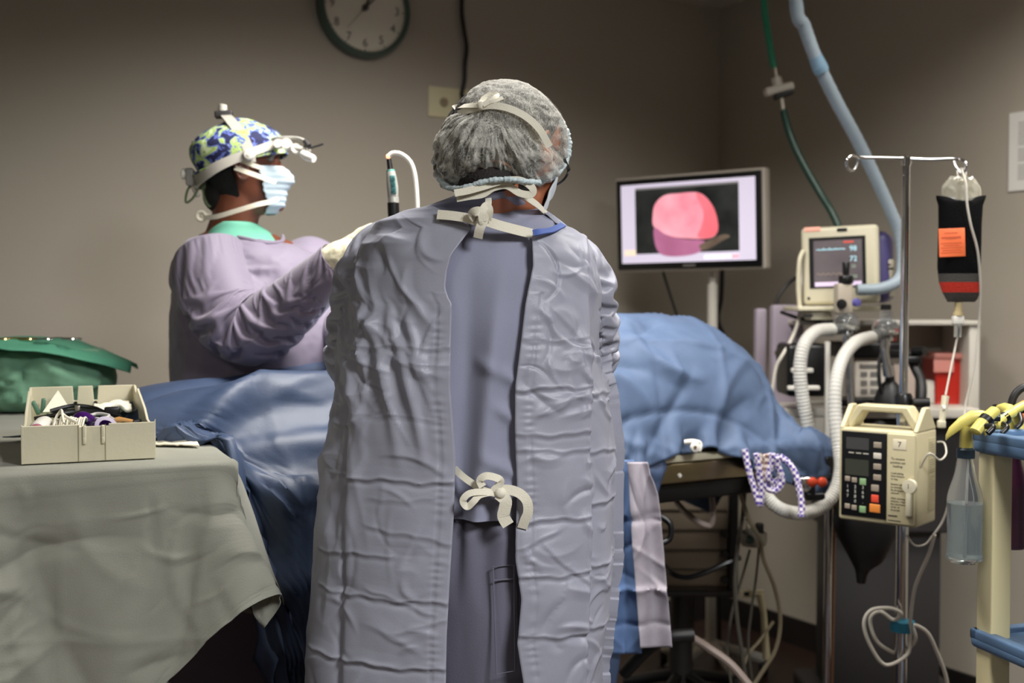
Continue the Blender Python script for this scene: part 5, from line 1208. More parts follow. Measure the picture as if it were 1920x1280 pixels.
def loftgrid(rows_, n=64, e=1.0):
    "rows of (cx, cy, z, rx, ry)"
    return np.array([[(cx+rx*math.copysign(abs(math.cos(2*PI*k_/n))**e, math.cos(2*PI*k_/n)), cy+ry*math.copysign(abs(math.sin(2*PI*k_/n))**e, math.sin(2*PI*k_/n)), z) for k_ in range(n)] for cx, cy, z, rx, ry in rows_])
def solidloft(mb, rows_, n=48, e=1.0):
    P = loftgrid(rows_, n, e); n0 = len(mb.v); mb.grid(P, closed=True); n1 = len(mb.v)
    mb.f.append(tuple(range(n0+n-1, n0-1, -1))); mb.f.append(tuple(range(n1-n, n1))); return mb
def fine_rows(rows_, k):
    R = np.array(rows_, float); t = np.arange(len(R)); tt = np.linspace(0, len(R)-1, (len(R)-1)*k+1)
    q = [Vector(r[:3]) for r in R]; out = []
    S_ = np.stack([np.interp(tt, t, R[:, c]) for c in range(R.shape[1])], -1)
    for _ in range(k): S_[1:-1] = (S_[:-2]+2*S_[1:-1]+S_[2:])/4
    return S_
bk = lambda th_: .5-.5*math.cos(th_)     # 0 front .. 1 back
def headpatch(z0f, z1f, off, n=80, m_=26, bump_=0, seed=1, sc=50, puff=None):
    "patch of the head between heights z0(theta) and z1(theta)"
    P = np.zeros((m_, n, 3))
    for j in range(n):
        th_ = -PI+2*PI*j/n; a_, b_ = z0f(th_), z1f(th_)
        for i in range(m_):
            z = a_+(b_-a_)*i/(m_-1); v = headsurf(th_, min(z, .2355), off+(puff(th_, z) if puff else 0))
            if z > .2355: v.z = z
            P[i, j] = v
    if bump_: P = P*(1+bump_*fbm(P*sc, 1, seed)[..., None]*np.array([1,1,.3]))
    return P
# ------------------------------------------------------------------ front person, seen from behind
P1 = thing('person', 'person in an open-backed grey surgical gown and white bouffant cap, seen from behind', 'person', (-.03, 2.16, 0))
M_skin1 = mat('skin_warm', (196, 128, 92), .5, sss=.08, vary=(18, (184, 112, 78)))
hc = at(962, 282, 2.10)
H1M = Matrix.Translation(hc) @ Matrix.Rotation(-math.radians(42), 4, 'Z') @ Matrix.Rotation(-math.radians(24), 4, 'X') @ Matrix.Rotation(math.radians(-6), 4, 'Y') @ Matrix.Translation((0, .0, -.125))
mb = head_mb(MB(), H1M)
nb_ = at(922, 425, 2.14); nt_ = H1M @ Vector((0, -.03, .05))
limb(mb, [nt_, nt_.lerp(nb_, .5), nb_, nb_-Vector((0,0,.06))], [.058, .058, .066, .08])
shL, shR = at(705, 478, 2.17), at(1092, 500, 2.17); elL, elR = at(672, 664, 2.24), at(1106, 664, 2.24)
wrL, wrR = Vector((-.14, 2.46, 1.27)), Vector((.10, 2.47, 1.26))
zc = lambda py: at(960, py, 2.14).z
solidloft(mb, [(-.03, 2.15, .86, .15, .10), (-.03, 2.14, .98, .165, .115), (-.03, 2.13, 1.12, .15, .105), (-.035, 2.14, 1.28, .175, .115), (-.035, 2.155, 1.42, .19, .11), (-.04, 2.16, 1.50, .16, .085), (-.04, 2.15, 1.55, .09, .06)], 48)
limb(mb, [shL, elL, wrL], [.044, .036, .028]); limb(mb, [shR, elR, wrR], [.044, .036, .028])
mb.cap(shL, nb_-Vector((0,0,.04)), .044, .045); mb.cap(shR, nb_-Vector((0,0,.03)), .044, .045)
for sx in (-1, 1):
    hp = Vector((-.03+sx*.085, 2.15, .90)); kn = Vector((-.03+sx*.10, 2.13, .49)); an = Vector((-.03+sx*.11, 2.17, .09))
    limb(mb, [hp, kn, an], [.088, .058, .040]); mb.cap(an-Vector((0,.02,.04)), an+Vector((sx*.02,.15,-.055)), .036, .030)
hand_mb(mb, axisM(wrL+Vector((.012,.012,0)), (.3, 1, -.25), (-.2, .2, 1)), .5, 1, side=-1); hand_mb(mb, axisM(wrR+Vector((-.012,.012,0)), (-.3, 1, -.25), (.2, .2, 1)), .5, 1, side=1)
V_, F_, N_ = baked(mb, .0055, 5)
b = MB(); b.v = [Vector(v) for v in V_]; b.f = F_; obj('body', b, M_skin1, P1, 180)
# gloves and shoes
for nm, W_, M_ in (('glove', wrL, (axisM(wrL+Vector((.012,.012,0)), (.3, 1, -.25), (-.2, .2, 1)), -1)), ('glove', wrR, (axisM(wrR+Vector((-.012,.012,0)), (-.3, 1, -.25), (.2, .2, 1)), 1))):
    mb = MB(); hand_mb(mb, M_[0] @ Matrix.Scale(1.09, 4), .5, 1, side=M_[1]); mb.cap(W_-(M_[0].to_3x3() @ Vector((.07,0,0))), W_, .040, .034)
    V_, F_, N_ = baked(mb, .004, 3); b = MB(); b.v = [Vector(v) for v in V_]; b.f = F_; obj('glove', b, mat('glove_latex', (222, 212, 186), .5), P1, 180)
for sx in (-1, 1):
    an = Vector((-.03+sx*.11, 2.17, .0)); c_ = an+Vector((sx*.01, .055, .0)); mb = MB()
    mb.grid(np.array([[(c_.x+rx*math.cos(2*PI*k_/32), c_.y+ry*math.sin(2*PI*k_/32)+oy, z) for k_ in range(32)] for z, rx, ry, oy in ((.002,.042,.135,0),(.02,.048,.14,0),(.05,.046,.13,-.01),(.075,.042,.09,-.04),(.10,.040,.06,-.06))]), closed=True)
    mb.f.append(tuple(range(31,-1,-1))); mb.f.append(tuple(len(mb.v)-32+i for i in range(32))); obj('shoe', mb, M_dark, P1, 60, sub=1)
# scrub trousers
M_pants = mat('scrub_dusk', (108, 107, 122), .75, vary=(12, (102, 101, 116)), bump=(420, .12), sheen=.2, spec=.25)
M_shirt = mat('scrub_lavender', (146, 148, 168), .75, vary=(10, (140, 142, 160)), bump=(420, .1), sheen=.2, spec=.25)
rows_ = [(-.03, 2.14, z, rx, ry) for z, rx, ry in ((1.085,.155,.128),(1.05,.172,.138),(1.0,.182,.145),(.93,.19,.148),(.86,.195,.148),(.78,.195,.142),(.68,.19,.13))]
S_ = fine_rows(rows_, 12); P = loftgrid(S_, 200, .95); th = np.linspace(0, 2*PI, 200, endpoint=False)[None, :]
zz = P[..., 2]; gather = np.clip(1-np.abs(zz-1.062)/.028, 0, 1)
wr = (.0045*np.sin(th*50+np.sin(th*7)*2))*(zz > 1.019)+.008*np.sin(th*21+2*np.sin(th*3))*np.clip((1.018-zz)/.03, 0, 1)*np.clip((zz-.86)/.15, 0, 1)-.006*np.exp(-np.abs(zz-1.018)/.003)
wr = wr+.008*fbm(np.stack([np.cos(th)*3+0*zz, np.sin(th)*3+0*zz, zz*2.2], -1), 1.3, 4)*(zz < 1.03)
P = P+np.stack([np.cos(th)+0*zz, np.sin(th)+0*zz, 0*zz], -1)*wr[..., None]
tr_ = obj('trousers', MB().grid(P, closed=True), M_pants, P1, 80)
for sx in (-1, 1):
    rows_ = [(-.03+sx*dx, 2.14+dy, z, rx, ry) for z, dx, dy, rx, ry in ((.84,.092,0,.098,.135),(.76,.095,0,.094,.122),(.6,.10,-.005,.088,.105),(.45,.102,-.005,.08,.092),(.25,.108,.01,.076,.085),(.10,.11,.02,.074,.08))]
    S_ = fine_rows(rows_, 10); P = loftgrid(S_, 90); t_ = np.linspace(0, 2*PI, 90, endpoint=False)[None, :]
    P = P+np.stack([np.cos(t_)+0*P[..., 2], np.sin(t_)+0*P[..., 2], 0*P[..., 2]], -1)*(.007*fbm(P*np.array([9, 9, 3.5]), 1.5, 5+sx))[..., None]
    obj('trouser_leg', MB().grid(P, closed=True), M_pants, P1, 80)
pk = [at(924, 1061, 1.985), at(964, 1058, 1.99), at(966, 1256, 1.985), at(931, 1262, 1.98)]
obj('back_pocket', MB().tube([p+Vector((0,-.003,0)) for p in pk], .0016, 6, closed=True).tube([pk[0].lerp(pk[3],.13)+Vector((0,-.003,0)), pk[1].lerp(pk[2],.13)+Vector((0,-.003,0))], .0014, 6), M_pants, tr_)
# scrub shirt
def torso(py): pass
SY = [(358,874,968,.104,2.10),(370,852,986,.106,2.105),(384,812,1003,.106,2.115),(398,768,1030,.10,2.14),(425,730,1066,.118,2.145),(460,712,1086,.134,2.15),(520,700,1100,.15,2.15),(600,698,1108,.156,2.145),(700,705,1105,.150,2.14),(800,715,1100,.144,2.135),(900,718,1098,.146,2.13),(938,715,1100,.150,2.13),(948,714,1100,.151,2.13)]
def srow(py, x0, x1, ry, cy):
    a, c_ = at(x0, py, cy), at(x1, py, cy); return ((a.x+c_.x)/2, cy, a.z, (c_.x-a.x)/2, ry)
S_ = fine_rows([srow(*r_) for r_ in SY], 12); P = loftgrid(S_, 220, .92); th = np.linspace(0, 2*PI, 220, endpoint=False)[None, :]; zz = P[..., 2]
lowm = np.clip((1.52-zz)/.2, 0, 1)
u_ = P[..., 0]; fold = .014*np.exp(-((u_+.045-.10*(zz-1.2))/.016)**2)*np.clip((1.50-zz)/.2, 0, 1)-.016*np.exp(-((u_+.085-.05*(zz-1.2))/.022)**2)*lowm
for zc_, x0, s_ in ((1.30,-.06,.5),(1.22,-.03,.6),(1.13,-.05,.45),(1.08,-.02,.3)): fold = fold+.009*np.exp(-((zz-zc_+s_*(u_-x0))/.012)**2)*np.clip((u_-x0)/.02+.5, 0, 1)
wr = fold*(P[..., 1] < 2.13)+.006*fbm(np.stack([P[..., 0]*6, P[..., 1]*6, zz*3], -1), 1, 9)*lowm
P = P+np.stack([np.cos(th)*.3+0*zz, np.sin(th)+0*zz, 0*zz], -1)*wr[..., None]
obj('scrub_shirt', MB().grid(P, closed=True), M_shirt, P1, 80)

# gown
def I(tab, y): return np.interp(y, [t[0] for t in tab], [t[1] for t in tab])
GL = [(385,795),(392,757),(400,738),(412,705),(430,692),(470,672),(520,662),(560,655),(640,645),(700,636),(780,622),(900,606),(1000,594),(1080,590),(1200,581),(1280,577),(1500,565)]
GR = [(385,1003),(400,1036),(412,1048),(425,1075),(440,1092),(470,1112),(520,1125),(560,1130),(640,1140),(700,1152),(750,1164),(850,1174),(1000,1174),(1100,1171),(1200,1160),(1280,1150),(1500,1140)]
EL = [(385,800),(395,822),(410,852),(430,884),(445,872),(480,846),(510,838),(540,835),(560,842),(570,848),(640,846),(720,845),(850,855),(950,852),(1050,846),(1160,840),(1280,838),(1500,832)]
ER = [(385,1002),(400,1028),(412,1042),(425,1055),(436,1006),(445,998),(500,1000),(570,985),(620,979),(720,966),(800,965),(900,969),(1000,966),(1030,966),(1100,977),(1180,970),(1280,986),(1500,990)]
GB = [(385,.114),(400,.122),(430,.142),(480,.165),(560,.176),(700,.178),(850,.172),(1000,.178),(1280,.195),(1500,.21)]
GY = [(385,2.12),(430,2.145),(560,2.15),(1000,2.14),(1500,2.14)]
pys = np.concatenate([np.linspace(386, 440, 16)[:-1], np.linspace(440, 1500, 124)]); NU = 190
z_ = np.array([at(960, y, 2.05).z for y in pys])
P = np.zeros((len(pys), NU, 3))
for i, y in enumerate(pys):
    cy = I(GY, y); xl, xr = at(I(GL, y), y, cy).x, at(I(GR, y), y, cy).x; xc, a_ = (xl+xr)/2, (xr-xl)/2; b_ = I(GB, y)
    el, er = at(I(EL, y), y, 1.985).x, at(I(ER, y), y, 1.985).x
    pl = math.asin(max(-.98, min(.98, (xc-el)/a_))); pr_ = math.asin(max(-.98, min(.98, (er-xc)/a_)))
    ph = np.linspace(pl, 2*PI-pr_, NU); cs, sn = np.cos(ph), np.sin(ph)
    P[i] = np.stack([xc-a_*sn, cy-b_*np.sign(cs)*np.abs(cs)**.85, np.full(NU, z_[i])], -1)
P0g = P.copy()
# arc-length coordinate from each edge, used for hems and creases
seg_ = np.linalg.norm(np.diff(P, axis=1), axis=-1); UL = np.concatenate([np.zeros((len(pys), 1)), seg_.cumsum(1)], 1); UR = UL[:, -1:]-UL
def bodycoll(Q):
    z = Q[..., 2]; order = np.argsort(z_); cyv = np.interp(z, z_[order], np.array([I(GY, y) for y in pys])[order]); bv = np.interp(z, z_[order], np.array([I(GB, y) for y in pys])[order])-.012
    xl = np.interp(z, z_[order], P0g[:, :, 0].min(1)[order]); xr = np.interp(z, z_[order], P0g[:, :, 0].max(1)[order]); xc, a_ = (xl+xr)/2, (xr-xl)/2-.010
    dx, dy = (Q[..., 0]-xc)/a_, (Q[..., 1]-cyv)/bv; r_ = np.sqrt(dx*dx+dy*dy)+1e-6; s_ = np.where(r_ < 1, 1/r_, np.where(r_ > 1.16, 1.16/r_, 1))
    R = Q.copy(); R[..., 0] = xc+(Q[..., 0]-xc)*s_; R[..., 1] = cyv+(Q[..., 1]-cyv)*s_; return R
pin = np.zeros(P.shape[:2], bool); pin[:10] = True; pin[:, 0] = True; pin[:, -1] = True
rsn = fbm(P*np.array([6, 6, 4]), 1, 33, 2)
su_ = 1.014+.012*rsn; sv_ = 1.010+.012*fbm(P*5, 1, 34, 2)
P = upsample(P); T = upsample(np.stack([UL, UR, P0g[..., 2], np.broadcast_to(pys[:, None], UL.shape)], -1))
P = np.repeat(P, 2, 0); P[1:-1:2] = (P[1:-1:2]+P[2::2])/2; P = P[:-1]; T = np.repeat(T, 2, 0); T[1:-1:2] = (T[1:-1:2]+T[2::2])/2; T = T[:-1]
UL2, UR2, ZZ, PYY = T[..., 0], T[..., 1], T[..., 2], T[..., 3]
left = UL2 < UR2
side_ = np.where(left, 1, -1)
# packing folds: horizontal, at their own heights on each side
H = np.zeros_like(UL2)
def zz_(y): return at(960, y, 2.0).z
def hfold(y, amp, lo, hi, tilt=0, right=False, up=.022, dn=.05):
    "a pressed crease: sharp crest, quick drop below, slow swell above"
    global H
    U_ = UR2 if right else UL2; ok = (~left if right else left)*np.clip((U_-lo)/.012+.5, 0, 1)*np.clip((hi-U_)/.02+.5, 0, 1)
    d = ZZ-zz_(y)-tilt*(U_-lo)-.0022*np.sin(U_*52+y)-.0012*np.sin(U_*131+y*2)
    crest = np.where(d > 0, np.exp(-d/.003)*.6+.4*np.clip(1-d/up, 0, 1), np.exp(d/.002)*.6+.4*np.clip(1+d/.009, 0, 1)-.32*np.exp(-((d+.008)/.005)**2)); H += ok*amp*.72*crest
for y, a_, lo, hi, t_ in ((650,.0035,.0,.20,.0),(782,.0022,.01,.20,.03),(900,.0065,.0,.26,.015),(930,.0018,.03,.16,-.05),(1010,.0030,.0,.16,.16),(1035,.0042,.10,.28,-.04),(1118,.0060,0,.28,.02),(1140,.0036,.02,.15,.30),(1150,.003,.0,.09,-.25),(1238,.0066,0,.30,.02)): hfold(y, a_, lo, hi, t_)
for y, a_, lo, hi, t_ in ((636,.003,0,.13,0),(727,.0065,0,.155,.01),(738,.006,.155,.3,-.01),(812,.0045,0,.15,0),(842,.0045,0,.15,-.01),(852,.005,.155,.3,-.01),(950,.006,.155,.3,0),(972,.006,0,.155,.02),(1018,.0045,.05,.13,-.9),(1022,.004,0,.08,.35),(1075,.006,.0,.3,.02),(1182,.0055,0,.30,-.05),(1150,.003,.06,.10,2.5)): hfold(y, a_, lo, hi, t_, True)
for y0, y1, rt in ((650,780,0),(780,900,0),(900,1020,0),(1035,1118,0),(1118,1238,0),(636,727,1),(727,842,1),(842,970,1),(970,1075,1),(1075,1180,1)):
    za, zb_2 = zz_(y0), zz_(y1); t_ = np.clip((za-ZZ)/(za-zb_2), 0, 1); H += np.where(left if not rt else ~left, .0035*np.sin(PI*t_)**.7*np.sin(np.clip((UR2 if rt else UL2)/.16, 0, 1)*PI), 0)
# long soft folds running down from the shoulder blade on the left panel
XX = P[..., 0]
for x0, z0_, sl, w_, a_ in ((-.235,1.33,.24,.011,.011),(-.19,1.30,.27,.010,.012),(-.150,1.27,.28,.010,.009),(-.262,1.12,.16,.012,.007),(-.128,1.36,.22,.009,.006)):
    d = XX-(x0+sl*(z0_-ZZ)-.25*(z0_-ZZ)**2); H += left*a_*np.exp(-(d/w_)**2)*np.clip((1.40-ZZ)/.05, 0, 1)*np.clip((ZZ-1.10)/.14, 0, 1)*np.clip((UL2-.03)/.03, 0, 1)
# vertical pressed fold on the left, second layer on the right
d = XX-at(648, 900, 2.05).x-.02*(ZZ-1.1); H += -.014*np.where(d > 0, np.exp(-d/.004), np.exp(d/.012))*np.clip((1.30-ZZ)/.05, 0, 1)*(P[..., 1] < 2.14)
xs = np.interp(ZZ, [.7, 1.0, 1.4], [at(1098, 1, 2.05).x, at(1108, 1, 2.05).x, at(1104, 1, 2.05).x]); d = XX-xs
H += np.where((~left) & (P[..., 1] < 2.17), -.024*np.clip(d/.004, 0, 1)*np.clip((1.42-ZZ)/.1, 0, 1)+.004*np.exp(-np.abs(d+.004)/.004), 0)
# stitched hems along the two edges
for U_ in (UL2, UR2): H += (-.0016*np.exp(-((U_-.026)/.0018)**2)+.0010*(U_ < .025)+.0007*np.sin(ZZ*360+np.sin(ZZ*47)*4)*np.exp(-((U_-.024)/.010)**2))*(ZZ < 1.42)
# crumples
hi_ = np.clip((ZZ-1.15)/.2, .0, 1)
HL = kinks(UL2, ZZ, 46, 51, (.006, .022), (.02, .08), .0056, None, (.02, .38, .68, 1.30))+kinks(UL2, ZZ, 60, 57, (.006, .02), (.03, .10), .0085, (1.15, .45), (.04, .36, 1.22, 1.53))+kinks(UL2, ZZ, 26, 59, (.008, .025), (.03, .09), .007, (.1, .35), (.16, .40, 1.0, 1.5))
HR = kinks(UR2, ZZ, 80, 52, (.005, .018), (.015, .06), .006, None, (.0, .36, .68, 1.30))+kinks(UR2, ZZ, 75, 58, (.005, .016), (.015, .07), .0085, (2.4, .5), (.03, .34, 1.22, 1.50))
HS = kinks(XX, ZZ, 26, 61, (.010, .03), (.05, .14), .006, (1.5, .15), (-.36, -.27, .9, 1.42))*left
H += np.where(left, HL, HR)*np.clip(A_/.02, .2, 1)+HS if False else np.where(left, HL, HR)+HS
H += .0035*fbm(np.stack([UL2*13, ZZ*9, 0*ZZ], -1), 1, 40, 3)
top = np.clip((np.arange(P.shape[0])-12)/40, .15, 1)[:, None]
Nn = nrm_grid(P); cen = np.array([-.03, 2.15, 0]); flip = np.sign(((P-cen)*Nn*np.array([1,1,0])).sum(-1).mean()); P = P+Nn*flip*(H*top)[..., None]
M_gown = mat('gown_grey', (154, 155, 168), .44, vary=(9, (148, 149, 161)), bump=(520, .09), spec=.5)
gn = obj('surgical_gown', MB().grid(P), M_gown, P1, 80, solid=.0014)
# blue neck binding on the right shoulder and white hidden edge
nb1 = [at(1000,437,1.995), at(1015,434,2.0), at(1035,431,2.03), at(1056,421,2.07)]
obj('neck_binding', MB().ribbon(smooth_path(nb1, 6), .012, (0, -1, .55), .003), mat('binding_blue', (72, 98, 168), .6), gn)
# sleeves
def sleeve(mb_pts, rs, seed, par, m_, amp=1., nring=150, around=72, extra=0, name='sleeve', long_=1.10, steps=36):
    q = smooth_path(mb_pts, 30); n = len(q); idx = np.linspace(0, n-1, nring); Q = np.array([[*q[int(i)]] for i in idx]); r_ = np.interp(np.linspace(0, 1, nring), np.linspace(0, 1, len(rs)), rs)
    for _ in range(6): Q[1:-1] = (Q[:-2]+2*Q[1:-1]+Q[2:])/4
    m0 = MB().tube([Vector(v) for v in Q], list(r_), around, caps=False)
    G_ = np.array([tuple(v) for v in m0.v]).reshape(nring, around, 3); G_ = np.concatenate([G_, G_[:, :1]], 1)
    C_ = Q[:, None, :]
    def cl_(X):
        # keep near the arm axis: nearest ring centre by index
        d = X-C_; l = np.linalg.norm(d, axis=-1, keepdims=True)+1e-6; rr = r_[:, None, None]; f = np.clip(l, rr*.92, rr*1.16)/l; X = C_+d*f; X[:, -1] = X[:, 0] = (X[:, 0]+X[:, -1])/2; return X
    pin = np.zeros(G_.shape[:2], bool); pin[:2] = True; pin[-2:] = True
    G_ = cloth(G_, None, 1.03, long_, pin, cl_, steps, 5, .0001, .10, .006, .9, seed)
    G_ = upsample(G_); G_[:, -1] = G_[:, 0]
    return obj(name, MB().grid(G_), m_, par, 80, solid=.0012)
sleeve([at(800,440,2.13), at(745,440,2.14), at(702,476,2.155), at(684,545,2.17), at(672,620,2.20), at(668,672,2.26), at(700,690,2.38), wrL], [.02,.036,.056,.062,.060,.056,.052,.046,.040], 3, gn, M_gown)
sleeve([at(985,462,2.13), at(1040,462,2.14), at(1084,494,2.155), at(1100,555,2.17), at(1108,620,2.20), at(1106,668,2.26), at(1080,690,2.38), wrR], [.02,.036,.054,.058,.054,.050,.048,.044,.038], 4, gn, M_gown)

# cap, hair
Cc = at(942, 256, 2.085)
OUT = [(1065,280),(1062,240),(1040,205),(1015,178),(985,160),(945,154),(905,160),(878,178),(855,205),(833,240),(820,285),(818,322),(828,346),(850,358),(880,350),(920,340),(960,336),(1000,346),(1035,332),(1054,308)]
oa = []
for x, y in OUT:
    p = at(x, y, 2.085)-Cc; oa.append((math.atan2(p.z, p.x), math.hypot(p.x, p.z)))
oa.sort(); ang_ = np.array([a for a, r_ in oa]); rad_ = np.array([r_ for a, r_ in oa])
def capR(al): return np.interp(al, ang_, rad_, period=2*PI)
nt_c, na_c = 110, 200
t_ = np.linspace(.002, PI*.93, nt_c)[:, None]; al = np.linspace(-PI, PI, na_c)[None, :]
R_ = capR(al); R_ = (np.roll(R_, 2, 1)+np.roll(R_, -2, 1)+R_)/3
DY = np.where(np.cos(t_) > 0, .122, .125)
P = np.stack([Cc.x+R_*np.cos(al)*np.sin(t_)**.85, Cc.y-DY*np.cos(t_)+0*al, Cc.z+R_*np.sin(al)*np.sin(t_)**.85], -1)
# lower lobe hangs back, tie groove across the middle
g0_, g1_ = at(862,205,2.0), at(1032,272,2.0)
dl = Vector((g1_.x-g0_.x, g1_.z-g0_.z)).normalized(); dd = -(P[..., 0]-g0_.x)*dl.y+(P[..., 2]-g0_.z)*dl.x
front = np.clip((Cc.y-P[..., 1])/.05, 0, 1)
rel = P-np.array(Cc)
H = -.009*np.exp(-(dd/.012)**2)*front+.010*np.exp(-((dd+.06)/.04)**2)*front
pl_ = fbm(np.stack([np.arctan2(rel[..., 2]-.055, rel[..., 0]+.02)*5.5, rel[..., 1]*14, np.hypot(rel[..., 0]+.02, rel[..., 2]-.055)*12], -1), 1.6, 12, 3, True)
low = 1/(1+np.exp((dd+.01)/.01))
H = H+.0085*pl_*low*front*1.0+.003*fbm(P*60, 1, 14, 2, True)*(1-low)*front+.004*fbm(P*45, 1, 15, 2)*low
H = H+.004*np.sin(al*38)*np.clip((np.sin(t_)-.8)/.2, 0, 1)*(P[..., 2] < Cc.z-.02)
seam = np.abs((P[..., 0]-at(930,215,2).x)-.62*(at(930,215,2).z-P[..., 2])+.012); H = H+.003*np.exp(-seam/.003)*low*front
pleat = np.clip(fbm(np.stack([np.arctan2(rel[..., 2]-.055, rel[..., 0]+.02)*11, rel[..., 1]*24, np.hypot(rel[..., 0]+.02, rel[..., 2]-.055)*16], -1), 1.9, 19, 3, True)*1.4, 0, 1)*(.35+.65*low)
P = P+rel/np.linalg.norm(rel, axis=-1, keepdims=True)*(H+.0022*pleat)[..., None]
mcap = bpy.data.materials.new('bouffant_film'); mcap.use_nodes = True; nt = mcap.node_tree; N = nt.nodes; Lk = nt.links; p_ = N['Principled BSDF']
p_.inputs['Base Color'].default_value = s2l((212, 210, 198))+(1,); p_.inputs['Roughness'].default_value = .6; p_.inputs['Sheen Weight'].default_value = .3
tc = N.new('ShaderNodeTexCoord'); mp = N.new('ShaderNodeMapping'); mp.inputs['Rotation'].default_value = (0, .7, 0); mp.inputs['Scale'].default_value = (1.0, 1, .35); Lk.new(tc.outputs['Object'], mp.inputs['Vector'])
n1 = N.new('ShaderNodeTexNoise'); n1.inputs['Scale'].default_value = 130; n1.inputs['Detail'].default_value = 5; n1.inputs['Distortion'].default_value = 1.6; Lk.new(mp.outputs['Vector'], n1.inputs['Vector'])
mth = N.new('ShaderNodeMath'); mth.operation = 'SUBTRACT'; mth.inputs[1].default_value = .5; Lk.new(n1.outputs['Fac'], mth.inputs[0]); ab = N.new('ShaderNodeMath'); ab.operation = 'ABSOLUTE'; Lk.new(mth.outputs[0], ab.inputs[0])
rp = N.new('ShaderNodeValToRGB'); rp.color_ramp.elements[0].position = .0; rp.color_ramp.elements[0].color = (.62, .62, .62, 1); rp.color_ramp.elements[1].position = .055; rp.color_ramp.elements[1].color = (.13, .13, .13, 1); Lk.new(ab.outputs[0], rp.inputs['Fac'])
lw = N.new('ShaderNodeLayerWeight'); lw.inputs['Blend'].default_value = .16; mx = N.new('ShaderNodeMath'); mx.operation = 'MAXIMUM'; at_ = N.new('ShaderNodeAttribute'); at_.attribute_name = 'pleat'; ad = N.new('ShaderNodeMath'); ad.operation = 'MULTIPLY_ADD'; ad.inputs[1].default_value = .62; Lk.new(at_.outputs['Fac'], ad.inputs[0]); Lk.new(rp.outputs['Color'], ad.inputs[2]); ad.use_clamp = True; Lk.new(ad.outputs[0], mx.inputs[0]); Lk.new(lw.outputs['Facing'], mx.inputs[1]); Lk.new(mx.outputs[0], p_.inputs['Alpha'])
bp = N.new('ShaderNodeBump'); bp.inputs['Strength'].default_value = .5; bp.inputs['Distance'].default_value = .004; Lk.new(rp.outputs['Color'], bp.inputs['Height']); Lk.new(bp.outputs['Normal'], p_.inputs['Normal'])
cp_ = obj('bouffant_cap', MB().grid(P, closed=False), mcap, P1, 80)
at2 = cp_.data.attributes.new('pleat', 'FLOAT', 'POINT'); at2.data.foreach_set('value', pleat.reshape(-1).astype(np.float32))
# hair under the cap
t2 = np.linspace(.05, PI*.8, 40)[:, None]; a2 = np.linspace(-PI, PI, 80)[None, :]
P = np.stack([Cc.x-.006+np.where(np.cos(a2) > 0, .80, .95)*capR(a2)*np.cos(a2)*np.sin(t2), Cc.y-.112*np.cos(t2)+0*a2, Cc.z+.95*capR(a2)*np.sin(a2)*np.sin(t2)], -1)
P = P+(P-np.array(Cc))*(.03*fbm(P*40, 1, 3))[..., None]; P[..., 0] -= .004
PH_ = headpatch(lambda t: .19-.165*min(1, max(0, (abs(t)-1.35)/.35)), lambda t: .2355, .011, 120, 36, .01)
obj('hair', MB().grid(P).grid(np.array([[tuple(H1M @ Vector(v)) for v in r_] for r_ in PH_]), closed=True), mat('hair_grey_brown', (52, 45, 40), .85, vary=(90, (30, 26, 23)), bump=(160, .6)), P1, 80)
# brim frill of the cap, right side
fr = smooth_path([at(1035,215,2.09), at(1056,240,2.11), at(1064,272,2.12), at(1057,305,2.11), at(1036,328,2.07), at(1010,340,2.04)], 12)
obj('cap_frill', MB().tube(fr, [.009*(1+.12*math.sin(i*2.3)+.1*math.sin(i*.9)) for i in range(len(fr))], 12, sq=.8), mat('frill', (206, 220, 222), .7, bump=(200, .4)), cp_)
fr = smooth_path([at(824,335,2.06), at(842,352,2.03), at(870,352,1.995), at(910,340,1.98), at(950,336,1.975), at(985,340,1.98), at(1010,342,2.0)], 12)
obj('cap_frill', MB().tube(fr, [.006*(1+.15*math.sin(i*2.3)+.12*math.sin(i*.8)) for i in range(len(fr))], 12, sq=.8), MATS['frill'], cp_)
# nape hair
obj('nape_hair', MB().ell(at(918, 338, 2.055), (.060, .076, .040)), mat('hair_dark', (38, 32, 30), .8, bump=(200, .6)), P1)
# mask ties and bow on the cap
def capY(px, py, off=.004):
    p = at(px, py, 2.085)-Cc; al_ = math.atan2(p.z, p.x); q_ = min(.98, math.hypot(p.x, p.z)/float(capR(al_))); st = q_**(1/.85); return 2.085-.122*math.sqrt(max(0, 1-st*st))-off
def onc(l, off=.017): return [at(x, y, capY(x, y, off)) for x, y in l]
msk = obj('face_mask', MB().grid(np.array([[tuple(H1M @ (headsurf(th_, z, .010+(.014*math.exp(-((z-.085)/.03)**2)*math.exp(-(th_/.35)**2))))) for th_ in np.linspace(-1.0, 1.0, 40)] for z in np.linspace(-.002, .112, 24)])), mat('mask_white', (214, 222, 226), .7, bump=(300, .2)), P1, 80, solid=.002)
obj('mask_tie', MB().ribbon(smooth_path(onc([(1030,275),(1012,243),(985,218),(950,202),(915,198),(880,206),(858,214)]), 8), .0125, (0, -1, .15), .0015), M_wht_fab, msk)
obj('mask_tie', MB().ribbon(smooth_path(onc([(905,197),(925,185),(932,178),(922,176),(908,184),(900,196)], .026), 8), .009, (0, -1, .3), .0015), M_wht_fab, msk)
obj('mask_tie', MB().ribbon(smooth_path(onc([(903,197),(880,198),(858,200),(850,203)], .024), 8), .010, (0, -1, .3), .0015).ribbon(smooth_path(onc([(905,195),(925,190),(943,183)], .024), 6), .006, (0, -1, .3), .0015), M_wht_fab, msk)
obj('tie_knot', MB().ell(at(902, 197, capY(902, 197, .024)), (.007, .005, .008)), M_wht_fab, msk)
Yn = 2.03
lowt = [(852,362),(875,358),(905,350),(940,340),(975,338),(998,352),(996,364),(975,362),(950,348),(925,352),(905,364),(880,368),(856,372)]
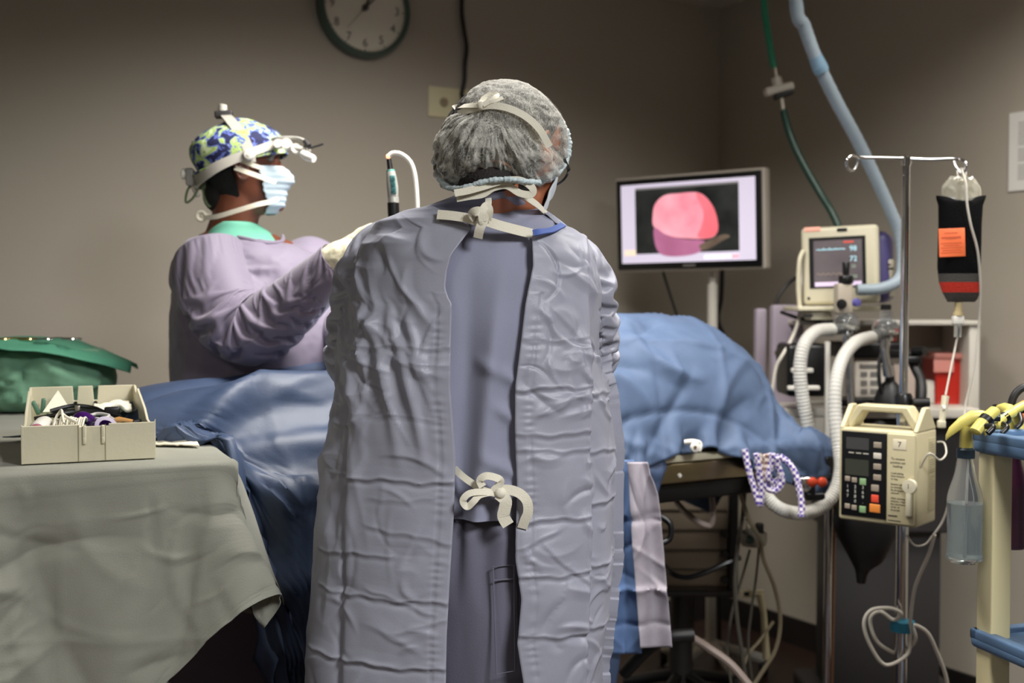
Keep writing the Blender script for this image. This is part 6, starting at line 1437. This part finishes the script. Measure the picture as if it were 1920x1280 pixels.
obj('mask_tie', MB().ribbon(smooth_path([at(x, y, Yn-.05+.0012*i) for i, (x, y) in enumerate(lowt)], 8), .0125, (0, -1, .1), .0015), M_wht_fab, msk)
obj('mask_tie', MB().ribbon(smooth_path([at(975,362,2.01), at(995,375,2.02), at(1012,388,2.05), at(1026,402,2.10)], 8), .012, (.2, -1, .2), .0015), M_wht_fab, msk)
# glasses
gp = lambda x, y, z: H1M @ Vector((x, y, z))
gl = obj('glasses', MB().tube([gp(.082,-.01,.122), gp(.079,.05,.124), gp(.062,.092,.124)], .0026, 8).tube([gp(-.082,-.01,.122), gp(-.079,.05,.124), gp(-.062,.092,.124)], .0026, 8), M_blackp, P1)
for sx in (-1, 1): obj('lens', MB().tube([gp(sx*.035+.027*math.cos(a_), .096-.006*abs(math.cos(a_)), .118+.018*math.sin(a_)) for a_ in np.linspace(0, 2*PI, 24, endpoint=False)], .0022, 8, closed=True), M_blackp, gl)
# gown ties
def tie(nm, pts, wd, par, nrm=(0,-1,.15), th=.0018, k_=6): return obj(nm, MB().ribbon(smooth_path(ats([(a_, b_, c_+(.036 if nm == 'neck_tie' else .022)) for a_, b_, c_ in pts]), k_), wd, nrm, th), M_wht_fab, par)
tie('neck_tie', [(820,402,1.965),(845,404,1.958),(872,408,1.952),(895,415,1.948)], .0165, gn)
tie('neck_tie', [(905,412,1.948),(935,422,1.952),(965,430,1.965),(998,438,1.985)], .0175, gn)
tie('neck_tie', [(914,362,1.985),(916,380,1.962),(910,398,1.948),(903,412,1.942)], .011, gn)
tie('neck_tie', [(892,410,1.944),(886,400,1.935),(898,396,1.93),(908,408,1.935),(900,428,1.936),(896,446,1.945)], .016, gn)
tie('neck_tie', [(914,412,1.942),(918,395,1.935),(912,385,1.935),(904,398,1.93),(905,415,1.932)], .013, gn)
obj('tie_knot', MB().ell(at(903, 413, 1.974), (.009, .007, .011)), M_wht_fab, gn)
tie('waist_tie', [(852,878,1.975),(868,893,1.955),(886,906,1.945),(905,918,1.938),(930,925,1.935)], .012, gn)
tie('waist_tie', [(930,925,1.932),(905,922,1.925),(880,925,1.922),(868,938,1.922),(876,950,1.925),(888,940,1.922),(900,928,1.925),(925,922,1.93)], .0115, gn, (0,-1,.4))
tie('waist_tie', [(905,912,1.93),(900,900,1.928),(912,892,1.926),(934,897,1.926),(938,905,1.928),(925,920,1.93)], .013, gn, (0,-1,.4))
tie('waist_tie', [(935,925,1.93),(948,938,1.928),(946,955,1.93),(944,968,1.932),(953,984,1.935)], .021, gn, (0,-1,.1))
tie('waist_tie', [(935,918,1.932),(955,918,1.93),(975,925,1.93),(988,940,1.932),(990,960,1.936),(984,975,1.94),(979,990,1.945)], .017, gn, (.1,-1,.1))
obj('tie_knot', MB().ell(at(938, 924, 1.952), (.010, .008, .010)), M_wht_fab, gn)
# ------------------------------------------------------------------ surgeon at the left, seen in profile
P2 = thing('person', 'surgeon in lavender gown, floral cap and blue mask, facing right with arm raised', 'person', (-.66, 2.98, 0))
M_skin2 = mat('skin_dark', (122, 72, 52), .42, sss=.05, vary=(16, (106, 60, 42)))
hc2 = at(458, 318, 2.95)
H2M = Matrix.Translation(hc2) @ Matrix.Rotation(-math.radians(82), 4, 'Z') @ Matrix.Rotation(math.radians(4), 4, 'X') @ Matrix.Translation((0, 0.005, -.118))
mb = head_mb(MB(), H2M)
nb2 = at(432, 452, 2.97); nt2 = H2M @ Vector((0, -.022, .05))
limb(mb, [nt2, nt2.lerp(nb2, .5), nb2], [.058, .060, .068])
sh2, el2, wr2 = at(385, 505, 2.84), at(478, 612, 2.74), at(640, 480, 2.62)
shf, elf, wrf = at(580, 500, 3.06), at(640, 610, 2.95), Vector((-.36, 2.72, 1.30))
tor = [(-.70, 2.98, .84, .15, .12), (-.70, 2.98, 1.0, .15, .12), (-.69, 2.98, 1.2, .14, .12), (-.68, 2.98, 1.38, .155, .13), (-.68, 2.98, 1.50, .15, .12), (-.71, 2.98, 1.58, .10, .09)]
solidloft(mb, tor, 40); limb(mb, [sh2, el2, wr2], [.048, .040, .028]); limb(mb, [shf, elf, wrf], [.048, .040, .028]); mb.cap(sh2, nb2, .05, .05); mb.cap(shf, nb2, .05, .05)
for sy in (-1, 1):
    hp = Vector((-.70, 2.98+sy*.085, .88)); kn = Vector((-.68, 2.98+sy*.10, .49)); an = Vector((-.71, 2.98+sy*.11, .09)); limb(mb, [hp, kn, an], [.088, .058, .040]); mb.cap(an+Vector((-.02,0,-.04)), an+Vector((.15,0,-.055)), .036, .030)
hp_ = at(736, 432, 2.56)      # where the handpiece is gripped
MR = axisM(wr2, (hp_-wr2)+Vector((0,0,.01)), (0, -.75, .6)); ML = axisM(wrf, (.8, -.4, -.2), (.2, .1, 1))
hand_mb(mb, MR, .95, .98, .03, .9, 1); hand_mb(mb, ML, .5, .98, .05, .6, 1)
V_, F_, N_ = baked(mb, .0055, 5); b = MB(); b.v = [Vector(v) for v in V_]; b.f = F_; obj('body', b, M_skin2, P2, 180)
M_gl2 = mat('glove_cream', (228, 222, 192), .5, bump=(60, .15))
for M_, W_, d_, cv in ((MR, wr2, .95, (el2-wr2).normalized()), (ML, wrf, .5, (elf-wrf).normalized())):
    mb = MB(); hand_mb(mb, M_ @ Matrix.Scale(1.08, 4), d_, .98, .03, .9 if d_ > .9 else .6, 1); mb.cap(W_, W_+cv*.075, .037, .044, 20)
    V_, F_, N_ = baked(mb, .004, 3); V_ = V_+N_*(.0022*fbm(V_, 55, 4, 2, True))[:, None]; b = MB(); b.v = [Vector(v) for v in V_]; b.f = F_; obj('glove', b, M_gl2, P2, 180)
for sy in (-1, 1):
    c_ = Vector((-.655, 2.98+sy*.11, 0)); mb = MB()
    mb.grid(np.array([[(c_.x+ry*math.sin(2*PI*k_/32)+oy, c_.y+rx*math.cos(2*PI*k_/32), z) for k_ in range(32)] for z, rx, ry, oy in ((.002,.042,.135,0),(.02,.048,.14,0),(.05,.046,.13,-.01),(.075,.042,.09,-.04),(.10,.040,.06,-.06))]), closed=True)
    mb.f.append(tuple(range(31,-1,-1))); mb.f.append(tuple(len(mb.v)-32+i for i in range(32))); obj('shoe', mb, M_dark, P2, 60, sub=1)
    obj('trouser_leg', MB().grid(loftgrid(fine_rows([(-.69, 2.98+sy*.09, z, r1, r2) for z, r1, r2 in ((.9,.12,.10),(.6,.10,.09),(.3,.085,.08),(.10,.08,.075))], 6), 48), closed=True), mat('scrub_green', (96, 158, 138), .75, bump=(300, .1)), P2, 80)
# gown body: one closed skin round torso loft
mb = MB()
GS = [(452,398,508,2.97,.095),(462,372,560,2.97,.125),(480,352,590,2.97,.15),(520,334,612,2.97,.17),(580,326,640,2.97,.18),(640,326,668,2.97,.185),(700,328,672,2.97,.185),(800,330,672,2.97,.185)]
rows_ = []
for py, x0, x1, cy, ry in GS:
    a, c_ = at(x0, py, cy), at(x1, py, cy); rows_.append(((a.x+c_.x)/2, cy, a.z, (c_.x-a.x)/2, ry))
rows_.append((-.68, 2.98, .7, .24, .19)); rows_.append((-.68, 2.98, .45, .25, .20))
solidloft(mb, fine_rows(rows_, 4), 56, .95)
mb.ell(sh2+Vector((.005,.02,.0)), (.088,.085,.085)); mb.cap(sh2+Vector((0,.02,-.02)), at(448,592,2.80), .090, .086); mb.ell(shf, (.085,.08,.08)); mb.cap(shf, elf, .078, .07); mb.cap(elf, wrf, .066, .045)
V_, F_, N_ = baked(mb, .007, 12)
ax = Vector((1, 0, .2))
f1 = fbm(V_*np.array([7, 7, 4]), 1, 21, 3, True); f2 = fbm(V_*np.array([22, 22, 30]), 1, 22, 3, True); up_ = np.clip((V_[:, 2]-1.25)/.15, 0, 1)
shd = np.exp(-(np.linalg.norm(V_-np.array(sh2+Vector((.06,0,-.05))), axis=1)/.13)**2)
V_ = V_+N_*(.010*f1*(.4+.6*(1-up_))+.010*f2*shd+.002*f2)[:, None]
M_gown2 = mat('gown_lavender', (124, 116, 133), .6, vary=(8, (124, 115, 134)), bump=(420, .1), sheen=.25, spec=.3)
b = MB(); b.v = [Vector(v) for v in V_]; b.f = F_; gn2 = obj('surgical_gown', b, M_gown2, P2, 180)
sleeve([at(392,478,2.84), at(408,530,2.80), at(436,585,2.76), at(480,607,2.735), at(535,573,2.70), at(590,525,2.66), at(632,486,2.625)], [.086,.090,.090,.086,.072,.058,.044], 8, gn2, M_gown2, nring=150, around=84, long_=1.14, steps=46)
gs = [at(x, y, Y) for x, y, Y in ((398,446,2.93),(420,440,2.89),(460,447,2.86),(500,455,2.87),(528,452,2.92),(530,442,2.98))]
obj('neck_binding', MB().tube(smooth_path(gs, 6), .005, 8), M_gown2, gn2)
# scrub collar
mb = MB(); rr = [(418,414,478,2.955,.062),(430,398,497,2.96,.082),(444,388,516,2.965,.10),(458,384,528,2.97,.115)]
P = loftgrid(fine_rows([((at(x0,y,cy).x+at(x1,y,cy).x)/2, cy, at(x0,y,cy).z, (at(x1,y,cy).x-at(x0,y,cy).x)/2, ry) for y, x0, x1, cy, ry in rr], 5), 60)
obj('scrub_collar', mb.grid(P, closed=True), mat('collar_green', (104, 176, 152), .75, bump=(300, .1)), P2, 80, solid=.002)
# short hair on the back of the skull
P = headpatch(lambda t: .165-.140*min(1, max(0, (abs(t)-1.62)/.25))*(.55+.45*bk(t)), lambda t: .19, .006, 120, 30, .01, puff=lambda t, z: .010*max(0, 1-z/.09)*bk(t)**3)
obj('hair', MB().grid(P, closed=True).xf(H2M).ell(at(416, 366, 2.96), (.048, .056, .050)).ell(at(432, 352, 2.93), (.036, .04, .03)), mat('hair_black', (14, 12, 12), .85, bump=(300, .6)), P2, 80)
# cap
cz0 = lambda t: .150-.044*bk(t)
P = headpatch(cz0, lambda t: .232, .011, 120, 26, .02, 4, 30, lambda t, z: .016*bk(t)*math.exp(-((z-.17)/.045)**2)+.006)
top = P[-1]; c_ = top.mean(0); extra = [c_+(top-c_)*k_+np.array([0, 0, .018*(1-k_*k_)]) for k_ in (.85, .65, .45, .25, .08)]
P = np.concatenate([P, np.array(extra)], 0)
m = bpy.data.materials.new('floral_cotton'); m.use_nodes = True; nt = m.node_tree; N = nt.nodes; Lk = nt.links; p_ = N['Principled BSDF']; p_.inputs['Roughness'].default_value = .8
tc = N.new('ShaderNodeTexCoord'); vo = N.new('ShaderNodeTexNoise'); vo.inputs['Scale'].default_value = 34; vo.inputs['Detail'].default_value = 2.5; vo.inputs['Distortion'].default_value = 1.1; Lk.new(tc.outputs['Object'], vo.inputs['Vector'])
rp = N.new('ShaderNodeValToRGB'); rp.color_ramp.interpolation = 'CONSTANT'; e = rp.color_ramp.elements
e[0].position = 0; e[0].color = s2l((32, 36, 78))+(1,); e[1].position = .42; e[1].color = s2l((96, 112, 190))+(1,)
for p__, c__ in ((.50, (182, 206, 122)), (.57, (150, 184, 92)), (.61, (206, 220, 176))): q = e.new(p__); q.color = s2l(c__)+(1,)
Lk.new(vo.outputs['Fac'], rp.inputs['Fac']); Lk.new(rp.outputs['Color'], p_.inputs['Base Color'])
cap2 = obj('scrub_cap', MB().grid(P, closed=True).xf(H2M), m, P2, 80)
q = [H2M @ headsurf(t_, cz0(t_)+.003, .0185+.014*bk(t_)) for t_ in np.linspace(0, 2*PI, 40, endpoint=False)]
obj('cap_hem', MB().tube(q, .0028, 8, closed=True), m, cap2)
hb = H2M @ headsurf(PI, .10, .02)
obj('cap_tie', MB().ribbon(smooth_path([hb, hb+Vector((-.03,-.01,-.025)), hb+Vector((-.036,-.012,-.06)), hb+Vector((-.015,-.012,-.045)), hb], 6), .006, (0,-1,.1), .0015).ribbon(smooth_path([hb, hb+Vector((.016,-.012,-.03)), hb+Vector((.026,-.012,-.07)), hb+Vector((.012,-.014,-.05)), hb], 6), .006, (0,-1,.1), .0015), mat('cap_tie_green', (104, 120, 86), .8), cap2)
# mask
def msurf(th_, z): return headsurf(th_, z, .010+(.020*math.exp(-((z-.088)/.03)**2)*math.exp(-(th_/.4)**2)))+Vector((0, .0015*math.sin(z*420), 0))
mk2 = obj('face_mask', MB().grid(np.array([[tuple(H2M @ msurf(th_, z)) for th_ in np.linspace(-1.15, 1.15, 44)] for z in np.linspace(.0, .118, 40)])), mat('mask_blue', (196, 216, 228), .7, bump=(300, .2)), P2, 80, solid=.002)
for s_ in (-1, 1):
    e1 = [H2M @ headsurf(s_*t_, .112+.026*min(1, (t_-1.1)/.6)-.012*max(0, t_-1.7), .014) for t_ in np.linspace(1.08, 2.4, 14)]
    obj('mask_tie', MB().ribbon(e1, .011, [H2M.to_3x3() @ Vector((s_, 0, 0))]*14, .0015), M_wht_fab, mk2)
obj('mask_tie', MB().ribbon(smooth_path(ats([(522,372,2.872),(507,378,2.862),(480,384,2.852),(440,396,2.862),(405,406,2.885),(378,408,2.93)]), 6), .012, (0,-1,.1), .0015), M_wht_fab, mk2)
obj('mask_tie', MB().ribbon(smooth_path(ats([(518,342,2.872),(490,332,2.864),(462,322,2.858),(440,314,2.858)]), 6), .012, (0,-1,.1), .0015), M_wht_fab, mk2)
kb = at(378, 405, 2.93)
obj('tie_knot', MB().tube([kb+Vector((.011*math.cos(a_), -.004, .011*math.sin(a_))) for a_ in np.linspace(0, 2*PI, 14, endpoint=False)], .005, 8, closed=True).tube([kb, H2M @ (headsurf(PI, .03, .02)+Vector((0,-.02,-.02)))], .005, 8), M_wht_fab, mk2)
# headlight
hl = thing('surgical_headlight', 'white headband lamp with jointed arm worn over the floral cap', 'headlamp', H2M @ Vector((0, 0, .17)))
M_band = mat('headband_white', (188, 184, 174), .45)
bz_ = lambda t: .186-.092*bk(t)-.004
pts = [H2M @ headsurf(t_, bz_(t_), .0215+.014*bk(t_)) for t_ in np.linspace(-PI, PI, 61)]
nn = [(H2M.to_3x3() @ Vector((math.sin(t_), math.cos(t_), 0))) for t_ in np.linspace(-PI, PI, 61)]
wd_ = [.020+.012*bk(t_)**2 for t_ in np.linspace(-PI, PI, 61)]
obj('headband', MB().ribbon(pts, wd_, nn, .004), M_band, hl)
def overband(y0, z0, sx): return H2M @ Vector((sx, y0, z0))
arc = []; na_ = []
for a_ in np.linspace(-.15, PI+.15, 40):
    arc.append(H2M @ Vector((.101*math.cos(a_), .020-.060*math.sin(a_)**1.5 if math.sin(a_) > 0 else .020, .140+.116*max(0, math.sin(a_))+(.112*math.sin(a_) if math.sin(a_) < 0 else 0)))); na_.append(H2M.to_3x3() @ Vector((math.cos(a_), 0, math.sin(a_))))
obj('top_strap', MB().ribbon(arc, .026, na_, .0035), M_band, hl)
near = 1
pk_ = H2M @ Vector((.106*near, .018, .142)); dx = H2M.to_3x3() @ Vector((near, 0, 0))
obj('side_knob', MB().lathe(pk_, [(0,0),(.0145,0),(.0145,.007),(.011,.010),(0,.010)], 24, axis=dx).lathe(pk_+dx*.009, [(0,0),(.006,0),(.005,.003),(0,.003)], 16, axis=dx), M_white, hl)
tk = H2M @ Vector((0, -.045, .260))
obj('top_ratchet', MB().box(tk, (.03, .045, .018), H2M.to_3x3(), bev=.004), M_dark, hl)
obj('top_knob', MB().lathe(tk+Vector((-.004,0,.006)), [(0,0),(.010,0),(.0115,.008),(.010,.020),(0,.021)], 18, axis=(.15,-.2,1)), M_white, hl)
rk = H2M @ Vector((0, -.140, .105))
obj('rear_ratchet', MB().box(rk, (.05, .022, .045), H2M.to_3x3(), bev=.006), mat('ratchet_grey', (150, 148, 142), .4), hl)
obj('rear_knob', MB().lathe(rk+Vector((-.008,-.01,.008)), [(0,0),(.014,0),(.014,.012),(0,.014)], 20, axis=(-1,-.3,0)), M_white, hl)
obj('cable', MB().tube(smooth_path([at(369,268,2.92), at(375,290,2.92), at(377,312,2.92), at(366,335,2.92), at(363,352,2.93), at(372,368,2.93)], 6), .0055, 10).lathe(at(368,276,2.92), [(0,0),(.008,0),(.009,.018),(0,.02)], 14, axis=(-.2,0,1)), M_white, hl)
fb = H2M @ Vector((.02, .128, .168))
obj('front_mount', MB().box(at(500, 288, 2.93), (.05, .05, .038), Matrix.Rotation(.35, 3, 'Y'), bev=.008), mat('mount_grey', (128, 124, 118), .35, .3), hl)
obj('mount_screw', MB().lathe(at(503, 288, 2.903), [(0,0),(.005,0),(.004,.003),(0,.003)], 12, axis=(0,-1,0)), M_blackp, hl)
arm_ = ats([(512,272,2.90),(535,272,2.88),(553,277,2.87),(575,281,2.86)])
ja = obj('lamp_arm', MB().tube(smooth_path(arm_, 5), .008, 12), M_white, hl)
for x, y, r_ in ((522,270,.011),(538,270,.013),(556,279,.012),(574,280,.010)): obj('arm_joint', MB().lathe(at(x, y, 2.872), [(0,-.01),(r_,-.01),(r_*1.05,0),(r_,.01),(0,.01)], 18, axis=(0,-1,.1)), M_white, ja)
obj('fibre_cable', MB().tube(smooth_path(ats([(503,264,2.90),(522,259,2.88),(550,258,2.87),(568,262,2.86),(577,272,2.85)]), 6), .0042, 10), mat('cable_light_grey', (170, 168, 162), .4), hl)
obj('cable_plug', MB().tube(ats([(572,264,2.86),(579,274,2.85)]), .007, 10), M_dark, hl)
obj('lamp_head', MB().tube(ats([(567,288,2.85),(576,293,2.84),(589,298,2.83)]), [.009,.011,.009], 16), mat('lamp_white', (236, 234, 226), .35), hl)
obj('adjust_rod', MB().tube(ats([(578,279,2.85),(606,270,2.83)]), .0028, 8), M_dark, hl)

# camera handpiece in the raised hand
hpz = thing('camera_handpiece', 'black and grey endoscope camera handpiece with teal buttons, held upright', 'handpiece', at(738, 440, 2.56))
hx = lambda y, x: at(x, y, 2.56); kq = 2.56/FPX
obj('grip', MB().tube([hx(450,740), hx(400,738), hx(380,737)], [11*kq, 11*kq, 11*kq], 20), M_blackp, hpz)
obj('end_ring', MB().tube([hx(381,738), hx(370,737)], 10.5*kq, 20), mat('ring_silver', (190, 190, 184), .3, .5), hpz)
obj('housing', MB().tube([hx(371,737), hx(350,736), hx(325,733), hx(318,732)], [10*kq, 11*kq, 9*kq, 7*kq], 20), mat('housing_grey', (150, 150, 144), .4), hpz)
bpn = obj('button_panel', MB().box(hx(347,738)+Vector((0,-.0115,0)), (.012, .004, .042), Matrix.Rotation(-.08, 3, 'Y'), bev=.003), mat('panel_teal', (70, 112, 112), .4), hpz)
for y in (337, 347, 357): obj('button', MB().lathe(hx(y,738)+Vector((0,-.013,0)), [(0,0),(.0045,0),(.004,.002),(0,.002)], 14, axis=(0,-1,0)), mat('button_dark', (40, 84, 86), .4), bpn)
obj('teal_ring', MB().tube([hx(325,733), hx(319,732)], 8*kq, 18), mat('ring_teal', (44, 168, 156), .4), hpz)
obj('tip', MB().tube([hx(319,732), hx(298,729)], [5.5*kq, 4.5*kq], 16), M_blackp, hpz)
obj('tip_light', MB().ell(hx(293, 728), .0055), mat('tip_glow', (255, 176, 130), .3, emit=1.2), hpz)
obj('cable', MB().tube(smooth_path([hx(292,729), hx(287,737), hx(289,752), hx(302,768), hx(325,777), hx(360,781), hx(400,782), hx(450,776), at(765,520,2.6), Vector((-.2,2.62,1.25))], 8), .0052, 12), M_white, hpz)
# bright lamp edge showing beside the front person
bl = thing('draped_light', 'bright white light head glowing between surgeon and grey-gowned person', 'lamp', at(655, 640, 2.72))
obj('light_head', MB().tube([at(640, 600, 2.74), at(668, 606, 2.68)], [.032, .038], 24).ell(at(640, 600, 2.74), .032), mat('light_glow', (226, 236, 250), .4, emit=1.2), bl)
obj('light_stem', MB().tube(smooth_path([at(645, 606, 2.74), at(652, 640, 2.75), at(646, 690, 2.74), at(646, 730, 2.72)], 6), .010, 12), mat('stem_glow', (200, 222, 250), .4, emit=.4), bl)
